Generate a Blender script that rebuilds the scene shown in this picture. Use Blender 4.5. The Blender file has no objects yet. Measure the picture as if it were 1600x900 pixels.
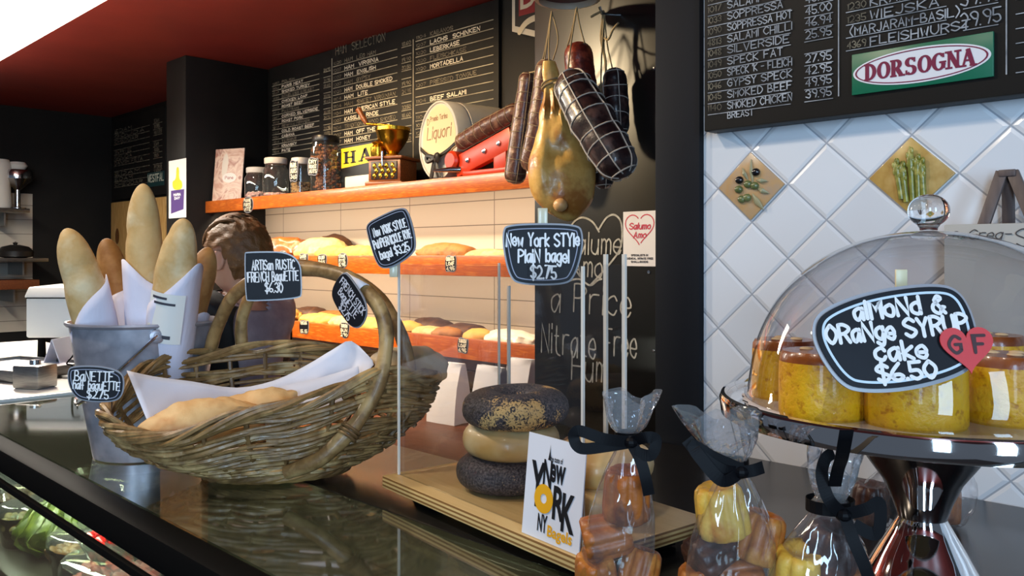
import bpy, bmesh, math, random
from mathutils import Vector, Matrix, noise
random.seed(11)
sc = bpy.context.scene
COL = sc.collection
PI = math.pi

# ------------------------------------------------------------------ camera
FPX, HOR, CAMZ = 1300.0, 400.0, 1.55
YAW = math.radians(44.24)
CAM = Vector((0.0, 0.0, CAMZ))
VD = Vector((-math.sin(YAW), math.cos(YAW), 0.0))
VR = Vector((math.cos(YAW), math.sin(YAW), 0.0))
UP = Vector((0.0, 0.0, 1.0))
cd = bpy.data.cameras.new('camera'); co = bpy.data.objects.new('camera', cd); COL.objects.link(co)
cd.sensor_fit = 'HORIZONTAL'; cd.sensor_width = 36.0; cd.lens = 36.0 * FPX / 1600.0
cd.shift_y = -50.0 / 1600.0; cd.clip_start = 0.02; cd.clip_end = 60
co.location = CAM; co.rotation_euler = (PI / 2, 0, YAW)
sc.camera = co

# ------------------------------------------------------------------ world, lights, exposure
sc.view_settings.view_transform = 'Standard'
sc.view_settings.look = 'None'
sc.view_settings.gamma = 1.0
sc.view_settings.use_curve_mapping = False
sc.view_settings.exposure = 0.0
wd = bpy.data.worlds.new('shop_daylight'); sc.world = wd; wd.use_nodes = True
bg = wd.node_tree.nodes['Background']
bg.inputs[0].default_value = (0.55, 0.68, 0.9, 1); bg.inputs[1].default_value = 0.16
try:
    sc.cycles.use_denoising = True
    sc.cycles.max_bounces = 10; sc.cycles.transparent_max_bounces = 28
    sc.cycles.glossy_bounces = 5; sc.cycles.transmission_bounces = 8
    sc.cycles.caustics_reflective = False; sc.cycles.caustics_refractive = False
    sc.cycles.sample_clamp_indirect = 6.0
except Exception:
    pass

def look_rot(frm, to):
    return (Vector(to) - Vector(frm)).to_track_quat('-Z', 'Y').to_euler()
def area(name, loc, to, sx, sy, power, col):
    l = bpy.data.lights.new(name, 'AREA'); l.shape = 'RECTANGLE'; l.size = sx; l.size_y = sy
    l.energy = power; l.color = col
    o = bpy.data.objects.new(name, l); COL.objects.link(o); o.location = loc; o.rotation_euler = look_rot(loc, to)
    return o
def spot(name, loc, to, power, col, deg=60, blend=0.6, rad=0.04):
    l = bpy.data.lights.new(name, 'SPOT'); l.energy = power; l.color = col
    l.spot_size = math.radians(deg); l.spot_blend = blend; l.shadow_soft_size = rad
    o = bpy.data.objects.new(name, l); COL.objects.link(o); o.location = loc; o.rotation_euler = look_rot(loc, to)
    return o
# daylight through the shop front behind and to the right of the camera
area('shop_window_daylight', (2.5, -1.1, 1.9), (-0.5, 1.1, 1.45), 0.5, 1.9, 60, (0.50, 0.74, 1.0))
area('shop_door_daylight', (1.3, -2.3, 1.9), (-0.5, 1.1, 1.45), 0.45, 1.9, 62, (0.50, 0.74, 1.0))
# the fluorescent panel over the serving side (its fixture is built below)
area('fluorescent_panel_light', (-4.3, 0.955, 2.39), (-4.3, 0.955, 0), 3.0, 0.18, 85, (1.0, 0.93, 0.82))
# warm halogen spots over the shelves
WARM = (1.0, 0.69, 0.34)
spot('shelf_halogen', (-3.9, 1.45, 2.68), (-3.6, 2.55, 1.6), 80, WARM, 80)
spot('shelf_halogen', (-2.75, 1.15, 2.68), (-2.7, 2.6, 1.5), 80, WARM, 80)
spot('rack_halogen', (-3.4, 0.2, 2.66), (-3.2, 2.7, 1.35), 200, (1.0, 0.70, 0.36), 62)
spot('salami_halogen', (-2.60, 0.45, 2.68), (-1.45, 1.8, 2.06), 200, (1.0, 0.77, 0.46), 40, 0.8, 0.06)
# warm halogens above the counter (they glint on the glass dome)
spot('counter_halogen', (-1.25, -0.15, 2.66), (-0.75, 0.75, 1.25), 40, (1.0, 0.82, 0.62), 80, 0.8, 0.05)
spot('counter_halogen', (-2.3, -0.05, 2.66), (-1.2, 0.6, 1.25), 48, (1.0, 0.88, 0.72), 80, 0.8, 0.05)
spot('counter_halogen', (-0.2, -0.35, 2.66), (-0.3, 0.75, 1.3), 16, (1.0, 0.86, 0.70), 80, 0.8, 0.05)
# lamp inside the refrigerated case
area('case_lamp', (-1.2, 0.418, 1.208), (-1.2, 0.52, 1.0), 1.4, 0.02, 9, (0.97, 1.0, 0.86))
# added fill lights under the jar shelf and upper rack to brighten the planks
area('added_shelf_fill', (-3.27, 2.36, 1.806), (-3.27, 2.62, 1.50), 3.0, 0.03, 9.5, (1.0, 0.76, 0.52))
area('added_rack_fill', (-3.27, 2.36, 1.464), (-3.27, 2.62, 1.20), 3.0, 0.03, 9.5, (1.0, 0.76, 0.52))

# ------------------------------------------------------------------ helpers
def ray(px, py):
    return VD + VR * ((px - 800.0) / FPX) + UP * ((HOR - py) / FPX)
def P(px, py, dep): return CAM + ray(px, py) * dep
def PY(px, py, Y):
    r = ray(px, py); return CAM + r * (Y / r.y)
def PX(px, py, X):
    r = ray(px, py); return CAM + r * (X / r.x)
def PZ(px, py, z):
    r = ray(px, py); return CAM + r * ((z - CAMZ) / r.z)
def lin(c):
    o = []
    for v in c[:3]:
        v = v / 255.0
        o.append(v / 12.92 if v <= 0.04045 else ((v + 0.055) / 1.055) ** 2.4)
    return (o[0], o[1], o[2], 1.0)

def new_mat(name):
    m = bpy.data.materials.new(name); m.use_nodes = True
    nt = m.node_tree; nt.nodes.clear()
    out = nt.nodes.new('ShaderNodeOutputMaterial')
    return m, nt, out
def nd(nt, typ, **kw):
    n = nt.nodes.new(typ)
    for k, v in kw.items():
        if k.startswith('i_'):
            key = k[2:]
            key = int(key) if key.isdigit() else key.replace('_', ' ')
            n.inputs[key].default_value = v
        else:
            setattr(n, k, v)
    return n
def ramp(nt, fac, stops):
    r = nt.nodes.new('ShaderNodeValToRGB')
    els = r.color_ramp.elements
    while len(els) < len(stops): els.new(0.5)
    for e, (p, c) in zip(els, stops):
        e.position = p; e.color = c
    nt.links.new(fac, r.inputs[0])
    return r.outputs[0]
def noise_fac(nt, scale, detail=4, rough=0.55, stretch=(1, 1, 1), dist=0.0):
    tc = nt.nodes.new('ShaderNodeTexCoord')
    mp = nd(nt, 'ShaderNodeMapping'); mp.inputs['Scale'].default_value = stretch
    nt.links.new(tc.outputs['Object'], mp.inputs[0])
    n = nd(nt, 'ShaderNodeTexNoise'); n.inputs['Scale'].default_value = scale
    n.inputs['Detail'].default_value = detail; n.inputs['Roughness'].default_value = rough
    n.inputs['Distortion'].default_value = dist
    nt.links.new(mp.outputs[0], n.inputs['Vector'])
    return n.outputs[0]
def mat(name, col, rough=0.5, metal=0.0, col2=None, scale=20, stretch=(1, 1, 1), lo=0.35, hi=0.65, bump=0.0, bscale=80,
        spec=0.5, coat=0.0, emit=0.0, emit_col=None, dist=0.0, bstretch=(1, 1, 1), col3=None):
    m, nt, out = new_mat(name)
    b = nt.nodes.new('ShaderNodeBsdfPrincipled')
    nt.links.new(b.outputs[0], out.inputs[0])
    b.inputs['Roughness'].default_value = rough; b.inputs['Metallic'].default_value = metal
    b.inputs['Specular IOR Level'].default_value = spec; b.inputs['Coat Weight'].default_value = coat
    b.inputs['Coat Roughness'].default_value = 0.08
    if col2 is None:
        b.inputs['Base Color'].default_value = lin(col)
    else:
        st = [(lo, lin(col)), (hi, lin(col2))]
        if col3: st = [(lo, lin(col)), ((lo + hi) / 2, lin(col2)), (hi, lin(col3))]
        nt.links.new(ramp(nt, noise_fac(nt, scale, stretch=stretch, dist=dist), st), b.inputs['Base Color'])
    if bump:
        bp = nd(nt, 'ShaderNodeBump'); bp.inputs['Strength'].default_value = bump; bp.inputs['Distance'].default_value = 0.004
        nt.links.new(noise_fac(nt, bscale, stretch=bstretch), bp.inputs['Height'])
        nt.links.new(bp.outputs[0], b.inputs['Normal'])
    if emit:
        b.inputs['Emission Color'].default_value = lin(emit_col or col); b.inputs['Emission Strength'].default_value = emit
    return m
def clear_mat(name, tint=(255, 255, 255), base=0.04, gain=0.9, power=4.0, rough=0.02, haze=0.0, haze_col=(255, 255, 255), bump=0.0, bscale=30, bstretch=(1, 1, 1)):
    """thin clear sheet: see-through, with a reflection that grows towards grazing angles"""
    m, nt, out = new_mat(name)
    tr = nd(nt, 'ShaderNodeBsdfTransparent'); tr.inputs[0].default_value = lin(tint)
    gl = nd(nt, 'ShaderNodeBsdfGlossy'); gl.inputs['Roughness'].default_value = rough
    lw = nd(nt, 'ShaderNodeLayerWeight'); lw.inputs[0].default_value = 0.5
    pw = nd(nt, 'ShaderNodeMath', operation='POWER'); pw.inputs[1].default_value = power
    nt.links.new(lw.outputs['Facing'], pw.inputs[0])
    ml = nd(nt, 'ShaderNodeMath', operation='MULTIPLY_ADD'); ml.inputs[1].default_value = gain; ml.inputs[2].default_value = base
    nt.links.new(pw.outputs[0], ml.inputs[0])
    mx = nt.nodes.new('ShaderNodeMixShader')
    nt.links.new(ml.outputs[0], mx.inputs[0]); nt.links.new(tr.outputs[0], mx.inputs[1]); nt.links.new(gl.outputs[0], mx.inputs[2])
    last = mx.outputs[0]
    if bump:
        bp = nd(nt, 'ShaderNodeBump'); bp.inputs['Strength'].default_value = bump; bp.inputs['Distance'].default_value = 0.01
        nt.links.new(noise_fac(nt, bscale, detail=3, stretch=bstretch), bp.inputs['Height'])
        nt.links.new(bp.outputs[0], gl.inputs['Normal']); nt.links.new(bp.outputs[0], lw.inputs['Normal'])
    if haze:
        df = nd(nt, 'ShaderNodeBsdfDiffuse'); df.inputs[0].default_value = lin(haze_col)
        m2 = nt.nodes.new('ShaderNodeMixShader'); m2.inputs[0].default_value = haze
        nt.links.new(last, m2.inputs[1]); nt.links.new(df.outputs[0], m2.inputs[2]); last = m2.outputs[0]
    nt.links.new(last, out.inputs[0])
    return m

# ------------------------------------------------------------------ mesh builder
WM = {}
class MB:
    def __init__(s): s.v = []; s.f = []
    def add(s, vs, fs, M=None):
        k = len(s.v)
        s.v += [(M @ Vector(v)) if M else Vector(v) for v in vs]
        s.f += [[i + k for i in f] for f in fs]
        return s
    def box(s, c, size, M=None):
        x, y, z = c; a, b, d = size[0] / 2, size[1] / 2, size[2] / 2
        vs = [(x + i * a, y + j * b, z + k * d) for k in (-1, 1) for j in (-1, 1) for i in (-1, 1)]
        return s.add(vs, [(0, 2, 3, 1), (4, 5, 7, 6), (0, 1, 5, 4), (2, 6, 7, 3), (0, 4, 6, 2), (1, 3, 7, 5)], M)
    def span(s, lo, hi, M=None):
        return s.box([(a + b) / 2 for a, b in zip(lo, hi)], [abs(b - a) for a, b in zip(lo, hi)], M)
    def tube(s, pts, r, n=8, closed=False, cap=True, M=None, flat=1.0, nrm=None):
        pts = [Vector(p) for p in pts]; m = len(pts)
        rr = r if isinstance(r, (list, tuple)) else [r] * m
        tans = []
        for i in range(m):
            a = pts[(i - 1) % m] if (closed or i > 0) else pts[i]
            b = pts[(i + 1) % m] if (closed or i < m - 1) else pts[i]
            t = b - a
            tans.append(t.normalized() if t.length > 1e-9 else Vector((0, 0, 1)))
        ref = Vector(nrm) if nrm is not None else (Vector((0, 0, 1)) if abs(tans[0].z) < 0.9 else Vector((1, 0, 0)))
        vs = []; nv = ref
        for i in range(m):
            t = tans[i]; nv = nv - t * nv.dot(t)
            if nv.length < 1e-6: nv = t.orthogonal()
            nv.normalize(); bv = t.cross(nv)
            for j in range(n):
                a = 2 * PI * j / n
                vs.append(pts[i] + (nv * math.cos(a) * flat + bv * math.sin(a)) * rr[i])
        fs = []
        for i in range(m if closed else m - 1):
            for j in range(n):
                a = i * n + j; b = i * n + (j + 1) % n; i2 = (i + 1) % m
                fs.append((a, b, i2 * n + (j + 1) % n, i2 * n + j))
        if cap and not closed:
            fs.append(tuple(range(n - 1, -1, -1))); fs.append(tuple((m - 1) * n + j for j in range(n)))
        return s.add(vs, fs, M)
    def lathe(s, prof, n=32, M=None, sx=1.0, sy=1.0, mod=None):
        vs = []; fs = []
        for (r, z) in prof:
            for j in range(n):
                a = 2 * PI * j / n; q = r * (mod(a, z) if mod else 1.0)
                vs.append((q * math.cos(a) * sx, q * math.sin(a) * sy, z))
        for i in range(len(prof) - 1):
            for j in range(n):
                fs.append((i * n + j, i * n + (j + 1) % n, (i + 1) * n + (j + 1) % n, (i + 1) * n + j))
        loop = prof[0] == prof[-1]
        if prof[0][0] > 1e-5 and not loop: fs.append(tuple(range(n - 1, -1, -1)))
        if prof[-1][0] > 1e-5 and not loop: fs.append(tuple((len(prof) - 1) * n + j for j in range(n)))
        return s.add(vs, fs, M)
    def prism(s, outline, t, M=None, z0=0.0):
        n = len(outline)
        vs = [(x, y, z0) for x, y in outline] + [(x, y, z0 + t) for x, y in outline]
        fs = [tuple(range(n - 1, -1, -1)), tuple(range(n, 2 * n))]
        fs += [(i, (i + 1) % n, n + (i + 1) % n, n + i) for i in range(n)]
        return s.add(vs, fs, M)
    def ring(s, o1, o2, z0, t, M=None):
        """flat band between two outlines with equal counts"""
        n = len(o1); vs = []
        for z in (z0, z0 + t):
            vs += [(x, y, z) for x, y in o1] + [(x, y, z) for x, y in o2]
        fs = []
        for i in range(n):
            j = (i + 1) % n
            fs += [(2 * n + i, 2 * n + j, 3 * n + j, 3 * n + i), (i, n + i, n + j, j), (i, j, 2 * n + j, 2 * n + i), (n + i, 3 * n + i, 3 * n + j, n + j)]
        return s.add(vs, fs, M)
    def sphere(s, c, r, n=16, m=10, M=None, fn=None):
        rx, ry, rz = r if isinstance(r, (tuple, list)) else (r, r, r)
        vs = []; fs = []
        for i in range(m + 1):
            th = PI * i / m
            for j in range(n):
                ph = 2 * PI * j / n
                d = Vector((math.sin(th) * math.cos(ph), math.sin(th) * math.sin(ph), math.cos(th)))
                p = Vector((d.x * rx, d.y * ry, d.z * rz))
                if fn: p = fn(p, d)
                vs.append(p + Vector(c))
        for i in range(m):
            for j in range(n):
                a, b = i * n + j, i * n + (j + 1) % n
                if i == 0: fs.append((a, a + n, b + n))
                elif i == m - 1: fs.append((a, a + n, b))
                else: fs.append((a, a + n, b + n, b))
        return s.add(vs, fs, M)
    def strip(s, pts, wv, M=None):
        """ribbon along pts; wv = half-width vector(s)"""
        vs = []; k = len(pts)
        for i, p in enumerate(pts):
            w = Vector(wv[i]) if isinstance(wv, list) else Vector(wv)
            vs += [Vector(p) - w, Vector(p) + w]
        return s.add(vs, [(2 * i, 2 * i + 1, 2 * i + 3, 2 * i + 2) for i in range(k - 1)], M)
    def build(s, name, material, parent=None, smooth=True, bevel=0.0, segs=2, angle=40, solid=0.0, origin=None, weld=False):
        inv = WM[parent].inverted() if parent is not None else None
        flat_ = 'letter' in name or 'handwriting' in name or 'line' == name[-4:] or 'printing' in name
        if flat_: smooth = False
        vs = s.v
        if parent is None:
            if origin is None:
                xs = [v.x for v in vs]; ys = [v.y for v in vs]; zs = [v.z for v in vs]
                origin = ((min(xs) + max(xs)) / 2, (min(ys) + max(ys)) / 2, min(zs))
            T = Matrix.Translation(origin); inv = T.inverted()
        me = bpy.data.meshes.new(name)
        me.from_pydata([tuple(inv @ v) for v in vs], [], s.f)
        bm = bmesh.new(); bm.from_mesh(me)
        if not flat_: bmesh.ops.remove_doubles(bm, verts=bm.verts, dist=1e-6 if not weld else 1e-4)
        if bevel:
            es = [e for e in bm.edges if len(e.link_faces) == 2 and e.calc_face_angle(0) > math.radians(30)]
            bmesh.ops.bevel(bm, geom=es, offset=bevel, segments=segs, profile=0.5, affect='EDGES', clamp_overlap=True)
        if not flat_: bmesh.ops.recalc_face_normals(bm, faces=bm.faces)
        bm.to_mesh(me); bm.free()
        if smooth:
            for p in me.polygons: p.use_smooth = True
            me.set_sharp_from_angle(angle=math.radians(angle))
        if material: me.materials.append(material)
        o = bpy.data.objects.new(name, me); COL.objects.link(o)
        if parent is None:
            o.location = origin; WM[o] = Matrix.Translation(origin)
        else:
            o.parent = parent; WM[o] = WM[parent]
        if solid:
            md = o.modifiers.new('thickness', 'SOLIDIFY'); md.thickness = solid; md.offset = 0
        return o
def tag(o, label, cat, group=None, kind=None):
    o['label'] = label; o['category'] = cat
    if group: o['group'] = group
    if kind: o['kind'] = kind
    return o
def thing(name, label, cat, loc, group=None, M=None):
    o = bpy.data.objects.new(name, None); COL.objects.link(o); o.empty_display_size = 0.05
    if M is None: M = Matrix.Translation(Vector(loc))
    o.matrix_world = M; o.location = M.to_translation(); o.rotation_euler = M.to_euler()
    WM[o] = M
    tag(o, label, cat, group)
    return o
def dup(root, M, label=None, group=None):
    r = root.copy(); COL.objects.link(r)
    r.location = M.to_translation(); r.rotation_euler = M.to_euler(); r.scale = M.to_scale(); WM[r] = M
    if label: r['label'] = label
    if group: r['group'] = group
    for ch in list(root.children):
        c = ch.copy(); COL.objects.link(c); c.parent = r
        for g in list(ch.children):
            d = g.copy(); COL.objects.link(d); d.parent = c
    return r
def struct(o):
    o['kind'] = 'structure'; return o
def spline(pts, k=6, closed=False):
    pts = [Vector(p) for p in pts]; n = len(pts); out = []
    if n < 3: return pts
    rng = n if closed else n - 1
    for i in range(rng):
        p0 = pts[(i - 1) % n] if (closed or i > 0) else pts[0]
        p1 = pts[i]; p2 = pts[(i + 1) % n]
        p3 = pts[(i + 2) % n] if (closed or i + 2 < n) else pts[-1]
        for j in range(k):
            t = j / k
            out.append(0.5 * ((2 * p1) + (p2 - p0) * t + (2 * p0 - 5 * p1 + 4 * p2 - p3) * t * t + (3 * p1 - p0 - 3 * p2 + p3) * t ** 3))
    if not closed: out.append(pts[-1])
    return out
def chaikin(o, k=3):
    for _ in range(k):
        n = len(o); q = []
        for i in range(n):
            a, b = o[i], o[(i + 1) % n]
            q += [(a[0] * .75 + b[0] * .25, a[1] * .75 + b[1] * .25), (a[0] * .25 + b[0] * .75, a[1] * .25 + b[1] * .75)]
        o = q
    return o
def shrink(o, d):
    """inset a convex-ish outline towards its middle by distance d"""
    n = len(o); out = []
    for i in range(n):
        a, b, c = Vector(o[i - 1]), Vector(o[i]), Vector(o[(i + 1) % n])
        t = (c - a).normalized(); nn = Vector((-t.y, t.x))
        out.append((b.x + nn.x * d, b.y + nn.y * d))
    return out
def ccw(o):
    a = sum(o[i - 1][0] * o[i][1] - o[i][0] * o[i - 1][1] for i in range(len(o)))
    return o if a > 0 else o[::-1]
def frame(px, py, dep, yaw=0.0, roll=0.0, pitch=0.0):
    """a pose facing the camera's side of the counter: x right, y up, z out of the face"""
    B = Matrix((( VR.x, 0, -VD.x), (VR.y, 0, -VD.y), (0, 1, 0))).to_4x4()
    return Matrix.Translation(P(px, py, dep)) @ B @ Matrix.Rotation(math.radians(yaw), 4, 'Y') @ Matrix.Rotation(math.radians(pitch), 4, 'X') @ Matrix.Rotation(math.radians(roll), 4, 'Z')
def wallframe(p):
    """pose on a wall facing -Y: x along +X, y up, z towards the room"""
    return Matrix.Translation(p) @ Matrix(((1, 0, 0), (0, 0, -1), (0, 1, 0))).to_4x4()
def xframe(p):
    """pose on a wall facing +X: x along +Y, y up, z towards +X"""
    return Matrix.Translation(p) @ Matrix(((0, 0, 1), (1, 0, 0), (0, 1, 0))).to_4x4()

# ------------------------------------------------------------------ hand lettering (strokes on a grid: baseline 2, x-height 6, capitals 8)
GL = {
'A': '02 28 42|14 34', 'B': '02 08|~08 28 37 36 25 05|~05 25 44 43 32 02', 'C': '~47 28 06 04 22 43', 'D': '02 08|~08 28 46 44 22 02',
'E': '48 08 02 42|05 35', 'F': '48 08 02|05 35', 'G': '~47 28 06 04 22 43|43 45 25', 'H': '02 08|42 48|05 45', 'I': '02 08', 'J': '~38 34 22 03',
'K': '02 08|48 05 42', 'L': '08 02 42', 'M': '02 08 25 48 42', 'N': '02 08 42 48', 'O': '~28 06 04 22 44 46 28', 'P': '02 08|~08 28 47 46 25 05',
'Q': '~28 06 04 22 44 46 28|24 51', 'R': '02 08|~08 28 47 46 25 05|25 42', 'S': '~47 28 07 06 25 44 43 22 03', 'T': '08 48|28 22', 'U': '~08 04 22 44 48',
'V': '08 22 48', 'W': '08 12 26 32 48', 'X': '02 48|08 42', 'Y': '08 25 48|25 22', 'Z': '08 48 02 42',
'a': '~35 26 05 03 12 23 35|36 32', 'b': '08 02|~05 26 35 33 22 03', 'c': '~35 26 05 03 22 33', 'd': '~35 26 05 03 22 33|38 32', 'e': '~04 34 26 05 03 22 33',
'f': '~38 18 16 12|05 25', 'g': '~35 26 05 03 22 34|~36 32 20 01', 'h': '02 08|~05 26 35 32', 'i': '02 06|07 08', 'j': '~26 21 00', 'k': '02 08|36 04 32', 'l': '02 08',
'm': '02 06|~05 16 25 22|~25 36 45 42', 'n': '02 06|~05 26 35 32', 'o': '~26 05 03 22 33 35 26', 'p': '00 06|~05 26 35 33 22 03', 'q': '~35 26 05 03 22 34|36 30',
'r': '02 06|~05 16 36', 's': '~35 26 05 34 33 22 03', 't': '~18 13 32|06 26', 'u': '~06 03 22 34|36 32', 'v': '06 22 46', 'w': '06 12 25 32 46', 'x': '02 36|06 32',
'y': '06 22|46 10', 'z': '06 36 02 32', '0': '~28 06 04 22 44 46 28', '1': '07 18 12', '2': '~07 28 46 34 02|02 42', '3': '~07 28 46 25|~25 44 32 03', '4': '32 38 04 44',
'5': '48 08 05|~05 35 43 22 03', '6': '~38 05 03 22 43 34 14 03', '7': '08 48 12', '8': '~28 07 25 43 22 03 25 47 28', '9': '~45 25 07 28 47 45 32', '$': '~47 28 07 06 25 44 43 22 03|29 21',
'&': '~42 16 17 28 37 05 03 22 34 44', '.': '02 02', '-': '05 35', '(': '~29 06 04 21', ')': '~09 26 24 01', "'": '07 09', ',': '12 01', ' ': '',
}
_G = {}
ZK = 0
def glyph(ch):
    if ch in _G: return _G[ch]
    st = []; w = 0
    for part in GL.get(ch, '').split('|'):
        if not part: continue
        sm = part[0] == '~'
        pts = [(int(t[0]), int(t[1]) - 2) for t in part.lstrip('~').split()]
        w = max(w, max(p[0] for p in pts))
        if sm: pts = [(v.x, v.y) for v in spline([(a, b, 0) for a, b in pts], 4)]
        st.append(pts)
    if ch == ' ': w = 2
    _G[ch] = (st, w); return _G[ch]
def pen(mb, pts, th, M, z):
    """flat rounded stroke"""
    global ZK
    ZK = (ZK + 1) % 14; z = z + ZK * 1.6e-5
    r = th / 2
    pts = [Vector(p) for p in pts]
    n = len(pts)
    if n == 1 or (pts[0] - pts[-1]).length < 1e-9 and n == 2:
        c = pts[0]; mb.add([(c.x + r * 1.2 * math.cos(2 * PI * k / 8), c.y + r * 1.2 * math.sin(2 * PI * k / 8), z) for k in range(8)], [tuple(range(8))], M); return
    left = []; right = []
    for i in range(n):
        a = pts[max(i - 1, 0)]; b = pts[min(i + 1, n - 1)]
        t = b - a
        if t.length < 1e-9: t = Vector((1, 0))
        t.normalize(); nn = Vector((-t.y, t.x))
        k = 1.0
        if 0 < i < n - 1:
            t1 = (pts[i] - pts[i - 1]); t1 = t1.normalized() if t1.length > 1e-9 else t
            k = 1 / max(0.55, abs(nn.dot(Vector((-t1.y, t1.x)))))
        left.append(pts[i] + nn * r * k); right.append(pts[i] - nn * r * k)
    vs = []
    for l, q in zip(left, right): vs += [(l.x, l.y, z), (q.x, q.y, z)]
    mb.add(vs, [(2 * i, 2 * i + 1, 2 * i + 3, 2 * i + 2) for i in range(n - 1)], M)
    for e, o in ((pts[0], pts[1]), (pts[-1], pts[-2])):
        z += 8e-6
        t = (e - o)
        t = t.normalized() if t.length > 1e-9 else Vector((1, 0))
        a0 = math.atan2(t.y, t.x)
        mb.add([(e.x + r * math.cos(a0 + PI * (k / 4 - .5)), e.y + r * math.sin(a0 + PI * (k / 4 - .5)), z) for k in range(5)], [(0, 1, 2, 3, 4)], M)
def write(mb, txt, cx, cy, h, th, M, z, width=None, align='c', wob=0.0, slant=0.0):
    """hand-letter txt in the plane of M; cy = middle of the capitals, h = capital height"""
    u = h / 6.0; gap = 1.5
    tot = sum(glyph(c)[1] + gap for c in txt) - gap
    kx = (width / (tot * u)) if width else 1.0
    x = cx - (tot * u * kx) / 2 if align == 'c' else cx
    for c in txt:
        st, w = glyph(c)
        dy = random.uniform(-wob, wob) * h
        for s_ in st:
            pen(mb, [(x + (p[0] + slant * p[1]) * u * kx, cy - h / 2 + p[1] * u + dy) for p in s_], th, M, z)
        x += (w + gap) * u * kx
def typed(mb, txt, cx, cy, h, M, z, width=None, align='c', bold=0.0, shear=0.0, sy=1.0):
    """printed letters (built-in typeface) as flat shapes in the plane of M"""
    cu = bpy.data.curves.new('type', 'FONT'); cu.body = txt; cu.size = 1.0; cu.offset = bold; cu.shear = shear; cu.resolution_u = 3
    ob = bpy.data.objects.new('type', cu); COL.objects.link(ob)
    me = bpy.data.meshes.new_from_object(ob.evaluated_get(bpy.context.evaluated_depsgraph_get()))
    bpy.data.objects.remove(ob); bpy.data.curves.remove(cu)
    vs = [v.co.copy() for v in me.vertices]; fs = [tuple(p.vertices) for p in me.polygons]
    bpy.data.meshes.remove(me)
    if not vs: return
    x0 = min(v.x for v in vs); x1 = max(v.x for v in vs); y0 = min(v.y for v in vs); y1 = max(v.y for v in vs)
    k = h / (y1 - y0); kx = (width / (x1 - x0)) if width else k
    ox = cx - (x1 - x0) * kx / 2 if align == 'c' else cx
    mb.add([((v.x - x0) * kx + ox, (v.y - y0) * k + cy - h / 2, z) for v in vs], fs, M)

# ------------------------------------------------------------------ materials
M_red = mat('red_ceiling_paint', (132, 40, 30), 0.55, col2=(120, 34, 26), scale=3)
M_black = mat('black_satin_paint', (17, 16, 15), 0.55, col2=(22, 20, 18), scale=6, spec=.3)
M_board = mat('chalkboard_black', (18, 17, 16), 0.6, col2=(26, 24, 22), scale=9, lo=0.4, hi=0.8, spec=.3)
M_column = mat('column_chalkboard_satin', (13, 12, 11), 0.33, col2=(16, 15, 14), scale=14, spec=0.5)
M_navy = mat('blue_black_paint', (13, 17, 24), 0.6, spec=.2)
M_floor = mat('floor_tile_grey', (92, 84, 76), 0.4, col2=(80, 72, 66), scale=4)
M_worktop = mat('black_laminate', (24, 23, 24), 0.22, col2=(30, 29, 30), scale=60, spec=0.5)
M_trim = mat('case_black_trim', (11, 11, 11), 0.65, spec=0.05)
M_chalk = mat('chalk', (214, 206, 186), 0.9)
M_chalkdim = mat('worn_chalk', (128, 120, 102), 0.9, col2=(70, 65, 56), scale=26)
M_chalkblue = mat('chalk_marker_white', (176, 180, 186), 0.8, col2=(112, 116, 122), scale=30)
M_white = mat('white_enamel', (236, 234, 226), 0.3)
M_paper = mat('white_paper', (232, 232, 240), 0.75, col2=(224, 225, 236), scale=14, bump=0.15, bscale=40)
M_steel = mat('polished_steel', (205, 205, 208), 0.16, 1.0)
M_brushed = mat('brushed_steel', (176, 174, 170), 0.34, 1.0, col2=(150, 149, 147), scale=30, stretch=(1, 1, 12))
M_chrome = mat('chrome', (225, 222, 220), 0.045, 1.0)
M_orange = mat('orange_stained_timber', (202, 106, 30), 0.34, col2=(174, 80, 20), scale=9, stretch=(1.2, 14, 14), bump=0.08, bscale=30, coat=0.15, col3=(212, 120, 40))
M_brown = mat('brown_bench_timber', (112, 62, 34), 0.4, col2=(88, 46, 25), scale=8, stretch=(1, 12, 12))
M_planks_done = None
def plank_mat():
    m, nt, out = new_mat('white_painted_planks')
    b = nd(nt, 'ShaderNodeBsdfPrincipled'); b.inputs['Roughness'].default_value = 0.5
    tc = nt.nodes.new('ShaderNodeTexCoord')
    sx = nt.nodes.new('ShaderNodeSeparateXYZ'); nt.links.new(tc.outputs['Object'], sx.inputs[0])
    def line(sock, step, off, w):
        a = nd(nt, 'ShaderNodeMath', operation='ADD'); a.inputs[1].default_value = off; nt.links.new(sock, a.inputs[0])
        m1 = nd(nt, 'ShaderNodeMath', operation='PINGPONG'); m1.inputs[1].default_value = step / 2; nt.links.new(a.outputs[0], m1.inputs[0])
        l = nd(nt, 'ShaderNodeMath', operation='LESS_THAN'); l.inputs[1].default_value = w; nt.links.new(m1.outputs[0], l.inputs[0])
        return l.outputs[0]
    h = line(sx.outputs['Z'], 0.115, 0.03, 0.0022)
    r = line(sx.outputs['X'], 0.62, 0.1, 0.0022)
    mx = nd(nt, 'ShaderNodeMath', operation='MAXIMUM'); nt.links.new(h, mx.inputs[0]); nt.links.new(r, mx.inputs[1])
    c = ramp(nt, mx.outputs[0], [(0, lin((204, 194, 178))), (1, lin((120, 110, 98)))])
    nt.links.new(c, b.inputs['Base Color']); nt.links.new(b.outputs[0], out.inputs[0])
    return m
M_planks = plank_mat()
TDX, TDZ, TX0, TZ0 = 0.1135, 0.1075, -0.610, 1.654   # tile diagonals; centre of the olive tile
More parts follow.
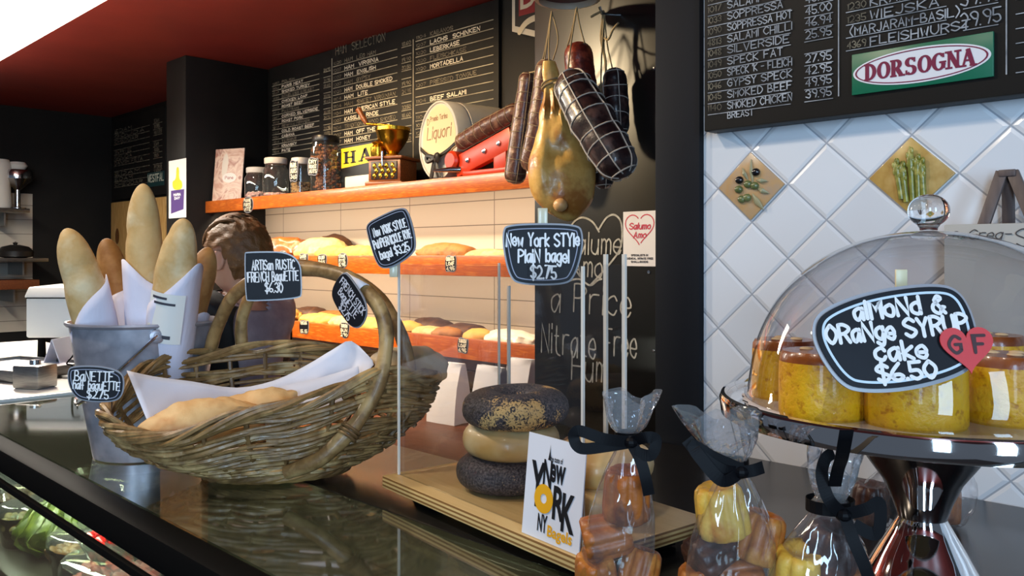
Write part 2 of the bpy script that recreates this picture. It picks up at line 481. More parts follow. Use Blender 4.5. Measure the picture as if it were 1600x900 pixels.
def tile_mat(org):
    m, nt, out = new_mat('white_diamond_tiles')
    b = nd(nt, 'ShaderNodeBsdfPrincipled')
    tc = nt.nodes.new('ShaderNodeTexCoord')
    sx = nt.nodes.new('ShaderNodeSeparateXYZ'); nt.links.new(tc.outputs['Object'], sx.inputs[0])
    def lin_(sock, k, off):
        a = nd(nt, 'ShaderNodeMath', operation='MULTIPLY_ADD'); a.inputs[1].default_value = k; a.inputs[2].default_value = off
        nt.links.new(sock, a.inputs[0]); return a.outputs[0]
    u = lin_(sx.outputs['X'], 1 / TDX, (org[0] - TX0) / TDX); w = lin_(sx.outputs['Z'], 1 / TDZ, (org[2] - TZ0) / TDZ)
    def comb(op):
        a = nd(nt, 'ShaderNodeMath', operation=op); nt.links.new(u, a.inputs[0]); nt.links.new(w, a.inputs[1])
        a2 = nd(nt, 'ShaderNodeMath', operation='ADD'); a2.inputs[1].default_value = 0.5; nt.links.new(a.outputs[0], a2.inputs[0])
        pp = nd(nt, 'ShaderNodeMath', operation='PINGPONG'); pp.inputs[1].default_value = 0.5; nt.links.new(a2.outputs[0], pp.inputs[0])
        fl = nd(nt, 'ShaderNodeMath', operation='FLOOR'); nt.links.new(a2.outputs[0], fl.inputs[0])
        return pp.outputs[0], fl.outputs[0]
    p, pf = comb('ADD'); q, qf = comb('SUBTRACT')
    mn = nd(nt, 'ShaderNodeMath', operation='MINIMUM'); nt.links.new(p, mn.inputs[0]); nt.links.new(q, mn.inputs[1])
    cx = nt.nodes.new('ShaderNodeCombineXYZ'); nt.links.new(pf, cx.inputs[0]); nt.links.new(qf, cx.inputs[1])
    wn = nt.nodes.new('ShaderNodeTexWhiteNoise'); nt.links.new(cx.outputs[0], wn.inputs['Vector'])
    tcol = ramp(nt, wn.outputs['Value'], [(0, lin((214, 217, 222))), (1, lin((228, 230, 234)))])
    edge = ramp(nt, mn.outputs[0], [(0.010, (0, 0, 0, 1)), (0.018, (1, 1, 1, 1))])
    mx = nd(nt, 'ShaderNodeMixRGB'); nt.links.new(edge, mx.inputs[0]); mx.inputs[1].default_value = lin((158, 164, 174)); nt.links.new(tcol, mx.inputs[2])
    nt.links.new(mx.outputs[0], b.inputs['Base Color'])
    rr = ramp(nt, mn.outputs[0], [(0.014, (0.7, 0.7, 0.7, 1)), (0.03, (0.16, 0.16, 0.16, 1))]); nt.links.new(rr, b.inputs['Roughness'])
    hh = ramp(nt, mn.outputs[0], [(0.01, (0, 0, 0, 1)), (0.07, (1, 1, 1, 1))])
    bp = nd(nt, 'ShaderNodeBump'); bp.inputs['Strength'].default_value = 0.5; bp.inputs['Distance'].default_value = 0.003
    nt.links.new(hh, bp.inputs['Height'])
    b2 = nd(nt, 'ShaderNodeBump'); b2.inputs['Strength'].default_value = 0.12; b2.inputs['Distance'].default_value = 0.01
    nt.links.new(noise_fac(nt, 9, 2), b2.inputs['Height']); nt.links.new(bp.outputs[0], b2.inputs['Normal'])
    nt.links.new(b2.outputs[0], b.inputs['Normal'])
    nt.links.new(b.outputs[0], out.inputs[0])
    return m

# ------------------------------------------------------------------ the room
CEIL, YB, YS, YT = 2.74, 2.72, 2.30, 1.14
CT = 1.25            # top of the counter
struct(MB().span((-8.2, -3.2, -0.1), (3.4, 3.0, 0)).build('floor', M_floor))
struct(MB().span((-8.2, -3.2, CEIL), (3.4, 3.0, CEIL + 0.1)).build('ceiling', M_red))
struct(MB().span((-8.2, YB, 0), (-1.2, YB + 0.12, CEIL)).build('wall_back', M_black))
struct(MB().span((-7.55, -1.5, 0), (-7.45, YB, CEIL)).build('wall_left', M_black))
struct(MB().span((-4.82, YB - 0.02, 0.0), (-1.707, YB, 1.865)).build('trim_1', M_planks))
struct(MB().span((-5.086, 2.18, 0), (-4.82, YB, CEIL)).build('pillar_left', M_black, bevel=0.004))
struct(MB().span((-1.707, 1.85, 0), (-1.15, YB, CEIL)).build('pillar_middle', M_column, bevel=0.003))
wr = MB().span((-0.692, YT, 0), (1.6, YT + 0.1, CEIL))
struct(wr.build('wall_right', tile_mat((0, 0, 0)), origin=(0, 0, 0)))
struct(MB().span((-0.775, YT - 0.012, 0), (-0.692, YT + 0.1, CEIL)).build('trim_2', M_navy, bevel=0.002))

# fluorescent fitting on the ceiling
ft = thing('ceiling_light', 'bright fluorescent batten light hung under the red ceiling', 'ceiling light', (-3.4, 0.955, CEIL))
M_tube = mat('lit_diffuser', (255, 250, 238), 0.4, emit=15.0, emit_col=(255, 246, 226))
MB().span((-6.0, 0.85, 2.40), (-2.65, 1.06, 2.48)).build('diffuser', M_tube, ft, bevel=0.03, segs=4)
MB().span((-5.98, 0.925, 2.481), (-2.67, 0.985, 2.51)).build('housing', M_white, ft, bevel=0.006)
for x in (-6.01, -2.64):
    MB().span((x - 0.015, 0.845, 2.395), (x + 0.015, 1.065, 2.50)).build('end_cap', M_white, ft, bevel=0.004)
for x in (-5.4, -3.2):
    MB().tube([(x, 0.955, 2.505), (x, 0.955, CEIL)], 0.005, 8).build('hanging_rod', M_white, ft)

# ------------------------------------------------------------------ counter: worktop and refrigerated case
wt = MB()
wt.prism(ccw([(-1.15, 0.60), (0.7, 0.60), (0.7, YT - 0.002), (-0.80, YT - 0.002), (-0.80, 0.82), (-1.15, 0.82)]), 0.03, z0=CT - 0.03)
tag(wt.build('counter_worktop', M_worktop, bevel=0.003), 'black laminate worktop running along the white tiled wall', 'worktop')
M_ctop = clear_mat('case_glass_tint', (206, 212, 196), base=0.10, gain=0.85, power=2.6, rough=0.05, haze=0.06, haze_col=(146, 148, 128))
M_cfront = clear_mat('case_front_glass', (232, 240, 232), base=0.05, gain=0.9, power=4.0, rough=0.01)
XE = -1.97
dc = thing('display_case', 'refrigerated glass display counter with black front rail', 'display case', (-0.6, 0.6, 0))
MB().prism(ccw([(XE + 0.03, 0.405), (0.7, 0.405), (0.7, 0.598), (-1.152, 0.598), (-1.152, 0.82), (XE + 0.03, 0.82)]), 0.008, z0=CT - 0.008).build('glass_top', M_ctop, dc)
MB().span((XE, 0.368, CT - 0.036), (0.7, 0.404, CT + 0.001)).build('front_rail', M_trim, dc, bevel=0.006)
MB().span((XE, 0.360, CT - 0.05), (0.7, 0.368, CT - 0.04)).build('rail_lip', M_trim, dc, bevel=0.002)
MB().span((XE + 0.002, 0.374, 0.82), (0.7, 0.380, CT - 0.037)).build('front_glass', M_cfront, dc)
MB().span((XE, 0.405, CT - 0.022), (XE + 0.03, 0.82, CT + 0.006)).build('end_rail', M_white, dc, bevel=0.003)
MB().span((XE, 0.385, 0.82), (XE + 0.015, 0.82, CT - 0.022)).build('end_panel', mat('case_end_panel', (60, 62, 58), 0.4), dc)
MB().span((XE + 0.016, 0.381, 1.03), (0.69, 0.81, 1.05)).build('deck', mat('case_deck', (62, 60, 52), 0.35), dc, bevel=0.002)
MB().span((XE, 0.82, 0.0), (0.7, 0.835, CT - 0.031)).build('back_panel', mat('case_back', (70, 66, 54), 0.4), dc)
MB().span((XE, 0.36, 0.0), (0.7, 0.82, 0.82)).build('base_cabinet', M_black, dc, bevel=0.01)

# food in the case ---------------------------------------------------
M_tray = mat('black_tray_plastic', (16, 22, 20), 0.2)
M_lid = clear_mat('clear_lid', (236, 244, 240), base=0.08, gain=0.8, power=3.0, rough=0.03, haze=0.03)
def salad_tray(cx, cy, z, sx, sy, col, col2, label, rot=0.0):
    t = thing('food_tray', label, 'food tray', (cx, cy, z), 'black trays in the display case', M=Matrix.Translation((cx, cy, z)) @ Matrix.Rotation(rot, 4, 'Z'))
    T = WM[t]
    b = MB(); o = chaikin([(-sx / 2, -sy / 2), (sx / 2, -sy / 2), (sx / 2, sy / 2), (-sx / 2, sy / 2)], 2)
    i = [(x * .93, y * .93) for x, y in o]; j = [(x * .84, y * .84) for x, y in o]
    n = len(o); vs = []
    for ol, zz in ((j, 0), (i, .045), (o, .046), (o, .052), (i, .05), ([(x * .82, y * .82) for x, y in o], .006)):
        vs += [(x, y, zz) for x, y in ol]
    fs = [tuple(range(n - 1, -1, -1))]
    for k in range(5):
        for q in range(n): fs.append((k * n + q, k * n + (q + 1) % n, (k + 1) * n + (q + 1) % n, (k + 1) * n + q))
    fs.append(tuple(5 * n + q for q in range(n)))
    b.add(vs, fs, T); b.build('tray', M_tray, t)
    l = MB(); vs = []
    for ol, zz in ((o, .054), ([(x * .95, y * .95) for x, y in o], .066), ([(x * .86, y * .86) for x, y in o], .070)):
        vs += [(x, y, zz) for x, y in ol]
    fs = []
    for k in range(2):
        for q in range(n): fs.append((k * n + q, k * n + (q + 1) % n, (k + 1) * n + (q + 1) % n, (k + 1) * n + q))
    fs.append(tuple(2 * n + q for q in range(n)))
    l.add(vs, fs, T).build('lid', M_lid, t)
    f = MB()
    for _ in range(70):
        x = random.uniform(-.4, .4) * sx; y = random.uniform(-.4, .4) * sy; r = random.uniform(.008, .014)
        f.sphere((x, y, .03 + random.uniform(0, .012)), (r, r * random.uniform(.6, 1), r * .7), 7, 5, T)
    o2 = f.build('salad', mat('salad_' + label.split()[0], col, 0.5, col2=col2, scale=40), t); o2['kind'] = 'stuff'
    return t
def deck(px, Y): 
    r = ray(px, 800); d = Y / r.y; p = CAM + r * d; return p.x
salad_tray(-1.80, .46, 1.051, .17, .16, (92, 62, 30), (50, 34, 18), 'brown pasta salad tray at the far left of the display case')
salad_tray(-1.70, .66, 1.051, .18, .15, (60, 44, 24), (100, 70, 30), 'dark grain salad tray behind the green leaf bunch', .12)
salad_tray(-1.235, .455, 1.051, .17, .13, (120, 30, 24), (190, 60, 40), 'red pepper salad tray holding up the relish bowl', .05)
salad_tray(-1.86, .68, 1.051, .13, .2, (225, 225, 215), (200, 205, 190), 'white coleslaw tray in the far corner of the display case')
salad_tray(-1.385, .475, 1.051, .12, .12, (84, 52, 26), (140, 96, 50), 'brown lentil salad tray between the leaf bunch and the relish bowl', .1)
salad_tray(-1.62, .46, 1.051, .09, .11, (150, 120, 70), (60, 70, 40), 'narrow pale salad tray just left of the green leaf bunch', 0)
# green leaf bunch
lt = thing('lettuce', 'green leafy lettuce bunch standing behind the case glass', 'lettuce', (-1.52, .475, 1.051))
M_leaf = mat('lettuce_leaf', (84, 98, 24), 0.45, col2=(52, 68, 16), scale=26, bump=0.4, bscale=60, col3=(112, 122, 44))
c0 = Vector((-1.52, .475, 1.051))
for k in range(11):
    a = 2 * PI * k / 11; l = MB(); vs = []; fs = []
    for i in range(9):
        t = i / 8
        for j in range(7):
            s = (j / 6 - .5) * 2
            rad = .012 + .05 * math.sin(t * 2.6)
            w = (.010 + .042 * math.sin(PI * min(1, t * 0.8)))
            zz = .082 * (1 - t) + .010 + .006 * math.sin(5 * s + k) * t
            rr = rad + .010 * abs(s) * math.sin(9 * t + k) + .006 * math.cos(7 * s)
            vs.append(c0 + Vector((math.cos(a) * rr - math.sin(a) * s * w, math.sin(a) * rr * .8 + math.cos(a) * s * w * .8, zz)))
    for i in range(8):
        for j in range(6): fs.append((i * 7 + j, i * 7 + j + 1, (i + 1) * 7 + j + 1, (i + 1) * 7 + j))
    l.add(vs, fs).build('leaf', M_leaf, lt, solid=.0015)
MB().lathe([(.014, .075), (.017, .085), (.016, .096), (.008, .104), (0, .105)], 12, Matrix.Translation(c0)).build('stalk', mat('lettuce_stalk', (172, 168, 96), .5), lt)
# red relish tub with a wooden spoon
rt = thing('relish_bowl', 'small bowl of red relish with a wooden spoon in the case', 'bowl', (-1.235, .45, 1.123))
T = Matrix.Translation((-1.235, .45, 1.1225))
MB().lathe([(.02, 0), (.03, .004), (.044, .03), (.046, .032), (.042, .030), (.03, .008), (0, .007)], 24, T).build('bowl', M_lid, rt)
r_ = MB()
for k in range(30):
    a = random.uniform(0, 6.28); q = random.uniform(0, .03)
    r_.sphere((q * math.cos(a), q * math.sin(a), .024 + random.uniform(0, .01)), (.009, .008, .006), 8, 6, T)
r_.build('relish', mat('red_relish', (170, 20, 18), .3, col2=(120, 10, 12), scale=60), rt)['kind'] = 'stuff'
MB().tube([(.01, -.005, .03), (.05, -.012, .062)], [.005, .004], 8, M=T, flat=.5).build('spoon', mat('spoon_wood', (206, 160, 98), .5), rt)
tag(MB().box((-1.38, .62, 1.125), (.16, .012, .146)).build('card_divider', mat('brown_card', (118, 66, 34), .6), bevel=.002), 'brown card panel standing behind the lettuce in the case', 'card')

# white serving ledge beyond the end of the case ---------------------
lg = thing('serving_ledge', 'brightly lit white serving ledge beyond the glass counter', 'ledge', (-2.5, .8, 0))
MB().span((-3.4, .40, CT - .05), (-2.0, .98, CT - .01)).build('ledge_top', M_white, lg, bevel=.004)
MB().span((-3.35, .45, 0), (-2.04, .93, CT - .05)).build('ledge_cabinet', M_white, lg, bevel=.004)

# ------------------------------------------------------------------ chalk menus
def rows_board(mb_line, mb_txt, M, x0, x1, y_top, step, rows, hh, code=True, price=None, th=.0022, lineth=.0016, z=.0015):
    for i, r in enumerate(rows):
        y = y_top - i * step
        pen(mb_line, [(x0, y - hh * .75), (x1, y - hh * .75)], lineth, M, z)
        if price: pen(mb_line, [(price[0], y - hh * .75), (price[1], y - hh * .75)], lineth, M, z)
        if not r: continue
        cd_, nm, pr = (list(r) + [None])[:3]
        x = x0
        if cd_:
            write(mb_txt['dim'], cd_, x, y, hh * .72, th * .8, M, z + .0004, width=hh * 1.75, align='l', wob=.05)
        if nm:
            write(mb_txt['chalk'], nm, x0 + hh * 2.6, y, hh * .8, th, M, z + .0004, width=min(hh * .74 * len(nm), x1 - x0 - hh * 2.45), align='l', wob=.06)
        if pr and price:
            write(mb_txt['chalk'], pr, (price[0] + price[1]) / 2, y, hh * .85, th, M, z + .0004, width=(price[1] - price[0]) * .9, wob=.06)

# right menu board above the tiles
YM = YT - .035
zb = PY(1350, 176, YM).z
mr = thing('menu_board', 'black chalk menu board hung above the white tiles', 'menu board', (0.2, YM, zb))
xl = PY(1100, 207, YM).x
MB().span((xl, YM, zb), (1.2, YT - .002, zb + .92)).build('board', M_black, mr, bevel=.002)
MW = wallframe(Vector((0, YM, 0)))
L, Tx = MB(), {'dim': MB(), 'chalk': MB()}
def bx(px, py=60): return PY(px, py, YM).x
def bz(px, py): return PY(px, py, YM).z
z0 = bz(1106, 180); z8 = bz(1106, 51); st = (z8 - z0) / 8 * 1.06
hh = st * .78
rows = [('1015', 'SALAMI HOT', '45.00'), ('1017', 'SALAMI - DON', None), ('1033', 'SOPPRESSA', '45.00'), ('1090', 'SOPPRESSA HOT', '45.00'), ('4813', 'SALAMI CHILLI', '46.94'), ('1048', 'SILVERSIDE', '25.95'),
        ('1049', 'SPECK FAT', None), ('1050', "SPECK 'K - FLEICH", '27.95'), ('1046', 'GYPSY SPECK', '42.95'), ('1045', 'SMOKED BEEF', '49.95'), ('1140', 'SMOKED CHICKEN', '39.95'), ]
n = len(rows)
rows_board(L, Tx, MW, bx(1107), bx(1236), z0 + hh * .75 + (n - 1) * st, st, rows, hh, price=(bx(1258), bx(1302)), th=.0015, lineth=.0011)
write(Tx['chalk'], 'BREAST', bx(1138), z0 - hh * .35, hh * .7, .0013, MW, .002, width=hh * 3.2, align='l')
pen(L, [(bx(1311), bz(1311, 150)), (bx(1311), bz(1311, 150) + .6)], .0016, MW, .0015)
pen(L, [(bx(1573), bz(1573, 116)), (bx(1573), bz(1573, 116) + .6)], .0016, MW, .0015)
zr = bz(1324, 80)
st2 = (bz(1324, 40) - zr) / 2
rows2 = [('1230', 'KRANSKY', None), ('1235', 'WIEJSKA', None), ('', '(MARJARAM-BASIL)', '29.95'), ('4369', 'FLEISHWURST', None)]
for i, (c, nme, pr) in enumerate(rows2):
    y = zr + (len(rows2) - 1 - i) * st2
    pen(L, [(bx(1323), y), (bx(1479), y)], .0011, MW, .0015)
    if c: write(Tx['dim'], c, bx(1325), y + hh * .55, hh * .7, .0013, MW, .002, width=.024, align='l')
    write(Tx['chalk'], nme, bx(1325) + (.03 if c else .004), y + hh * .58, hh * .85, .0016, MW, .002, width=min(.0118 * len(nme), .118 if c else .132), align='l', wob=.06)
zp = bz(1506, 48)
for k in range(3): pen(L, [(bx(1506), zp + k * .026), (bx(1560), zp + k * .026)], .0011, MW, .0015)
write(Tx['chalk'], '29.95', (bx(1506) + bx(1560)) / 2, zp + .012, .017, .0017, MW, .002, width=.043)
write(Tx['chalk'], '39.95', (bx(1506) + bx(1560)) / 2, zp + .038, .017, .0017, MW, .002, width=.043)
for k in range(6): pen(L, [(bx(1588), bz(1588, 114) + k * st2), (1.1, bz(1588, 114) + k * st2)], .0011, MW, .0015)
L.build('ruled_line', M_chalkblue, mr); Tx['dim'].build('code_lettering', M_chalkdim, mr); Tx['chalk'].build('lettering', M_chalkblue, mr)

# green oval sign on that board
gx0, gx1 = bx(1333, 115), bx(1554, 90)
gz0 = bz(1443, 135); gz1 = gz0 + .0535
gs = thing('brand_sign', 'green sign with a white oval and maroon lettering on the menu board', 'sign', ((gx0 + gx1) / 2, YM - .004, gz0))
MB().span((gx0, YM - .0045, gz0), (gx1, YM - .0005, gz1)).build('panel', mat('sign_green', (14, 104, 74), .35), gs, bevel=.0006)
gcx, gcz, ga, gb = (gx0 + gx1) / 2, (gz0 + gz1) / 2, (gx1 - gx0) * .487, (gz1 - gz0) * .415
MG = wallframe(Vector((gcx, YM - .0046, gcz)))
def ell(a, b, n=64): return [(a * math.cos(2 * PI * k / n), b * math.sin(2 * PI * k / n)) for k in range(n)]
M_mar = mat('sign_maroon', (120, 26, 62), .4); M_ow = mat('sign_white', (226, 226, 230), .4)
MB().prism(ell(ga, gb), .0008, MG).build('oval', M_ow, gs)
MB().ring(ell(ga * .965, gb * .91), ell(ga * .94, gb * .85), .0009, .0004, MG).build('oval_line', M_mar, gs)
# heavy serif capitals
def serif(mb, ch, x, w, h, M, z):
    zz = [z]
    def nz():
        zz[0] += 2.5e-5; return zz[0]
    tn, tk, sv = h * .11, h * .24, h * .30
    def seg(a, b, t): pen2(a, b, t)
    def pen2(a, b, t):
        a = Vector((x + a[0] * w, (a[1] - .5) * h)); b = Vector((x + b[0] * w, (b[1] - .5) * h)); d = (b - a).normalized(); nn = Vector((-d.y, d.x)) * t / 2
        z = nz(); mb.add([(q.x, q.y, z) for q in (a - nn, b - nn, b + nn, a + nn)], [(0, 1, 2, 3)], M)
    def ser(cx, y):
        z = nz()
        mb.add([(x + cx * w - sv * .62, (y - .5) * h - tn * .5, z), (x + cx * w + sv * .62, (y - .5) * h - tn * .5, z), (x + cx * w + sv * .62, (y - .5) * h + tn * .5, z), (x + cx * w - sv * .62, (y - .5) * h + tn * .5, z)], [(0, 1, 2, 3)], M)
    def arc(cx, cy, rx, ry, a0, a1, thick=True):
        k = 18; vs = []; z = nz()
        for i in range(k + 1):
            a = math.radians(a0 + (a1 - a0) * i / k); t = (tn + (tk - tn) * abs(math.cos(a))) if thick else tn
            for s in (-.5, .5):
                vs.append((x + cx * w + (rx * w + s * t) * math.cos(a), (cy - .5) * h + (ry * h + s * t * .9) * math.sin(a), z))
        mb.add(vs, [(2 * i, 2 * i + 1, 2 * i + 3, 2 * i + 2) for i in range(k)], M)
    if ch == 'D': pen2((.2, 0), (.2, 1), tk); ser(.2, .05); ser(.2, .95); arc(.3, .5, .52, .44, -90, 90)
    if ch == 'O': arc(.5, .5, .40, .45, 0, 360)
    if ch == 'R': pen2((.2, 0), (.2, 1), tk); ser(.2, .05); ser(.2, .95); arc(.38, .72, .34, .23, -90, 90); pen2((.2, .95), (.4, .95), tn); pen2((.2, .49), (.4, .49), tn); pen2((.48, .5), (.86, .04), tk); ser(.9, .05)
    if ch == 'S': arc(.5, .73, .30, .22, 35, 270); arc(.5, .27, .32, .23, -145, 90); pen2((.80, .72), (.80, .98), tn); pen2((.16, .02), (.16, .28), tn)
    if ch == 'G': arc(.5, .5, .40, .45, 45, 345); pen2((.84, .1), (.84, .45), tk * .9); ser(.8, .46); pen2((.84, .72), (.84, .96), tn)
    if ch == 'N': pen2((.16, 0), (.16, 1), tn * 1.2); pen2((.16, .96), (.84, .04), tk); pen2((.84, 0), (.84, 1), tn * 1.2); ser(.16, .05); ser(.84, .95); ser(.12, .95)
    if ch == 'A': pen2((.12, .02), (.48, .98), tn * 1.1); pen2((.46, .98), (.86, .02), tk); pen2((.26, .34), (.70, .34), tn); ser(.1, .05); ser(.88, .05)
wl = MB(); word = 'DORSOGNA'; wtot = ga * 1.62; lw_ = wtot / len(word)
for i, ch in enumerate(word): serif(wl, ch, -wtot / 2 + i * lw_, lw_ * .9, gb * .98, MG, .0013 + .00004 * (i % 2))
wl.build('lettering', M_mar, gs)

# long menu board over the shelf
YL = YB - .02
mx0, mx1 = PY(420, 150, YL).x, PY(779, 100, YL).x
ml = thing('menu_board', 'long black chalk menu of hams over the orange shelf', 'menu board', ((mx0 + mx1) / 2, YL, 1.88))
MB().span((mx0 + .01, YL, 1.88), (mx1, YB - .001, CEIL - .005)).build('board', M_board, ml, bevel=.002)
MH = wallframe(Vector((0, YL, 0)))
L, Tx = MB(), {'dim': MB(), 'chalk': MB()}
def lx(px, py=160): return PY(px, py, YL).x
def lz(px, py): return PY(px, py, YL).z
c1 = ['POLISH', 'PARIS MEAT', 'SMOKED TURKEY', 'BONELESS BREAST', 'CHICKEN LOAF', 'ROAST BEEF', 'PASTRAMI', 'CORNED SILVERSIDE', 'ROAST PORK', 'GERMAN PEPPER', 'COLD ROAST BEEF', 'CABANA', 'TERRINE', 'KRANSKY', 'PATE']
c2 = ['HAM  LEG HAM', 'HAM  VIRGINIA', 'HAM  ENGLISH', 'HAM  GYPSY', 'HAM  DOUBLE SMOKED', 'HAM  LITE', 'HAM  SWEET VIRGINIAN', 'HAM  AMERICAN STYLE', 'KASSLER RINDE', 'TRADITIONAL WOOD SMOKED', 'HAM  OFF THE BONE', 'HAM  HONEY', 'HUNGARIAN']
c3 = ['KABANOS', 'LACHS  SCHINKEN', 'LEBERKASE', 'FLEISCHKASE', 'MORTADELLA', '', 'PRESSED TONGUE', '', 'BEEF SALAMI', '', 'MEAT LOAF', 'BRAWN', 'POLONY']
def col(names, xa, xb, ytop, ybot, pr):
    n = len(names); st = (ytop - ybot) / (n - 1); h = st * .48
    for i, nm in enumerate(names):
        y = ytop - i * st
        pen(L, [(xa, y), (xb, y)], .0042, MH, .0016)
        if pr:
            pen(L, [(pr[0], y), (pr[1], y)], .0035, MH, .0016)
            if i % 3 != 1: write(Tx['dim'], random.choice(['24.95', '19.90', '32.50', '18.60']), (pr[0] + pr[1]) / 2, y + st * .4, h * .9, .0045, MH, .002, width=(pr[1] - pr[0]) * .9)
        if nm:
            write(Tx['dim'], random.choice(['1020', '1104', '1207']), xa + .005, y + st * .42, h * .8, .0036, MH, .002, width=.075, align='l')
            write(Tx['chalk' if i % 3 else 'dim'], nm, xa + .115, y + st * .42, h, .0046, MH, .002, width=min(xb - xa - .13, .024 * len(nm)), align='l', wob=.08)
col(c1, lx(426), lx(499), lz(460, 126), lz(460, 236), (lx(506), lx(517)))
col(c2, lx(521), lx(621), lz(570, 91), lz(570, 232), (lx(628), lx(643)))
col(c3, lx(650), lx(771), lz(710, 48), lz(710, 205), None)
pen(L, [(lx(519), lz(519, 92)), (lx(519), 1.9)], .006, MH, .0016)
pen(L, [(lx(646), lz(646, 62)), (lx(646), 1.9)], .006, MH, .0016)
write(Tx['dim'], 'HAM  SELECTION', lx(525), lz(565, 68), .045, .005, MH, .002, width=lx(602) - lx(525), align='l')
L.build('ruled_line', mat('ruled_chalk_line', (176, 168, 146), .9, col2=(120, 114, 98), scale=8), ml); Tx['dim'].build('code_lettering', M_chalkdim, ml); Tx['chalk'].build('lettering', M_chalk, ml)

# far chalk menu in the recess
fx0, fx1 = PY(175, 240, YL).x, PY(258, 240, YL).x
fz0, fz1 = PY(220, 308, YL).z, PY(220, 176, YL).z
mf = thing('menu_board', 'dim chalk menu board in the far recess left of the pillar', 'menu board', ((fx0 + fx1) / 2, YL, fz0))
MB().span((fx0, YL, fz0), (fx1, YB - .001, fz1)).build('board', M_board, mf, bevel=.003)
L, Tx = MB(), {'dim': MB(), 'chalk': MB()}
for cx0, cx1 in ((fx0 + .05, fx0 + .78), (fx0 + .85, fx1 - .05)):
    for k in range(14):
        y = fz1 - .12 - k * .045
        if y < fz0 + .1: break
        pen(L, [(cx0, y), (cx1, y)], .005, MH, .0016)
        if k % 4 != 3: write(Tx['dim'], random.choice(['DANISH FETA', 'CHEDDAR', 'GOUDA', 'BRIE', 'EDAM', 'HAVARTI', 'PECORINO']), cx0 + .02, y + .022, .026, .005, MH, .002, width=(cx1 - cx0) * random.uniform(.45, .85), align='l')
L.build('ruled_line', M_chalkdim, mf); Tx['dim'].build('lettering', M_chalkdim, mf)
ws = PY(248, 279, YL - .004)
w2 = MB(); MWs = wallframe(Vector((0, YL - .0045, 0)))
wsn = thing('brand_sign', 'small teal strip sign with pale letters on the far chalk menu', 'sign', (ws.x, YL - .004, ws.z - .05))
MB().span((PY(231, 280, YL).x, YL - .0045, ws.z - .055), (fx1 - .01, YL - .0005, ws.z + .055)).build('panel', mat('teal_sign', (24, 62, 64), .5), wsn)
write(w2, 'WESTFAL', (PY(231, 280, YL).x + fx1) / 2, ws.z + .01, .055, .011, MWs, .0006, width=(fx1 - PY(231, 280, YL).x) * .9)
w2.build('lettering', mat('pale_letters', (190, 196, 180), .6), wsn)

# chalk writing on the middle pillar is part of that chalkboard panel
YC = 1.85
ck = MB(); MC = wallframe(Vector((0, YC, 0)))
def cxz(px, py): q = PY(px, py, YC - .001); return (q.x, q.z)
def chalkpx(pts, th=.0055, sm=True, z=.0012):
    q = [cxz(*p) for p in pts]
    if sm: q = [(v.x, v.y) for v in spline([(a, b, 0) for a, b in q], 5)]
    pen(ck, q, th, MC, z)
chalkpx([(936, 362), (925, 346), (908, 340), (893, 352), (886, 378), (893, 410), (912, 440)])
chalkpx([(936, 358), (948, 340), (961, 336), (971, 350), (970, 385), (953, 412), (922, 446)])
chalkpx([(886, 440), (905, 436), (922, 446), (934, 438), (940, 436)])
def cw(txt, px0, px1, py, hpx, th=.0048, slant=.06):
    a, b = cxz(px0, py), cxz(px1, py); d = (px0 + px1) / 2
    k = YC / ray(d, py).y / FPX
    za = (a[1] + b[1]) / 2
    write(ck, txt, (a[0] + b[0]) / 2, za, hpx * k, th, MC, .0012, width=b[0] - a[0], wob=.05, slant=slant)
cw('Salume', 886, 970, 380, 34); cw('Amo', 894, 940, 416, 34)
cw('a Price', 862, 985, 468, 44); cw('Nitrate', 846, 930, 532, 46); cw('Free', 944, 994, 536, 44)
cw('Hum', 893, 948, 572, 44)
hw = thing('chalk_lettering', 'white chalk heart and handwriting on the black pillar', 'chalk writing', (-1.48, YC, 1.3))
ck.build('lettering', mat('pillar_chalk', (196, 192, 182), .9, col2=(150, 146, 138), scale=50), hw)
for px, py in ((1022, 107), (1022, 548), (1014, 425)):
    q = PY(px, py, YC); 
    s_ = MB().lathe([(.005, 0), (.0045, .002), (0, .0025)], 10, wallframe(q)); tag(s_.build('screw', M_steel), {107: 'screw head near the top right edge of the black pillar', 548: 'screw head low on the right edge of the black pillar', 425: 'screw head under the heart poster on the pillar'}[py], 'screw', 'screws in the pillar')

# poster on the pillar
pp = PY(1000, 373, YC)
w_, h_ = PY(1026, 373, YC).x - PY(974, 373, YC).x, PY(1000, 330, YC).z - PY(1000, 416, YC).z
po = thing('poster', 'white poster with a red heart pinned on the black pillar', 'poster', (pp.x, YC - .002, pp.z - h_ / 2))
MB().box((pp.x, YC - .0012, pp.z), (w_, .0016, h_)).build('sheet', mat('poster_sheet', (226, 222, 224), .5), po)
MP = wallframe(Vector((pp.x, YC - .0021, pp.z)))
hr = MB()
def heart(s, n=40):
    return [(s * 16 * math.sin(t) ** 3 / 16, s * (13 * math.cos(t) - 5 * math.cos(2 * t) - 2 * math.cos(3 * t) - math.cos(4 * t)) / 16) for t in [2 * PI * k / n for k in range(n)]]
hp = heart(w_ * .43); pen(hr, [(x, y + h_ * .2) for x, y in hp[3:18]], .003, MP, .0003); pen(hr, [(x, y + h_ * .2) for x, y in hp[22:38]], .003, MP, .0003)
write(hr, 'Salumo', 0, h_ * .23, h_ * .11, .0032, MP, .0004, width=w_ * .62, slant=.2); write(hr, 'Amo', 0, h_ * .07, h_ * .11, .0032, MP, .0004, width=w_ * .36, slant=.2)
hr.build('heart_lettering', mat('poster_red', (196, 40, 70), .5), po)
tx = MB()
for k, (t, f) in enumerate((('SPECIALISTS IN', .5), ('CHEMICAL NITRATE FREE', .8), ('SMALLGOODS', .5))):
    write(tx, t, 0, -h_ * (.30 + .06 * k), h_ * .03, .0016, MP, .0004, width=w_ * f)
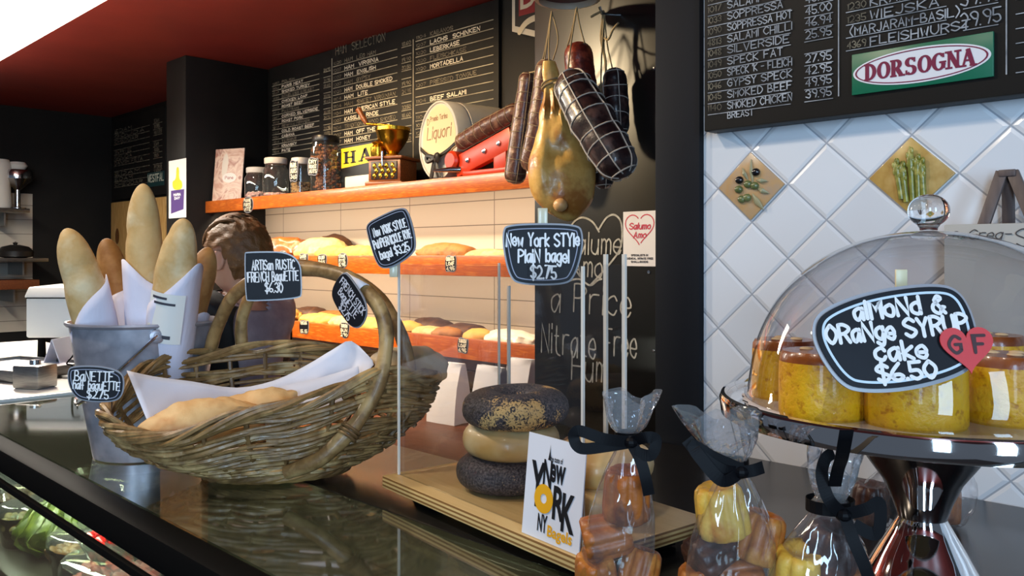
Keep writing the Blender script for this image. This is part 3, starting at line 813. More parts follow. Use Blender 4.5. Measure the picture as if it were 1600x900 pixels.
tx.build('small_lettering', mat('poster_grey', (70, 66, 70), .6), po)

# red emblem sign high on the far wall
e0 = PY(822, 40, YB - .03)
em = thing('emblem_sign', 'red shield sign with white border hung beside the pillar top', 'sign', (e0.x, YB - .03, e0.z - .2))
ME = wallframe(Vector((PY(803, 40, YB - .03).x, YB - .03, PY(803, 50, YB - .03).z)))
sh = ccw([(0, 0), (.14, -.05), (.28, -.08), (.42, -.05), (.56, 0), (.56, .55), (0, .55)])
MB().prism(sh, .012, ME).build('panel', mat('emblem_white', (206, 196, 178), .5), em)
MB().prism([(x * .93 + .02, y * .93 + .02) for x, y in sh], .002, ME, z0=.012).build('field', mat('emblem_black', (26, 20, 18), .5), em)
MB().prism([(.045, .058), (.515, .058), (.515, .5), (.045, .5)], .001, ME, z0=.0142).build('red_field', mat('emblem_red', (140, 26, 28), .5), em)
e2 = MB(); typed(e2, 'D', .10, .135, .10, ME, .0156, bold=.02)
pen(e2, [(v.x, v.y) for v in spline([(.05, -0.012, 0), (.09, .02, 0), (.15, .032, 0), (.26, .03, 0)], 5)], .028, ME, .0156)
e2.build('lettering', mat('emblem_cream', (214, 200, 170), .5), em)

# ------------------------------------------------------------------ signs
M_sign = mat('sign_chalk_black', (15, 17, 24), 0.5, col2=(20, 22, 30), scale=30, spec=.22)
M_lam = mat('laminate_edge', (150, 150, 156), 0.25)
M_pen = mat('white_marker', (240, 240, 240), 0.6)
M_pengrey = mat('grey_marker', (150, 156, 176), 0.6)
M_tagpen = mat('cream_marker', (236, 226, 200), 0.6)
def signboard(name, label, cat, M, w, h, outline, lines, th, group=None, border=None, border_mat=None, lam=.0019, thick=.0022, pen_mat=None, slant=0.0):
    o = ccw([(x * w / 2, y * h / 2) for x, y in outline])
    o = chaikin(o, 3)
    bx_ = M @ Vector((0, -h / 2, 0))
    s = thing(name, label, cat, bx_, group, M=Matrix.Translation(bx_) @ M.to_3x3().to_4x4())
    if lam:
        MB().prism(o, thick * .7, M, z0=-thick * 1.2).build('laminate_edge', M_lam, s)
        o2 = shrink(o, lam)
    else: o2 = o
    MB().prism(o2, thick, M, z0=-thick * .5).build('board', M_sign, s)
    zt = thick * .5
    if border:
        MB().ring(shrink(o2, border[0]), shrink(o2, border[0] + border[1]), zt, .0003, M).build('border_line', border_mat or M_pengrey, s)
    t = MB()
    for (txt, cx, cy, hh, ww) in lines:
        write(t, txt, cx * w / 2, cy * h / 2, hh * h, th, M, zt + .0004, width=ww * w, wob=.05, slant=slant)
    t.build('lettering', pen_mat or M_pen, s)
    return s

# ------------------------------------------------------------------ shelves
SZ = 1.878
ts = thing('wall_shelf', 'orange stained timber shelf above the bread racks', 'shelf', (-3.25, YS, SZ - .07))
MB().span((-4.818, YS, SZ - .07), (-1.71, YS + .03, SZ)).build('front_board', M_orange, ts, bevel=.003)
MB().span((-4.818, YS + .03, SZ - .03), (-1.71, YB - .022, SZ - .002)).build('shelf_board', M_brown, ts, bevel=.002)
for zt, lb, nm in ((1.552, 'upper orange timber bread rack below the jar shelf', 'bread_rack'), (1.212, 'lower orange timber bread rack above the bench', 'bread_rack')):
    b_ = thing(nm, lb, 'bread rack', (-3.25, YS, zt - .082), 'bread racks')
    MB().span((-4.818, YS, zt - .084), (-1.71, YS + .028, zt)).build('front_board', M_orange, b_, bevel=.003)
    MB().span((-4.818, YS + .028, zt - .05), (-1.71, YB - .022, zt - .022)).build('rack_board', M_brown, b_, bevel=.002)
bn = thing('back_bench', 'brown timber bench under the bread racks', 'bench', (-3.2, 2.1, 0))
MB().span((-4.815, 1.62, .88), (-1.712, YB - .022, .92)).build('bench_top', M_brown, bn, bevel=.004)
MB().span((-4.78, 1.68, 0), (-1.74, YB - .022, .88)).build('bench_cabinet', M_brown, bn, bevel=.004)

# shelf price tags ------------------------------------------------
SHD = [(-1, 1), (1, 1), (1, .1), (.6, -1), (-.6, -1), (-1, .1)]
SHR = [(-1, .8), (-.3, 1), (.5, .8), (1, .95), (.85, -.8), (.3, -1), (-.4, -.85), (-1, -.95)]
SHC = [(-1, 1), (1, 1), (1, -1), (-1, -1)]
tags = [(387, 320, 20, 25, SHC, ('PANNE', 'FORTE', 'VITE'), 'black price tag on the front of the jar shelf'),
        (441, 401, 17, 20, SHC, ('BEST', 'ROLL', '1.50'), 'price tag under the glossy brown roll'),
        (474, 407, 18, 24, SHR, ('DANISH', 'RYE', '4.95'), 'price tag under the tall pale loaf'),
        (503, 409, 18, 24, SHD, ('GOLDEN', 'PAN', '4.5'), 'shield price tag between the two golden loaves on the upper rack'),
        (535, 407, 19, 24, SHC, ('STONE', 'RYE', '5.95'), 'price tag under the right golden loaf on the upper rack'),
        (704, 412, 23, 28, SHR, ('CIABATTA', 'LOAF', '4.95'), 'price tag under the brown topped loaf on the upper rack'),
        (475, 511, 19, 23, SHR, ('TOSCANA', '5.5'), 'price tag under the yellow loaf at the left of the lower rack'),
        (538, 516, 19, 25, SHD, ('TURKISH', 'BUN', '2.90'), 'shield price tag under the pale loaves on the lower rack'),
        (604, 530, 18, 22, SHC, ('VIENNA', '3.95'), 'price tag on the lower rack behind the basket handle'),
        (723, 540, 22, 26, SHR, ('TURKISH', 'LOAF', '4.95'), 'price tag on the lower rack left of the wrapped loaf')]
for px, py, pw, ph, shp, ls, lb in tags:
    p = PY(px, py, YS - .0035); dep = (p - CAM).dot(VD)
    k = dep / FPX
    wx = pw * k / (0.7164 + 0.6977 * (px - 800) / FPX) * 1.0
    M = wallframe(p) @ Matrix.Rotation(math.radians(random.uniform(-4, 4)), 4, 'Z')
    nL = len(ls)
    signboard('price_tag', lb, 'price tag', M, wx * .8, ph * k, shp, [(t, 0, .55 - 1.1 * i / (nL - 1), .19, .66) for i, t in enumerate(ls)],  .0034, 'shelf price tags', border=None, lam=.0042, thick=.003, pen_mat=M_tagpen)
    # (laminated cream rim)
# ------------------------------------------------------------------ breads
def bread_mat(name, c1, c2, c3, scale=14, rough=.6, bump=.35, flour=0.0, coat=0.0):
    return mat(name, c1, rough, col2=c2, col3=c3, scale=scale, lo=.3, hi=.72, bump=bump, bscale=70, coat=coat)
M_gold = bread_mat('golden_crust', (218, 158, 66), (228, 178, 88), (194, 128, 46))
M_pale = bread_mat('pale_floury_crust', (224, 194, 138), (214, 174, 108), (232, 210, 164))
M_dark = bread_mat('dark_rye_crust', (92, 58, 34), (70, 42, 26), (112, 74, 44))
M_wheat = bread_mat('wheat_crust', (148, 92, 42), (176, 116, 56), (120, 70, 32))
M_glaze = bread_mat('glossy_brown_roll', (150, 76, 30), (176, 100, 44), (112, 52, 20), rough=.3, coat=.4)
M_bag = mat('bread_bag_plastic', (236, 226, 206), .25, col2=(246, 240, 226), scale=20, bump=.6, bscale=36)
def loaf_mesh(mb, L, W, H, M, seed=0, amp=.06, flat=.35, sharp=.75, nu=28, nv=20, slash=0):
    vs = []; fs = []
    o = Vector((seed * 3.1, seed * 1.7, seed * .9))
    for i in range(nu + 1):
        u = -PI / 2 + PI * i / nu
        cx = math.copysign(abs(math.sin(u)) ** .9, math.sin(u)); rad = max(0.0, math.cos(u)) ** sharp
        for j in range(nv):
            a = 2 * PI * j / nv
            d = Vector((cx, rad * math.cos(a), rad * math.sin(a)))
            p = Vector((d.x * L / 2, d.y * W / 2, d.z * H * (.62 if d.z > 0 else .38)))
            k = 1 + amp * noise.noise(Vector((d.x * 2.2, d.y * 2.2, d.z * 2.2)) + o) * 2 + amp * .5 * noise.noise(d * 6 + o)
            p = p * k
            if slash and d.z > .2:
                ph = (d.x * slash + d.y * .5) % 1.0
                p.z -= H * .05 * math.exp(-((ph - .5) / .12) ** 2) * (d.z)
            zb = -H * .38 * (1 - flat)
            if p.z < zb: p.z = zb + (p.z - zb) * .08
            vs.append((p.x, p.y, p.z + H * .38 * (1 - flat) + .001))
    for i in range(nu):
        for j in range(nv):
            a, b = i * nv + j, i * nv + (j + 1) % nv
            fs.append((a, b, b + nv, a + nv))
    mb.add(vs, fs, M)
def shelf_bread(name, px0, px1, ptop, zbase, Y, m, label, rot=0, W=.13, seed=1, slash=0, grp='loaves on the bread racks', k=1.0, amp=.05):
    pxm = (px0 + px1) / 2; r = ray(pxm, ptop); dep = Y / r.y
    p = CAM + r * dep; H = max(.05, p.z - zbase)
    rate = FPX * (0.7164 + 0.6977 * (pxm - 800) / FPX) / dep
    wpx = (px1 - px0) / rate
    L = max(.12, wpx * k)
    Y = min(max(Y, 2.338 + W / 2 + L * .42 * abs(math.sin(math.radians(rot)))), 2.692 - W / 2)
    mb = MB(); M = Matrix.Translation((p.x, Y, zbase)) @ Matrix.Rotation(math.radians(rot), 4, 'Z')
    loaf_mesh(mb, L, W, H, M, seed, amp=amp, slash=slash)
    o = mb.build(name, m, origin=(p.x, Y, zbase)); tag(o, label, 'bread', grp)
    return o
ZU, ZL = 1.531, 1.191
shelf_bread('bread_roll', 418, 462, 364, ZU, 2.43, M_glaze, 'glossy brown roll on the upper rack behind the person', 20, .16, 1, amp=.09)
shelf_bread('bread_loaf', 452, 492, 374, ZU, 2.58, M_dark, 'dark loaf at the back of the upper rack beside the glossy roll', 10, .14, 2)
shelf_bread('bread_loaf', 462, 520, 366, ZU, 2.43, M_pale, 'tall pale floury loaf leaning on the upper rack', 24, .17, 3, k=.85, amp=.10)
shelf_bread('bread_loaf', 500, 545, 360, ZU, 2.62, M_dark, 'dark round rye loaf at the back of the upper rack', 0, .16, 4)
shelf_bread('bread_loaf', 492, 548, 380, ZU, 2.40, M_gold, 'left of two golden loaves on the upper rack', 8, .12, 5, slash=2, k=.8)
shelf_bread('bread_loaf', 524, 588, 380, ZU, 2.385, M_gold, 'right of two golden loaves, half behind the pumpernickel bagel sign', 5, .12, 6, slash=2, k=.85)
shelf_bread('bread_loaf', 651, 742, 376, ZU, 2.44, M_wheat, 'long brown topped loaf on the upper rack behind the bagel case', 4, .15, 7, k=.85)
shelf_bread('bread_loaf', 722, 800, 386, ZU, 2.39, M_pale, 'white loaf on the upper rack left of the plain bagel sign', 3, .12, 8, k=.85)
shelf_bread('bread_roll', 447, 467, 480, ZL, 2.5, M_gold, 'small knobbly roll on the lower rack beside the person', 0, .09, 9, amp=.14)
shelf_bread('bread_loaf', 468, 507, 476, ZL, 2.6, M_dark, 'dark rye loaf at the back left of the lower rack', 0, .15, 10)
shelf_bread('bread_loaf', 500, 545, 483, ZL, 2.6, M_wheat, 'brown loaf at the back of the lower rack behind the yellow loaf', 0, .15, 11)
shelf_bread('bread_loaf', 465, 526, 487, ZL, 2.40, M_gold, 'yellow loaf at the left front of the lower rack', 10, .14, 12, slash=2, k=.85)
shelf_bread('bread_loaf', 520, 572, 490, ZL, 2.44, M_pale, 'pale loaf on the lower rack behind the French stick sign', 12, .14, 13, k=.85)
shelf_bread('bread_loaf', 556, 606, 493, ZL, 2.41, M_gold, 'golden loaf on the lower rack between the basket handles', 6, .13, 14, k=.85)
shelf_bread('bread_loaf', 612, 655, 498, ZL, 2.42, M_gold, 'golden loaf on the lower rack just right of the basket handle', 20, .12, 15, k=.85)
shelf_bread('bread_loaf', 650, 700, 493, ZL, 2.6, M_dark, 'dark round loaf at the back middle of the lower rack', 0, .16, 16)
shelf_bread('bread_loaf', 634, 690, 508, ZL, 2.37, M_pale, 'flat pale loaf at the front middle of the lower rack', 8, .12, 17, k=.8)
shelf_bread('bread_loaf', 664, 706, 509, ZL, 2.355, M_wheat, 'brown pointed loaf beside the flat pale loaf on the lower rack', 24, .08, 18, k=.8)
shelf_bread('bread_loaf', 700, 752, 502, ZL, 2.52, M_dark, 'dark oval loaf at the back right of the lower rack', 0, .17, 19)
shelf_bread('bread_loaf', 728, 766, 510, ZL, 2.40, M_gold, 'golden end loaf next to the white wrapped loaf on the lower rack', 4, .12, 20, k=.9)
wl_ = shelf_bread('wrapped_loaf', 752, 834, 512, ZL, 2.38, M_bag, 'white plastic wrapped loaf at the right end of the lower rack', 3, .12, 21, k=.9, amp=.09)
# paper bags standing on the bench
def paper_bag(px, py0, pw, ph, Y, label, tilt=0):
    base = PY(px, py0 + ph, Y); top = PY(px, py0, Y); dep = (base - CAM).dot(VD)
    w = pw * dep / FPX / .68; h = top.z - .921
    M = Matrix.Translation((base.x, Y, .921)) @ Matrix.Rotation(tilt, 4, 'Z')
    b = MB(); vs = []; d = .05
    lv = [(0, 1, 1), (.25, 1, .95), (.6, .98, .7), (.9, 1.0, .35), (1.0, 1.02, .18)]
    for t, a, c in lv:
        x = w / 2 * a; y = d * c
        vs += [(-x, -y, h * t), (0, -y * 1.05, h * t), (x, -y, h * t), (x * .93, 0, h * t), (x, y, h * t), (0, y, h * t), (-x, y, h * t), (-x * .93, 0, h * t)]
    fs = [tuple(range(7, -1, -1))]
    for i in range(4):
        for j in range(8): fs.append((i * 8 + j, i * 8 + (j + 1) % 8, (i + 1) * 8 + (j + 1) % 8, (i + 1) * 8 + j))
    b.add(vs, fs, M)
    tag(b.build('paper_bag', M_paper, solid=.001, origin=(base.x, Y, .921)), label, 'paper bag', 'white paper bags on the bench')
paper_bag(702, 566, 40, 60, 2.10, 'white paper bag on the bench, left of those behind the bagel case', .1)
paper_bag(768, 572, 40, 60, 2.05, 'white paper bag on the bench seen just behind the acrylic posts', -.08)
paper_bag(815, 560, 32, 60, 2.18, 'white paper bag on the bench beside the black pillar', .05)
paper_bag(645, 575, 34, 50, 2.22, 'white paper bag on the bench behind the basket end', .2)

# ------------------------------------------------------------------ things on the jar shelf
M_glass = clear_mat('jar_glass', (240, 244, 240), base=.07, gain=.9, power=3.0, rough=.02, haze=.02)
M_lidw = mat('jar_lid_white', (206, 200, 190), .4); M_lidb = mat('jar_lid_black', (22, 20, 19), .35)
M_candy = mat('pink_candy', (214, 150, 150), .5, col2=(236, 210, 200), scale=60)
M_nuts = mat('brown_nuts', (120, 62, 24), .5, col2=(168, 100, 48), scale=70, col3=(86, 44, 20))
M_nutp = mat('pale_nuts', (190, 150, 92), .5, col2=(150, 108, 60), scale=70)
def shelf_at(px, Y, z=None):
    r = ray(px, 300); dep = Y / r.y; p = CAM + r * dep
    return Vector((p.x, Y, SZ if z is None else z)), dep / FPX
def jar(px, Y, pw, top, kind, lidm, fill, frac, label, tagw=None):
    p, k = shelf_at(px, Y); r = pw * k / 2; H = PY(px, top, Y).z - SZ
    j = thing('storage_jar', label, 'jar', p, 'jars on the shelf'); T = WM[j]
    lid = min(.035, H * .18); hb = H - lid
    if kind == 'round':
        prof = [(r * .9, .001), (r, .012), (r, hb * .8), (r * .82, hb * .93), (r * .8, hb)]
        MB().lathe(prof, 28, T).build('glass', M_glass, j)
        MB().lathe([(r * .84, hb), (r * .88, hb + .004), (r * .88, H - .004), (r * .8, H), (0, H)], 28, T).build('lid', lidm, j)
        mod = None
    else:
        o = chaikin([(-r, -r), (r, -r), (r, r), (-r, r)], 2)
        b = MB(); b.prism(o, hb * .9, T, z0=.001); b.prism([(x * .86, y * .86) for x, y in o], hb * .1, T, z0=hb * .9); b.build('glass', M_glass, j)
        MB().prism([(x * .9, y * .9) for x, y in o], lid, T, z0=hb).build('lid', lidm, j, bevel=.004)
    f = MB(); n = 230
    for _ in range(n):
        while True:
            x, y = random.uniform(-1, 1), random.uniform(-1, 1)
            if kind != 'round' or x * x + y * y < 1: break
        s_ = random.uniform(.009, .014)
        if max(abs(x), abs(y)) < .55 and random.random() < .7: x, y = (x / max(abs(x), abs(y), .01) * .8, y) if random.random() < .5 else (x, y / max(abs(y), .01) * .8)
        if kind == 'round' and math.hypot(x, y) > 1: q = math.hypot(x, y); x, y = x / q * .95, y / q * .95
        f.sphere((x * (r - .016), y * (r - .016), .012 + random.random() * (hb * frac - .02)), (s_, s_ * .8, s_ * .7), 6, 5, T)
    o_ = f.build('filling', fill, j); o_['kind'] = 'stuff'
    return j, p, k, r, H
jar(401, 2.40, 36, 262, 'round', M_lidw, M_candy, .28, 'small round glass jar with a little pink candy, beside the picture card')
jar(431, 2.42, 40, 247, 'round', M_lidw, M_candy, .14, 'taller round glass jar nearly empty, left of the nut jars')
j3 = jar(470, 2.40, 30, 247, 'square', M_lidw, M_nutp, .42, 'square glass jar with pale nuts and a black paper tag')
j4 = jar(509, 2.42, 44, 213, 'square', M_lidb, M_nuts, .97, 'large square jar full of brown nuts under a black lid')
for (jj, px, py, w, h, ls) in ((j3, 459, 267, 15, 36, ('HAZEL', 'NUTS', '34.0')), (j4, 489, 260, 18, 30, ('DRY', 'ROAST', 'NUTS'))):
    Yf = (jj[1].y - jj[3]) - .006; p = PY(px, py, Yf); k = (p - CAM).dot(VD) / FPX
    M = frame(px, py, (p - CAM).dot(VD) - .03, yaw=-20)
    signboard('jar_tag', 'black handwritten tag hung on the %s' % ('pale nut jar' if px < 480 else 'large brown nut jar'), 'tag', M, w * k * 1.1, h * k, SHR, [(t, 0, .5 - .5 * i, .18, .66) for i, t in enumerate(ls)], .0042, 'jar tags', lam=.005, pen_mat=M_tagpen)
# picture card
M = frame(357, 274, 5.0, yaw=-22, pitch=-6)
pc = thing('picture_card', 'pinkish picture card of a figure standing at the left end of the shelf', 'card', M @ Vector((0, -.16, 0)), M=Matrix.Translation(M @ Vector((0, -.16, 0))) @ M.to_3x3().to_4x4())
MB().box((0, 0, 0), (.215, .325, .006), M).build('card', mat('picture_print', (206, 160, 138), .5, col2=(232, 206, 184), scale=9, dist=2.0, col3=(178, 120, 104)), pc, bevel=.001)
MB().prism(ell(.052, .030, 32), .001, M @ Matrix.Translation((.01, -.015, .0031))).build('label_oval', mat('label_cream', (240, 226, 214), .5), pc)
w2 = MB(); write(w2, 'Pane', .01, -.015, .018, .003, M, .0046, width=.06); w2.build('lettering', mat('label_ink', (170, 110, 100), .6), pc)
MB().prism(chaikin([(-.045, -.02), (-.02, -.02), (.0, .09), (-.025, .15), (-.055, .08)], 2), .0006, M, z0=.0031).build('figure', mat('print_pale', (226, 214, 196), .6), pc)
# yellow HA sign
YH = 2.46
p0 = PY(533, 262, YH); p1 = PY(600, 262, YH)
ha = thing('advert_sign', 'yellow and black sign reading HA behind the coffee grinder', 'sign', ((p0.x + p1.x) / 2, YH, SZ))
zA, zB2 = PY(545, 262, YH).z, PY(545, 231, YH).z
MB().span((p0.x, YH, SZ + .001), (p1.x, YH + .012, zB2 + .012)).build('panel', mat('sign_black', (18, 18, 18), .4), ha)
MH2 = wallframe(Vector((p0.x, YH - .001, zA)))
wv = p1.x - p0.x; hv = zB2 - zA
MB().prism([(.004, 0), (wv, .02), (wv, hv + .005), (.004, hv)], .001, MH2).build('yellow_field', mat('sign_yellow', (240, 206, 30), .4), ha)
t = MB()
def slab(ch, x, w, h, y0):
    tk = w * .26
    def bar(a, b, th):
        a = Vector(a); b = Vector(b); d = (b - a).normalized(); n_ = Vector((-d.y, d.x)) * th / 2
        t.add([(q.x, q.y, .0013) for q in (a - n_, b - n_, b + n_, a + n_)], [(0, 1, 2, 3)], MH2)
    if ch == 'H':
        bar((x + .2 * w, y0), (x + .2 * w, y0 + h), tk); bar((x + .8 * w, y0), (x + .8 * w, y0 + h), tk); bar((x + .2 * w, y0 + h / 2), (x + .8 * w, y0 + h / 2), h * .12)
        for cx in (.2, .8):
            for cy in (.05, .95): bar((x + (cx - .24) * w, y0 + cy * h), (x + (cx + .24) * w, y0 + cy * h), h * .1)
    else:
        bar((x + .16 * w, y0), (x + .5 * w, y0 + h), tk * .6); bar((x + .48 * w, y0 + h), (x + .86 * w, y0), tk); bar((x + .3 * w, y0 + h * .33), (x + .72 * w, y0 + h * .33), h * .1)
        for cx in (.14, .86): bar((x + (cx - .2) * w, y0 + .05 * h), (x + (cx + .2) * w, y0 + .05 * h), h * .1)
slab('H', wv * .08, wv * .28, hv * .62, hv * .2); slab('A', wv * .44, wv * .28, hv * .62, hv * .22)
t.build('lettering', mat('sign_ink', (16, 14, 12), .5), ha)
tag(MB().span((PY(540, 290, 2.4).x, 2.395, SZ), (PY(577, 290, 2.4).x, 2.44, PY(560, 274, 2.395).z)).build('white_box', mat('shelf_white_box', (214, 208, 198), .5), bevel=.004), 'low white box on the shelf in front of the yellow sign', 'box')
# coffee grinder
p, k = shelf_at(614, 2.43)
g = thing('coffee_grinder', 'brass and wood coffee grinder with a crank on the shelf', 'coffee grinder', p, M=Matrix.Translation(p) @ Matrix.Rotation(math.radians(24), 4, 'Z'))
T = WM[g]
M_brass = mat('brass', (214, 168, 56), .24, 1.0, col2=(190, 140, 40), scale=18)
M_gwood = mat('grinder_wood', (150, 84, 36), .35, col2=(112, 58, 24), scale=10, stretch=(1, 12, 12))
bw = 58 * k / 2; zt = PY(614, 247, 2.43).z - SZ
b = MB(); b.span((-bw * 1.1, -bw * 1.1, 0), (bw * 1.1, bw * 1.1, .018), T); b.span((-bw * .95, -bw * .95, .018), (bw * .95, bw * .95, zt - .014), T); b.span((-bw * 1.1, -bw * 1.1, zt - .014), (bw * 1.1, bw * 1.1, zt), T)
b.build('box', M_gwood, g, bevel=.004)
d_ = MB().span((-bw * .78, -bw * .95 - .006, .028), (bw * .78, -bw * .95 + .002, zt - .024), T).build('drawer', mat('grinder_drawer', (40, 26, 16), .4), g, bevel=.003)
cr = MB()
for i in range(4):
    for j in range(3):
        cr.sphere((-bw * .55 + i * bw * .36 + (j % 2) * bw * .12, -bw * .95 - .007, .045 + j * (zt - .09) / 2), (.010, .004, .014), 8, 6, T)
cr.build('gold_crest', M_brass, d_)
MB().tube([(0, -bw * .95 - .004, zt - .05), (0, -bw * .95 - .02, zt - .045), (0, -bw * .95 - .02, zt + .02)], .005, 8, M=T).build('latch', M_steel, g)
hb = PY(614, 200, 2.43).z - SZ
rb = 52 * k / 2
MB().lathe([(rb * .45, zt), (rb * .5, zt + .012), (rb * .3, zt + .02), (rb * .6, zt + .05), (rb * .92, zt + .09), (rb, hb - .02), (rb * 1.05, hb - .016), (rb * 1.05, hb), (rb * .9, hb), (rb * .86, hb - .02), (0, hb - .04)], 32, T).build('bowl', M_brass, g)
c = MB(); top = hb + .012
MB().tube([(0, 0, hb - .05), (0, 0, top), (-.05, 0, top + .006), (-.13, -.02, top + .012)], .006, 10, M=T).build('crank', M_brass, g)
MB().lathe([(.008, 0), (.014, .03), (.012, .06), (.016, .085), (0, .096)], 14, T @ Matrix.Translation((-.13, -.02, top + .012)) @ Matrix.Rotation(math.radians(-32), 4, 'Y')).build('crank_knob', M_gwood, g)
MB().lathe([(.03, zt), (.034, zt + .02), (.034, zt + .05), (.02, zt + .062), (.03, zt + .075), (.0, zt + .09)], 16, T @ Matrix.Translation((-bw * .8, -.02, 0))).build('brass_cup', M_brass, g)
# barrel lying on its side
p, k = shelf_at(690, 2.50)
R0 = 62 * k * .93; hz = (PY(690, 157, 2.38).z - SZ) / 2
br = thing('barrel', 'cream drum lying on its side on the shelf with a dark ribbon', 'barrel', p)
ax = Vector((.15, .99, 0)).normalized(); ctr = Vector((PY(684, 220, 2.372).x, 2.372, SZ + hz + .001))
side = Vector((-ax.y, ax.x, 0))
MBx = Matrix(((side.x, 0, ax.x), (side.y, 0, ax.y), (0, 1, 0))).to_4x4(); MBx.translation = ctr
Lb = .30
bar = MB(); bar.lathe([(0, .006), (hz * .93, .006), (hz * .95, 0), (hz * .985, 0), (hz, .004), (hz, .07), (hz * .985, .072), (hz * .985, .08), (hz, .082), (hz, Lb - .004), (hz * .97, Lb), (0, Lb)], 48, MBx, sx=.92)
bar.build('drum', mat('drum_cream', (206, 202, 190), .45, col2=(190, 186, 174), scale=6), br)
lbM = MBx @ Matrix.Rotation(PI, 4, 'Y') @ Matrix.Translation((0, 0, -.006))
lab = MB(); oo = [(x * .86 * hz * .9, y * hz * .9) for x, y in [(math.cos(a), math.sin(a)) for a in [math.radians(v) for v in range(-25, 206, 7)]]]
lab.prism(oo, .001, lbM); lab.build('label', mat('drum_label', (222, 204, 160), .6), br)
lt_ = MB(); write(lt_, 'Liquori', 0, hz * .22, hz * .30, .007, lbM, .0014, width=hz * 1.1, slant=.15); write(lt_, 'Premio Torino', 0, hz * .58, hz * .12, .004, lbM, .0014, width=hz * .8)
write(lt_, 'D', -hz * .5, hz * .52, hz * .14, .004, lbM, .0014)
lt_.build('lettering', mat('drum_ink', (150, 118, 84), .6), br)
rbm = mat('dark_ribbon', (34, 30, 28), .5)
rb_ = MB()
for s_ in (-1, 1):
    rb_.strip(spline([lbM @ Vector((s_ * hz * .86, -hz * .12, .004)), lbM @ Vector((s_ * hz * .45, -hz * .32, .012)), lbM @ Vector((0, -hz * .44, .016))], 6), Vector((0, 0, .009)))
    rb_.strip(spline([lbM @ Vector((0, -hz * .44, .018)), lbM @ Vector((s_ * hz * .08, -hz * .7, .022)), lbM @ Vector((s_ * hz * .2, -hz * .95, .018))], 6), lbM.to_3x3() @ Vector((.016, 0, 0)))
    rb_.tube(spline([lbM @ Vector((0, -hz * .44, .02)), lbM @ Vector((s_ * hz * .24, -hz * .38, .034)), lbM @ Vector((s_ * hz * .22, -hz * .52, .034)), lbM @ Vector((0, -hz * .46, .02))], 6), .009, 6)
rb_.build('ribbon', rbm, br, solid=.002)
# red ham clamp with a salami lying on it
def salami(mb, pts, rads, n=20, lump=.05, seed=0):
    q0 = spline(pts, 12); L_ = [0.0]
    for a_, b_ in zip(q0, q0[1:]): L_.append(L_[-1] + (b_ - a_).length)
    tot = L_[-1]; q = []; rr = []; m = 40; ds = []
    for i in range(m):
        s_ = i / (m - 1); d = tot * (s_ + (0.5 - 0.5 * math.cos(PI * s_))) / 2 if 0.2 < s_ < 0.8 else tot * (s_ * .35 + .65 * (0.5 - 0.5 * math.cos(PI * s_)))
        ds.append(d)
    ds.sort()
    for d in ds:
        k = 0
        while k < len(L_) - 2 and L_[k + 1] < d: k += 1
        f = (d - L_[k]) / max(1e-9, L_[k + 1] - L_[k]); q.append(q0[k].lerp(q0[k + 1], min(1, f)))
        t = d / tot; j = t * (len(rads) - 1); a = int(min(j, len(rads) - 2)); f = j - a
        cap = min(d, tot - d) / (rads[a] * 1.0)
        e = max(.05, math.sqrt(max(0, 1 - (1 - min(1, cap)) ** 2)))
        rr.append((rads[a] * (1 - f) + rads[a + 1] * f) * e * (1 + lump * noise.noise(Vector((t * 9, seed, 0)))))
    mb.tube(q, rr, n)
    return q, rr
def netting(mb, q, rr, rings, longs, th=.0018, off=1.02):
    """cord rings and lengthwise cords over a sausage path"""
    m = len(q)
    tang = [(q[min(i + 1, m - 1)] - q[max(i - 1, 0)]).normalized() for i in range(m)]
    nv = Vector((.3, .9, .2)); fr = []
    for t in tang:
        nv = (nv - t * nv.dot(t)).normalized(); fr.append((nv.copy(), t.cross(nv)))
    for k in range(rings):
        i = int((k + .7) / (rings + .4) * (m - 1)); tl = random.uniform(-.25, .25)
        a_, b_ = fr[i]
        mb.tube([q[i] + (a_ * math.cos(w) + b_ * math.sin(w)) * rr[i] * off + tang[i] * rr[i] * tl * math.cos(w + 1) for w in [2 * PI * s / 18 for s in range(18)]], th, 5, closed=True)
    for k in range(longs):
        w = 2 * PI * k / longs + .3
        mb.tube([q[i] + (fr[i][0] * math.cos(w) + fr[i][1] * math.sin(w)) * rr[i] * off for i in range(1, m - 1)], th, 5)
M_sal = mat('dark_salami', (108, 66, 50), .38, col2=(80, 46, 38), scale=34, col3=(148, 108, 86), bump=.5, bscale=60, coat=.15)
M_cord = mat('butcher_cord', (160, 136, 104), .8)
M_cordw = mat('white_cord', (206, 196, 184), .8)
YR = 2.316
hc = thing('ham_clamp', 'orange red metal ham clamp on the shelf beside the barrel', 'ham clamp', PY(740, 270, YR))
M_rede = mat('red_enamel', (206, 58, 22), .35)
a, b = PY(712, 262, YR), PY(800, 214, YR)
dv = (b - a).normalized(); nv = Vector((dv.z, 0, -dv.x)) if abs(dv.y) < .5 else Vector((0, 0, 1))
nv = Vector((-dv.z, 0, dv.x)); 
r0 = MB()
def obar(a, b, hw, y0, y1):
    vs = [a + nv * hw, b + nv * hw, b - nv * hw, a - nv * hw]
    r0.add([(v.x, y0, v.z) for v in vs] + [(v.x, y1, v.z) for v in vs], [(0, 1, 2, 3), (7, 6, 5, 4), (0, 4, 5, 1), (1, 5, 6, 2), (2, 6, 7, 3), (3, 7, 4, 0)])
obar(a, b, .044, YR - .006, YR + .03)
r0.build('arm', M_rede, hc, bevel=.006)
MB().lathe([(.04, 0), (.04, .05), (.03, .06), (0, .06)], 20, wallframe(a + Vector((-.01, .034, .03)))).build('pivot', M_rede, hc)
MB().span((b.x - .1, YR - .004, SZ), (b.x - .03, YR + .03, b.z - .03)).build('post', M_rede, hc, bevel=.004)
MB().span((a.x + .05, YR - .01, SZ), (b.x, YR + .04, SZ + .02)).build('foot', M_rede, hc, bevel=.004)
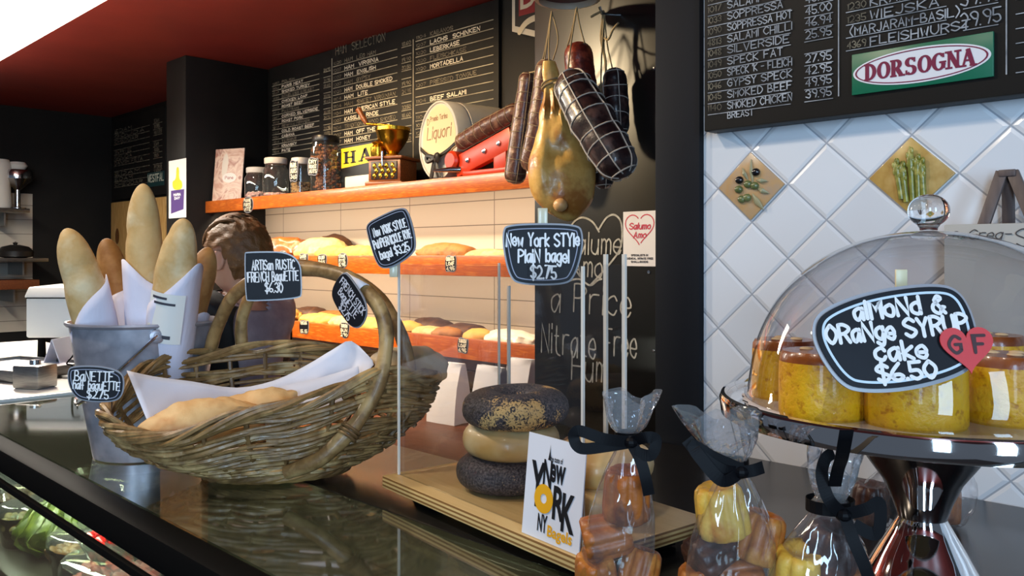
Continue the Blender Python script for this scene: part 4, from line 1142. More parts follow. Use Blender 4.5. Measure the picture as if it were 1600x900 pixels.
for f in (.25, .55, .8):
    q = a.lerp(b, f); MB().lathe([(.011, 0), (.010, .006), (0, .008)], 12, wallframe(Vector((q.x, YR - .006, q.z)))).build('bolt', M_steel, hc)
q = a + Vector((.0, -.03, -.01)); MB().tube([q + Vector((.03, .03, .0)), q, q + Vector((-.05, -.05, -.005))], [.014, .012, .004], 10).build('spike', M_steel, hc)
sm = MB(); q, rr = salami(sm, [PY(716, 226, YR - .004), PY(760, 200, YR), PY(815, 170, YR)], [.036, .040, .036], seed=3)
s1 = thing('salami', 'tied brown salami lying along the red ham clamp', 'salami', q[0]); sm.build('sausage', M_sal, s1)
nb = MB(); netting(nb, q, rr, 9, 3, .0018); nb.build('cord', M_cord, s1)
nb = MB(); nb.tube(spline([q[1], q[0] + Vector((-.03, -.01, -.02)), q[0] + Vector((-.05, 0, -.06))], 5), .004, 6); nb.build('cord_tail', M_cord, s1)
# small white tub at the shelf end
p, k = shelf_at(788, 2.36)
tb = thing('white_tub', 'small white lidded tub at the right end of the shelf', 'tub', p)
MB().lathe([(.034, .001), (.038, .08), (.038, .085)], 24, WM[tb]).build('tub', M_white, tb)
MB().lathe([(.041, .085), (.041, .105), (.036, .108), (0, .108)], 24, WM[tb]).build('lid', M_lidw, tb)

# ------------------------------------------------------------------ hanging meats in front of the pillar
YHG = 1.70
rg0 = PY(887, -6, YHG)
ring = thing('hanging_ring', 'white hoop with a dark red plate hung from the ceiling above the meats', 'hanging rack', (rg0.x, YHG, rg0.z))
T = WM[ring]
MB().lathe([(.078, -.012), (.088, -.01), (.092, 0), (.088, .012), (.078, .014), (.074, 0), (.078, -.012)], 40, T).build('hoop', mat('hoop_white', (206, 196, 176), .45), ring)
MB().lathe([(0, .004), (.076, .004), (.076, .012), (0, .012)], 40, T).build('plate', mat('hoop_red', (92, 20, 18), .4), ring)
for k in range(3):
    a = 2 * PI * k / 3 + .4
    MB().tube([rg0 + Vector((.08 * math.cos(a), .08 * math.sin(a), .005)), rg0 + Vector((0, 0, CEIL - rg0.z))], .003, 6).build('hanging_wire', M_steel, ring)
M_string = mat('hanging_string', (150, 128, 92), .85)
def hang(name, label, pts, rads, m, rings, longs, strings, seed, th=.0011, cordm=None, grp='hanging salamis'):
    b = MB(); q, rr = salami(b, pts, rads, 22, .06, seed)
    t = thing(name, label, 'salami', q[-1], grp)
    b.build('sausage', m, t)
    if rings or longs:
        nb = MB(); netting(nb, q, rr, rings, longs, th); nb.build('netting', cordm or M_cord, t)
    if strings:
        sb = MB()
        for s_ in strings: sb.tube(spline(s_, 5), .0022, 6)
        sb.build('string', M_string, t)
    return q
def G(px, py, Y=YHG): return PY(px, py, Y)
hk = [G(862, 18, 1.70), G(901, 12, 1.66), G(944, 20, 1.78)]
hang('salami', 'slim brown salami at the far left of the hanging bunch', [G(826, 112, 1.79), G(815, 200, 1.785), G(803, 288, 1.78)], [.024, .030, .032], M_sal, 10, 4,
     [[G(826, 114, 1.785), G(846, 100, 1.74), hk[0]]], 1)
hang('salami', 'tall brown netted salami second from the left, beside the ham', [G(856, 92, 1.72), G(844, 190, 1.715), G(826, 268, 1.71)], [.030, .034, .030], M_sal, 11, 4,
     [[G(851, 94, 1.70), hk[0]], [G(864, 94, 1.70), G(872, 60, 1.7), hk[0]]], 2)
M_redsal = mat('red_salami', (120, 40, 26), .35, col2=(86, 30, 22), scale=30, col3=(150, 62, 40), bump=.7, bscale=45, coat=.2)
hang('salami', 'plain red salami with no netting, topmost of the hanging bunch', [G(902, 66, 1.70), G(908, 130, 1.70), G(916, 200, 1.72)], [.038, .040, .036], M_redsal, 0, 0,
     [[G(886, 74, 1.70), G(893, 50, 1.68), hk[1]], [G(916, 76, 1.70), G(906, 40, 1.68), hk[1]]], 5)
M_bigsal = mat('black_salami', (52, 32, 32), .34, col2=(34, 22, 24), scale=26, col3=(92, 66, 60), bump=.5, bscale=40, coat=.25)
hang('salami', 'thick black netted salami hanging diagonally across the ham', [G(886, 118, 1.525), G(932, 200, 1.505), G(978, 276, 1.51)], [.044, .053, .047], M_bigsal, 9, 6,
     [[G(886, 122, 1.515), G(892, 70, 1.60), hk[1]]], 7, .0018, M_cordw)
hang('salami', 'dark netted salami at the right, hanging from the long straight string', [G(960, 106, 1.79), G(963, 170, 1.785), G(966, 214, 1.78)], [.030, .034, .030], M_bigsal, 5, 4,
     [[G(957, 108, 1.79), G(949, 70, 1.79), hk[2]], [G(951, 150, 1.785), G(944, 80, 1.79), hk[2]]], 9, .0013, M_cordw)
hang('salami', 'dark salami end showing below the diagonal salami', [G(938, 170, 1.715), G(940, 240, 1.71), G(944, 296, 1.71)], [.026, .028, .026], M_bigsal, 7, 4,
     [[G(938, 172, 1.74), G(940, 90, 1.76), hk[2]]], 12, .0013, M_cordw)
# knotted string hank on a hook in the pillar
kh = thing('string_hank', 'knotted hank of string on a hook beside the red salami', 'string', hk[2])
kb = MB()
for s_ in range(5):
    o = Vector((random.uniform(-.006, .006), random.uniform(-.004, .004), 0))
    kb.tube(spline([G(925, 26, 1.76) + o, G(940, 18, 1.77) + o, hk[2] + o, G(944, 40, 1.78) + o * 2, G(941, 62, 1.78) + o, G(947, 100, 1.785) + o * .5, G(946, 150, 1.78) + o], 5), .003, 6)
kb.build('hank', M_string, kh)
kb = MB(); kb.tube(spline([G(941, 56, 1.78), G(950, 62, 1.76), G(958, 46, 1.75), G(966, 36, 1.74)], 5), .003, 6); kb.build('loose_end', M_string, kh)
MB().tube([hk[2] + Vector((0, .075, .01)), hk[2] + Vector((0, .02, .0)), hk[2] + Vector((0, -.01, -.004)), hk[2] + Vector((0, -.02, .012))], .004, 8).build('hook', M_steel, kh)
# cured ham
hm = thing('cured_ham', 'whole cured ham hanging between the salamis', 'ham', G(880, 345))
Yh = 1.62
sil = [(858, 96, 9), (860, 112, 13), (862, 132, 14), (866, 150, 17), (869, 172, 24), (872, 196, 32), (874, 222, 42), (876, 248, 50), (878, 272, 53), (880, 294, 51), (883, 315, 43), (886, 332, 29), (888, 343, 12), (888, 346, 0)]
rows_ = []
ns = 40
pts = spline([(a, b, c) for a, b, c in sil], 4)
vs = []; fs = []
for (px, py, hw) in [(v.x, v.y, max(v.z, 0)) for v in pts]:
    c = PY(px, py, Yh); k = (c - CAM).dot(VD) / FPX; r = hw * k
    for j in range(ns):
        a = 2 * PI * j / ns
        dx, dd = math.cos(a), math.sin(a)
        q = c + VR * (r * dx) + VD * (r * dd * .62)
        n_ = noise.noise(q * 9) * .010 + noise.noise(q * 22) * .005
        w = min(1, r / .04)
        dirv = (VR * dx + VD * dd * .62)
        q += dirv * n_ * w
        # folds and the hollow of the hip bone
        fx = (px + hw * dx - 876) ; fy = py - 240
        if dd < 0:
            q += VD * (.016 * math.exp(-((fx + 2) / 13) ** 2 - ((fy) / 14) ** 2))
            q += VD * (-.012 * math.exp(-((fx - 2) / 10) ** 2 - ((fy + 42) / 22) ** 2))
            q += VD * (.010 * math.exp(-((fx + 18) / 5) ** 2 - ((fy - 5) / 40) ** 2))
            q += VD * (.012 * math.exp(-((fx + 12 + .3 * (fy - 52)) / 4) ** 2 - ((fy - 52) / 16) ** 2))
            q += VD * (-.012 * math.exp(-((fx + 34) / 12) ** 2 - ((fy - 30) / 30) ** 2))
            q += VD * (-.008 * math.cos(fx * .5) * math.exp(-((py - 160) / 24) ** 2) * w)
        vs.append(q)
m_ = len(pts)
for i in range(m_ - 1):
    for j in range(ns): fs.append((i * ns + j, i * ns + (j + 1) % ns, (i + 1) * ns + (j + 1) % ns, (i + 1) * ns + j))
fs.append(tuple(range(ns - 1, -1, -1)))
M_ham = mat('cured_ham_skin', (196, 144, 66), .36, col2=(220, 176, 98), scale=11, col3=(166, 106, 44), bump=.45, bscale=38, coat=.12)
MB().add(vs, fs).build('meat', M_ham, hm)
kn = PY(876, 326, Yh - .062 * .62 - .03)
MB().sphere(PY(874, 322, 1.60) - VD * .045, (.019, .017, .017), 16, 12).build('bone', mat('ham_bone', (220, 176, 118), .4, col2=(204, 150, 96), scale=30), hm)
cb = MB()
for z_, py in ((0, 130), (.004, 136)):
    c = PY(863, py, Yh); r = 16 * (c - CAM).dot(VD) / FPX
    cb.tube([c + VR * (r * math.cos(w)) + VD * (r * .66 * math.sin(w)) + UP * (.010 * math.cos(w + 1)) for w in [2 * PI * s / 20 for s in range(20)]], .003, 6, closed=True)
cb.tube(spline([PY(866, 130, Yh - .02), PY(880, 124, Yh - .05), PY(888, 116, 1.57)], 5), .003, 6)
cb.tube(spline([PY(858, 98, Yh), PY(858, 60, 1.66), hk[0]], 5), .0025, 6)
cb.build('cord', M_string, hm)

# ------------------------------------------------------------------ decorated tiles
def deco(px, py, label):
    c = PY(px, py, YT - .004)
    t = thing('decorative_tile', label, 'tile', (c.x, YT, c.z - TDZ / 2), 'decorated tiles')
    return t, c
t, c = deco(1175, 291, 'decorated diamond tile with raised green and black olives')
MT = wallframe(Vector((TX0, YT, TZ0)))
dia = [(TDX * .47, 0), (0, TDZ * .47), (-TDX * .47, 0), (0, -TDZ * .47)]
M_tan = mat('tan_glaze', (186, 166, 142), .3, col2=(190, 152, 104), scale=14, col3=(166, 148, 134), coat=.2)
MB().prism(ccw(dia), .005, MT).build('tile', M_tan, t, bevel=.0012)
M_ogreen = mat('olive_green', (112, 120, 74), .3, col2=(86, 96, 56), scale=40, coat=.3); M_oblk = mat('olive_black', (22, 20, 24), .15, coat=.4)
for (x, y, m, nm) in ((.010, .020, M_oblk, 'black_olive'), (-.017, .010, M_oblk, 'black_olive'), (-.018, -.004, M_ogreen, 'green_olive'), (.008, .000, M_ogreen, 'green_olive'), (-.013, -.019, M_ogreen, 'green_olive'), (-.004, -.017, M_ogreen, 'green_olive'), (-.003, .003, M_ogreen, 'green_olive')):
    MB().sphere((x, y, .007), (.0066, .0060, .005), 14, 10, MT).build(nm, m, t)
lf = MB()
for (x0, y0, x1, y1, w) in ((.004, .005, .002, .040, .003), (.012, -.004, .030, -.012, .004), (.004, -.012, .022, -.036, .005), (.010, .008, .028, .006, .0035), (-.004, .01, -.012, .028, .003)):
    a = Vector((x0, y0, .006)); b = Vector((x1, y1, .0065)); d = (b - a).normalized(); n_ = Vector((-d.y, d.x, 0))
    lf.tube([a, a.lerp(b, .5) + Vector((0, 0, .003)), b], [.0012, w, .0006], 8, M=MT, flat=.4)
lf.build('leaf', mat('olive_leaf', (150, 146, 112), .4), t)
t, c = deco(1425, 274, 'decorated diamond tile with raised asparagus spears')
MT = wallframe(Vector((TX0 + 2 * TDX, YT, TZ0)))
MB().prism(ccw(dia), .005, MT).build('tile', mat('ochre_glaze', (200, 168, 96), .3, col2=(176, 140, 72), scale=16, col3=(210, 180, 118), coat=.2), t, bevel=.0012)
M_asp = mat('asparagus_green', (150, 148, 58), .35, col2=(112, 116, 44), scale=60, col3=(176, 168, 88), coat=.3)
for (x0, y0, x1, y1) in ((-.010, -.030, -.018, .024), (-.004, -.034, -.010, .020), (.004, -.032, .000, .038), (.011, -.032, .009, .028), (.017, -.026, .014, .022)):
    a = Vector((x0, y0, .008)); b = Vector((x1, y1, .008))
    s_ = MB(); ps = [a.lerp(b, i / 12) for i in range(13)]
    s_.tube(ps, [.0036, .0037, .0037, .0037, .0037, .0038, .004, .0044, .0048, .0048, .004, .0028, .0008], 10, M=MT)
    for i in range(5):
        q = a.lerp(b, .58 + i * .085); s_.sphere((q.x + (-1) ** i * .0028, q.y, q.z + .0022), (.0026, .0045, .002), 8, 6, MT)
    s_.build('asparagus_spear', M_asp, t)

# small wooden easel and grey handwritten board on the right wall ------
es = thing('easel', 'small dark wooden easel top standing against the tiles at the right edge', 'easel', PY(1572, 345, YT - .03))
M_ewood = mat('easel_wood', (98, 84, 80), .5, col2=(76, 64, 62), scale=14, stretch=(8, 8, 1))
ea = MB()
def strap(p0, p1, Y0, Y1, w=.0065):
    a = PY(*p0, Y0); b = PY(*p1, Y1); d = (b - a).normalized(); s_ = d.cross(Vector((0, 1, 0))).normalized()
    mb = MB(); mb.add([v + Vector((0, y, 0)) for y in (-.0035, .0035) for v in (a - s_ * w, b - s_ * w, b + s_ * w, a + s_ * w)], [(0, 1, 2, 3), (7, 6, 5, 4), (0, 4, 5, 1), (1, 5, 6, 2), (2, 6, 7, 3), (3, 7, 4, 0)])
    return mb
strap((1566, 268), (1510, 430), YT - .03, YT - .05).build('leg', M_ewood, es, bevel=.001)
strap((1582, 268), (1650, 430), YT - .03, YT - .05).build('leg', M_ewood, es, bevel=.001)
strap((1575, 268), (1577, 430), YT - .022, YT - .012).build('rear_leg', M_ewood, es, bevel=.001)
a = PY(1575, 268, YT - .03); MB().box((a.x, a.y, a.z - .002), (.018, .012, .008)).build('top_block', M_ewood, es, bevel=.001)
gb = PY(1545, 400, YT - .055)
nbd = thing('notice_board', 'grey handwritten notice on the easel behind the glass dome', 'notice', gb)
x0, x1 = PY(1478, 350, YT - .055).x, .02
zt, zbm = PY(1540, 350, YT - .055).z, PY(1540, 560, YT - .055).z
MB().span((x0, YT - .062, zbm), (x1, YT - .056, zt)).build('sheet', mat('grey_card', (176, 176, 172), .6, col2=(164, 164, 160), scale=6), nbd, bevel=.001)
w2 = MB(); MN = wallframe(Vector((0, YT - .0625, 0)))
q = PY(1545, 366, YT - .0625); write(w2, 'Greg-', q.x, q.z, .011, .0012, MN, .0006, width=.044, slant=.25)
q = PY(1590, 366, YT - .0625); write(w2, 'S', q.x + .006, q.z - .004, .02, .0014, MN, .0006)
q = PY(1500, 366, YT - .0625); write(w2, 'for', q.x, q.z - .001, .008, .0012, MN, .0006, width=.018, slant=.25)
w2.build('handwriting', mat('pen_ink', (60, 58, 60), .6), nbd)

# flyer on the left pillar
fl = PY(277, 295, 2.178)
w_ = PY(291, 295, 2.178).x - PY(264, 295, 2.178).x; h_ = PY(277, 250, 2.178).z - PY(277, 341, 2.178).z
ff = thing('flyer', 'white flyer with a yellow figure over purple, taped to the left pillar', 'flyer', (fl.x, 2.178, fl.z - h_ / 2))
MB().box((fl.x, 2.1788, fl.z), (w_, .002, h_)).build('sheet', mat('flyer_white', (236, 236, 230), .5), ff)
MF = wallframe(Vector((fl.x, 2.1776, fl.z)))
MB().prism(ccw([(-w_ * .36, -h_ * .42), (w_ * .36, -h_ * .36), (w_ * .40, -h_ * .02), (-w_ * .36, -h_ * .02)]), .0004, MF).build('purple_field', mat('flyer_purple', (92, 66, 132), .5), ff)
MB().prism(ccw(chaikin([(-w_ * .22, -h_ * .02), (w_ * .30, -h_ * .02), (w_ * .28, h_ * .12), (w_ * .1, h_ * .16), (w_ * .12, h_ * .36), (-w_ * .05, h_ * .38), (-w_ * .06, h_ * .16), (-w_ * .3, h_ * .14)], 2)), .0006, MF).build('yellow_figure', mat('flyer_yellow', (226, 216, 60), .5), ff)
w2 = MB(); write(w2, 'MARIA', 0, -h_ * .10, h_ * .035, .006, MF, .0009, width=w_ * .4); write(w2, 'DAY', 0, -h_ * .16, h_ * .035, .006, MF, .0009, width=w_ * .3)
w2.build('lettering', M_pen, ff)

# ------------------------------------------------------------------ far left: pine board, wall racks, scale
pb0, pb1 = PY(177, 400, 2.66), PY(262, 310, 2.66)
pbd = thing('pine_board', 'pale knotty pine board leaning in the recess behind the baguettes', 'board', ((pb0.x + pb1.x) / 2, 2.66, .92))
MB().span((pb0.x, 2.64, .92), (pb1.x, 2.69, PY(220, 312, 2.66).z)).build('board', mat('pine', (206, 166, 100), .5, col2=(190, 146, 82), scale=5, stretch=(6, 1, 1), col3=(214, 178, 116)), pbd, bevel=.006)
kq = PY(183, 369, 2.637)
MB().lathe([(.05, 0), (.03, .002), (0, .002)], 18, wallframe(kq), sx=.8, sy=1.3).build('knot', mat('pine_knot', (96, 58, 24), .5), pbd)
rb2 = thing('recess_bench', 'low dark bench under the pine board in the recess', 'bench', (-6.2, 2.4, 0))
MB().span((-7.44, 2.2, 0), (-5.1, YB - .005, .91)).build('bench', M_black, rb2, bevel=.01)
# racks on the far left wall
XL = -7.43
def lspan(px0, px1, py, X, z): return
def lw_shelf(zpy, px, X1, name, label, m, th=.03):
    z = PX(px, zpy, X1).z
    s_ = thing(name, label, 'shelf', (X1, 1.7, z - th))
    MB().span((XL - .015, .9, z - th), (X1, PX(px, zpy, X1).y, z)).build('shelf_board', m, s_, bevel=.004)
    for y in (1.1, PX(px, zpy, X1).y - .15):
        MB().span((XL - .015, y, z - th - .1), (X1 - .1, y + .012, z - th)).build('bracket', M_brushed, s_)
    return z, PX(px, zpy, X1).y
z1, y1 = lw_shelf(326, 47, -7.05, 'steel_shelf', 'steel wall shelf holding the juicer at the far left', M_brushed)
z2, y2 = lw_shelf(403, 76, -6.95, 'steel_shelf', 'lower steel wall shelf holding a dark pan at the far left', M_brushed)
z3, y3 = lw_shelf(437, 62, -6.95, 'timber_shelf', 'orange brown timber shelf below the steel shelves at the far left', M_brown, .07)
wpn = MB().span((XL - .02, .6, .95), (XL - .002, PX(51, 370, -7.43).y, PX(40, 326, -7.43).z + .12)); struct(wpn.build('trim_3', M_planks))
p = PX(6, 322, -7.2); 
ju = thing('juicer', 'white appliance with a steel bowl on the top shelf at the far left', 'juicer', (-7.2, p.y, z1))
T = Matrix.Translation((-7.22, PX(2, 300, -7.22).y - .04, z1))
hh_ = PX(4, 250, -7.22).z - z1
MB().lathe([(.10, 0), (.11, .02), (.10, hh_ * .5), (.11, hh_ * .9), (.09, hh_), (0, hh_)], 28, T).build('body', M_white, ju)
T2 = Matrix.Translation((-7.2, PX(32, 290, -7.2).y - .02, z1))
MB().lathe([(.06, 0), (.06, .01), (.02, .02), (.02, hh_ * .40), (.05, hh_ * .48), (.105, hh_ * .62), (.11, hh_ * .74), (.10, hh_ * .8), (.0, hh_ * .82)], 28, T2).build('bowl', M_steel, ju)
MB().lathe([(.05, hh_ * .82), (.07, hh_ * .9), (.05, hh_ * .97), (0, hh_ * .98)], 24, T2).build('cap', M_white, ju)
p = PX(24, 400, -7.12)
pn = thing('pan', 'dark round pan on the lower steel shelf at the far left', 'pan', (-7.12, p.y, z2))
MB().lathe([(.07, 0), (.12, .01), (.125, .05), (.09, .085), (.03, .1), (0, .1)], 24, Matrix.Translation((-7.12, p.y, z2))).build('pan', mat('dark_pan', (30, 28, 26), .4), pn)
MB().lathe([(.012, .1), (.02, .115), (0, .125)], 12, Matrix.Translation((-7.12, p.y, z2))).build('lid_knob', M_steel, pn)
# white scale on the serving ledge
LZ = CT - .01
sd = 2.42
q0 = P(40, 528, sd); q1 = P(124, 522, sd)
dirx = (q1 - q0); dirx.z = 0; dirx.normalize(); fr_n = Vector((dirx.y, -dirx.x, 0))
MS = Matrix(((dirx.x, fr_n.x, 0), (dirx.y, fr_n.y, 0), (0, 0, 1))).to_4x4(); MS = Matrix.Translation(Vector((q0.x, q0.y, 0))) @ MS
zb_, zt_ = P(80, 528, sd).z, P(80, 465, sd).z
sc_ = thing('counter_scale', 'white boxy counter scale on the serving ledge left of the bucket', 'scale', (q0.x, q0.y, LZ))
w_ = 92 * sd / FPX
MB().span((0, -.20, zb_), (w_, 0, zt_), MS).build('body', M_white, sc_, bevel=.006)
b = MB(); b.add([(-.004, .004, zt_), (w_ + .004, .004, zt_), (w_ + .004, -.21, zt_), (-.004, -.21, zt_), (-.004, -.02, zt_ + .03), (w_ + .004, -.02, zt_ + .03), (w_ + .004, -.19, zt_ + .034), (-.004, -.19, zt_ + .034)],
      [(3, 2, 1, 0), (4, 5, 6, 7), (0, 1, 5, 4), (1, 2, 6, 5), (2, 3, 7, 6), (3, 0, 4, 7)], MS); b.build('lid', M_white, sc_, bevel=.004)
MB().span((.003, .0005, zt_ - .003), (w_ - .003, .003, zt_), MS).build('seam', M_trim, sc_)
for x in (.03, w_ - .03):
    for y in (-.03, -.17):
        MB().lathe([(.012, 0), (.010, zb_ - LZ)], 12, MS @ Matrix.Translation((x, y, LZ))).build('foot', M_trim, sc_)
MB().tube(spline([MS @ Vector((w_ - .012, .004, zt_ - .012)), MS @ Vector((w_ - .018, .03, zt_ - .02)), MS @ Vector((w_ - .018, .03, zt_ - .075)), MS @ Vector((w_ - .012, .004, zt_ - .085))], 4), .0028, 8).build('handle', M_trim, sc_)
# things lying on the ledge
def onledge(px, py): return PZ(px, py, LZ)
e = onledge(30, 585)
tr = thing('steel_tray', 'steel tray of white wrapping sheets on the serving ledge', 'tray', (e.x, e.y, LZ))
MT2 = Matrix.Translation((e.x, e.y, LZ)) @ Matrix.Rotation(.35, 4, 'Z')
b = MB(); b.span((-.15, -.11, 0), (.15, .11, .004), MT2)
for (a, c_) in (((-.15, -.11, 0), (.15, -.106, .03)), ((-.15, .106, 0), (.15, .11, .03)), ((-.15, -.11, 0), (-.146, .11, .03)), ((.146, -.11, 0), (.15, .11, .03))): b.span(a, c_, MT2)
b.build('tray', M_brushed, tr, bevel=.001)
for k in range(4): MB().span((-.13 + .004 * k, -.095, .005 + .005 * k), (.13 - .005 * k, .095 - .004 * k, .0095 + .005 * k), MT2 @ Matrix.Rotation(.02 * k, 4, 'Z')).build('wrapping_sheet', M_paper, tr)
e = onledge(96, 578)
tt = thing('tent_card', 'white folded tent card on the ledge in front of the scale', 'card', (e.x, e.y, LZ))
MTc = Matrix.Translation((e.x, e.y, LZ)) @ Matrix.Rotation(YAW, 4, 'Z')
h2 = .088; b = MB()
for s_ in (-1, 1):
    b.add([(s_ * .030 + x, y, z) for x, y, z in ((0, -.05, 0), (.002, -.05, 0), (.002, .05, 0), (0, .05, 0))] + [(x, y, h2) for x, y in ((0, -.05), (.002, -.05), (.002, .05), (0, .05))], [(0, 1, 2, 3), (4, 5, 6, 7), (0, 1, 5, 4), (1, 2, 6, 5), (2, 3, 7, 6), (3, 0, 4, 7)], MTc)
b.build('card', M_paper, tt)
e = onledge(108, 590)
wh = thing('wire_hook', 'bent wire ticket holder on the ledge left of the bucket', 'wire holder', (e.x, e.y, LZ))
MB().lathe([(.02, 0), (.02, .006), (0, .008)], 14, Matrix.Translation((e.x, e.y, LZ))).build('base', M_brushed, wh)
MB().tube(spline([e + Vector((0, 0, .005)), e + VR * .008 + Vector((0, 0, .03)), e + VR * -.006 + Vector((0, 0, .036)), e + VR * .012 + Vector((0, 0, .06)), e + VR * .022 + Vector((0, 0, .10))], 5), .002, 6).build('wire', M_trim, wh)
e = onledge(55, 606)
sb_ = thing('silver_block', 'grey metal weight block at the front of the serving ledge', 'block', (e.x, e.y, LZ))
MB().box((0, 0, .028), (.075, .06, .056), Matrix.Translation((e.x, e.y, LZ)) @ Matrix.Rotation(.5, 4, 'Z')).build('block', M_brushed, sb_, bevel=.006)
MB().lathe([(.012, .056), (.012, .066), (0, .068)], 14, Matrix.Translation((e.x, e.y, LZ))).build('knob', M_steel, sb_)

# ------------------------------------------------------------------ the person behind the counter
def skin_mesh(nodes, edges, root, sub=2, extra=None, voxel=None):
    names = list(nodes)
    me = bpy.data.meshes.new('skin')
    me.from_pydata([tuple(nodes[k][0]) for k in names], [(names.index(a), names.index(b)) for a, b in edges], [])
    ob = bpy.data.objects.new('skin', me); COL.objects.link(ob)
    md = ob.modifiers.new('s', 'SKIN')
    sv = me.skin_vertices[0].data
    for i, k in enumerate(names):
        r = nodes[k][1]; sv[i].radius = r if isinstance(r, tuple) else (r, r)
        sv[i].use_root = (k == root)
    md.use_smooth_shade = True
    s2 = ob.modifiers.new('b', 'SUBSURF'); s2.levels = sub; s2.render_levels = sub
    res = bpy.data.meshes.new_from_object(ob.evaluated_get(bpy.context.evaluated_depsgraph_get()))
    bpy.data.objects.remove(ob)
    V = [v.co.copy() for v in res.vertices]; Fc = [tuple(p.vertices) for p in res.polygons]
    bpy.data.meshes.remove(res)
    return V, Fc
def voxel_join(parts, vox, smooth=4):
    mb = MB()
    for V, Fc in parts: mb.add(V, Fc)
    me = bpy.data.meshes.new('j'); me.from_pydata([tuple(v) for v in mb.v], [], mb.f)
    ob = bpy.data.objects.new('j', me); COL.objects.link(ob)
    r = ob.modifiers.new('r', 'REMESH'); r.mode = 'VOXEL'; r.voxel_size = vox
    s_ = ob.modifiers.new('s', 'SMOOTH'); s_.iterations = smooth; s_.factor = .5
    res = bpy.data.meshes.new_from_object(ob.evaluated_get(bpy.context.evaluated_depsgraph_get()))
    bpy.data.objects.remove(ob)
    V = [v.co.copy() for v in res.vertices]; Fc = [tuple(p.vertices) for p in res.polygons]
    bpy.data.meshes.remove(res)
    return V, Fc
PD = 2.62
hc_ = P(368, 405, PD)                       # middle of the head
fw = (VR * -.88 + VD * .40 + UP * -.22).normalized()   # looking away to the left and a little down
lf_ = UP.cross(fw).normalized()             # towards the person's left
upv = fw.cross(lf_).normalized()
HB = Matrix(((fw.x, lf_.x, upv.x), (fw.y, lf_.y, upv.y), (fw.z, lf_.z, upv.z))).to_4x4(); HB.translation = hc_
hs = .112
def headfn(p, d):
    p = p.copy()
    if d.z < 0:      # jaw narrows to the chin
        k = 1 + d.z * .34; p.y *= k; p.x *= 1 + d.z * .12
        if d.x < 0: p.x *= 1 + d.z * .35
    if d.x > .5:
        p.x += .020 * math.exp(-((d.z + .10) / .16) ** 2 - (d.y / .16) ** 2)          # nose
        p.x += .006 * math.exp(-((d.z + .46) / .07) ** 2 - (d.y / .30) ** 2)          # lips
        p.x -= .006 * math.exp(-((d.z + .38) / .05) ** 2 - (d.y / .30) ** 2)
        p.x += .008 * math.exp(-((d.z + .80) / .16) ** 2 - (d.y / .30) ** 2)          # chin
        for s_ in (-1, 1): p.x -= .007 * math.exp(-((d.z - .10) / .10) ** 2 - ((d.y - s_ * .34) / .14) ** 2)   # eye sockets
        p.x += .005 * math.exp(-((d.z - .26) / .08) ** 2 - (d.y / .5) ** 2)           # brow
    return p
hm_ = MB(); hm_.sphere((0, 0, 0), (hs * .92, hs * .70, hs * 1.02), 40, 32, HB, headfn)
ear = MB()
for s_ in (-1, 1):
    E = HB @ Matrix.Translation((-.006, s_ * hs * .74, -.008)) @ Matrix.Rotation(s_ * .35, 4, 'Z') @ Matrix.Rotation(-.15, 4, 'Y')
    ear.sphere((0, 0, 0), (.018, .009, .032), 14, 12, E)
    ear.tube([E @ Vector((.018 * math.cos(a) * .95 - .002, s_ * .007, .031 * math.sin(a))) for a in [math.radians(v) for v in range(-70, 230, 20)]], .0048, 8)
nk = hc_ + fw * -.035 + UP * -.10
chest = P(376, 560, PD + .04); chest.z = 1.26
body = {
 'pelvis': (Vector((chest.x, chest.y, .95)), (.145, .11)), 'waist': (Vector((chest.x, chest.y, 1.08)), (.13, .10)), 'chest': (Vector((chest.x, chest.y, 1.26)), (.155, .115)),
 'upper': (chest + UP * .105 + fw * .02, (.12, .09)), 'neck': (nk + UP * -.035, .052), 'neck2': (nk + UP * .03, .050)}
lat = Vector((lf_.x, lf_.y, 0)).normalized(); fwh = Vector((fw.x, fw.y, 0)).normalized()
edges = [('pelvis', 'waist'), ('waist', 'chest'), ('chest', 'upper'), ('upper', 'neck'), ('neck', 'neck2')]
hands = []
for s_, nm in ((1, 'L'), (-1, 'R')):
    sh_ = chest + UP * .12 + lat * s_ * .165 + fw * .01
    el = sh_ + UP * -.27 + lat * s_ * .05 + fwh * .06; wr_ = el + fwh * .22 + UP * -.02 + lat * -s_ * .04
    hd_ = wr_ + fwh * .07 + UP * -.01
    body['sh' + nm] = (sh_, .062); body['el' + nm] = (el, .042); body['wr' + nm] = (wr_, .029); body['hd' + nm] = (hd_, (.022, .038))
    edges += [('upper', 'sh' + nm), ('sh' + nm, 'el' + nm), ('el' + nm, 'wr' + nm), ('wr' + nm, 'hd' + nm)]
    hp_ = Vector((chest.x, chest.y, .90)) + lat * s_ * .085
    body['hip' + nm] = (hp_, .088); body['kn' + nm] = (hp_ + UP * -.43 + fwh * .02, .060); body['an' + nm] = (hp_ + UP * -.815, .042); body['toe' + nm] = (hp_ + UP * -.862 + fwh * .15, (.034, .036))
    edges += [('pelvis', 'hip' + nm), ('hip' + nm, 'kn' + nm), ('kn' + nm, 'an' + nm), ('an' + nm, 'toe' + nm)]
    hands.append((s_, wr_, hd_))
fing = MB()
for s_, wr_, hd_ in hands:
    for k, (off, ln) in enumerate(((-.030, .062), (-.010, .072), (.010, .068), (.028, .054))):
        b0 = hd_ + lat * off + fwh * .015; 
        fing.tube([b0 - fwh * .03, b0 + fwh * ln * .4, b0 + fwh * ln * .75 + UP * -.010, b0 + fwh * ln + UP * -.026], [.010, .0095, .0088, .006], 8)
    t0 = wr_ + fwh * .03 - lat * s_ * .028
    fing.tube([t0, t0 - lat * s_ * .022 + fwh * .025, t0 - lat * s_ * .030 + fwh * .055 + UP * -.008], [.013, .011, .008], 8)
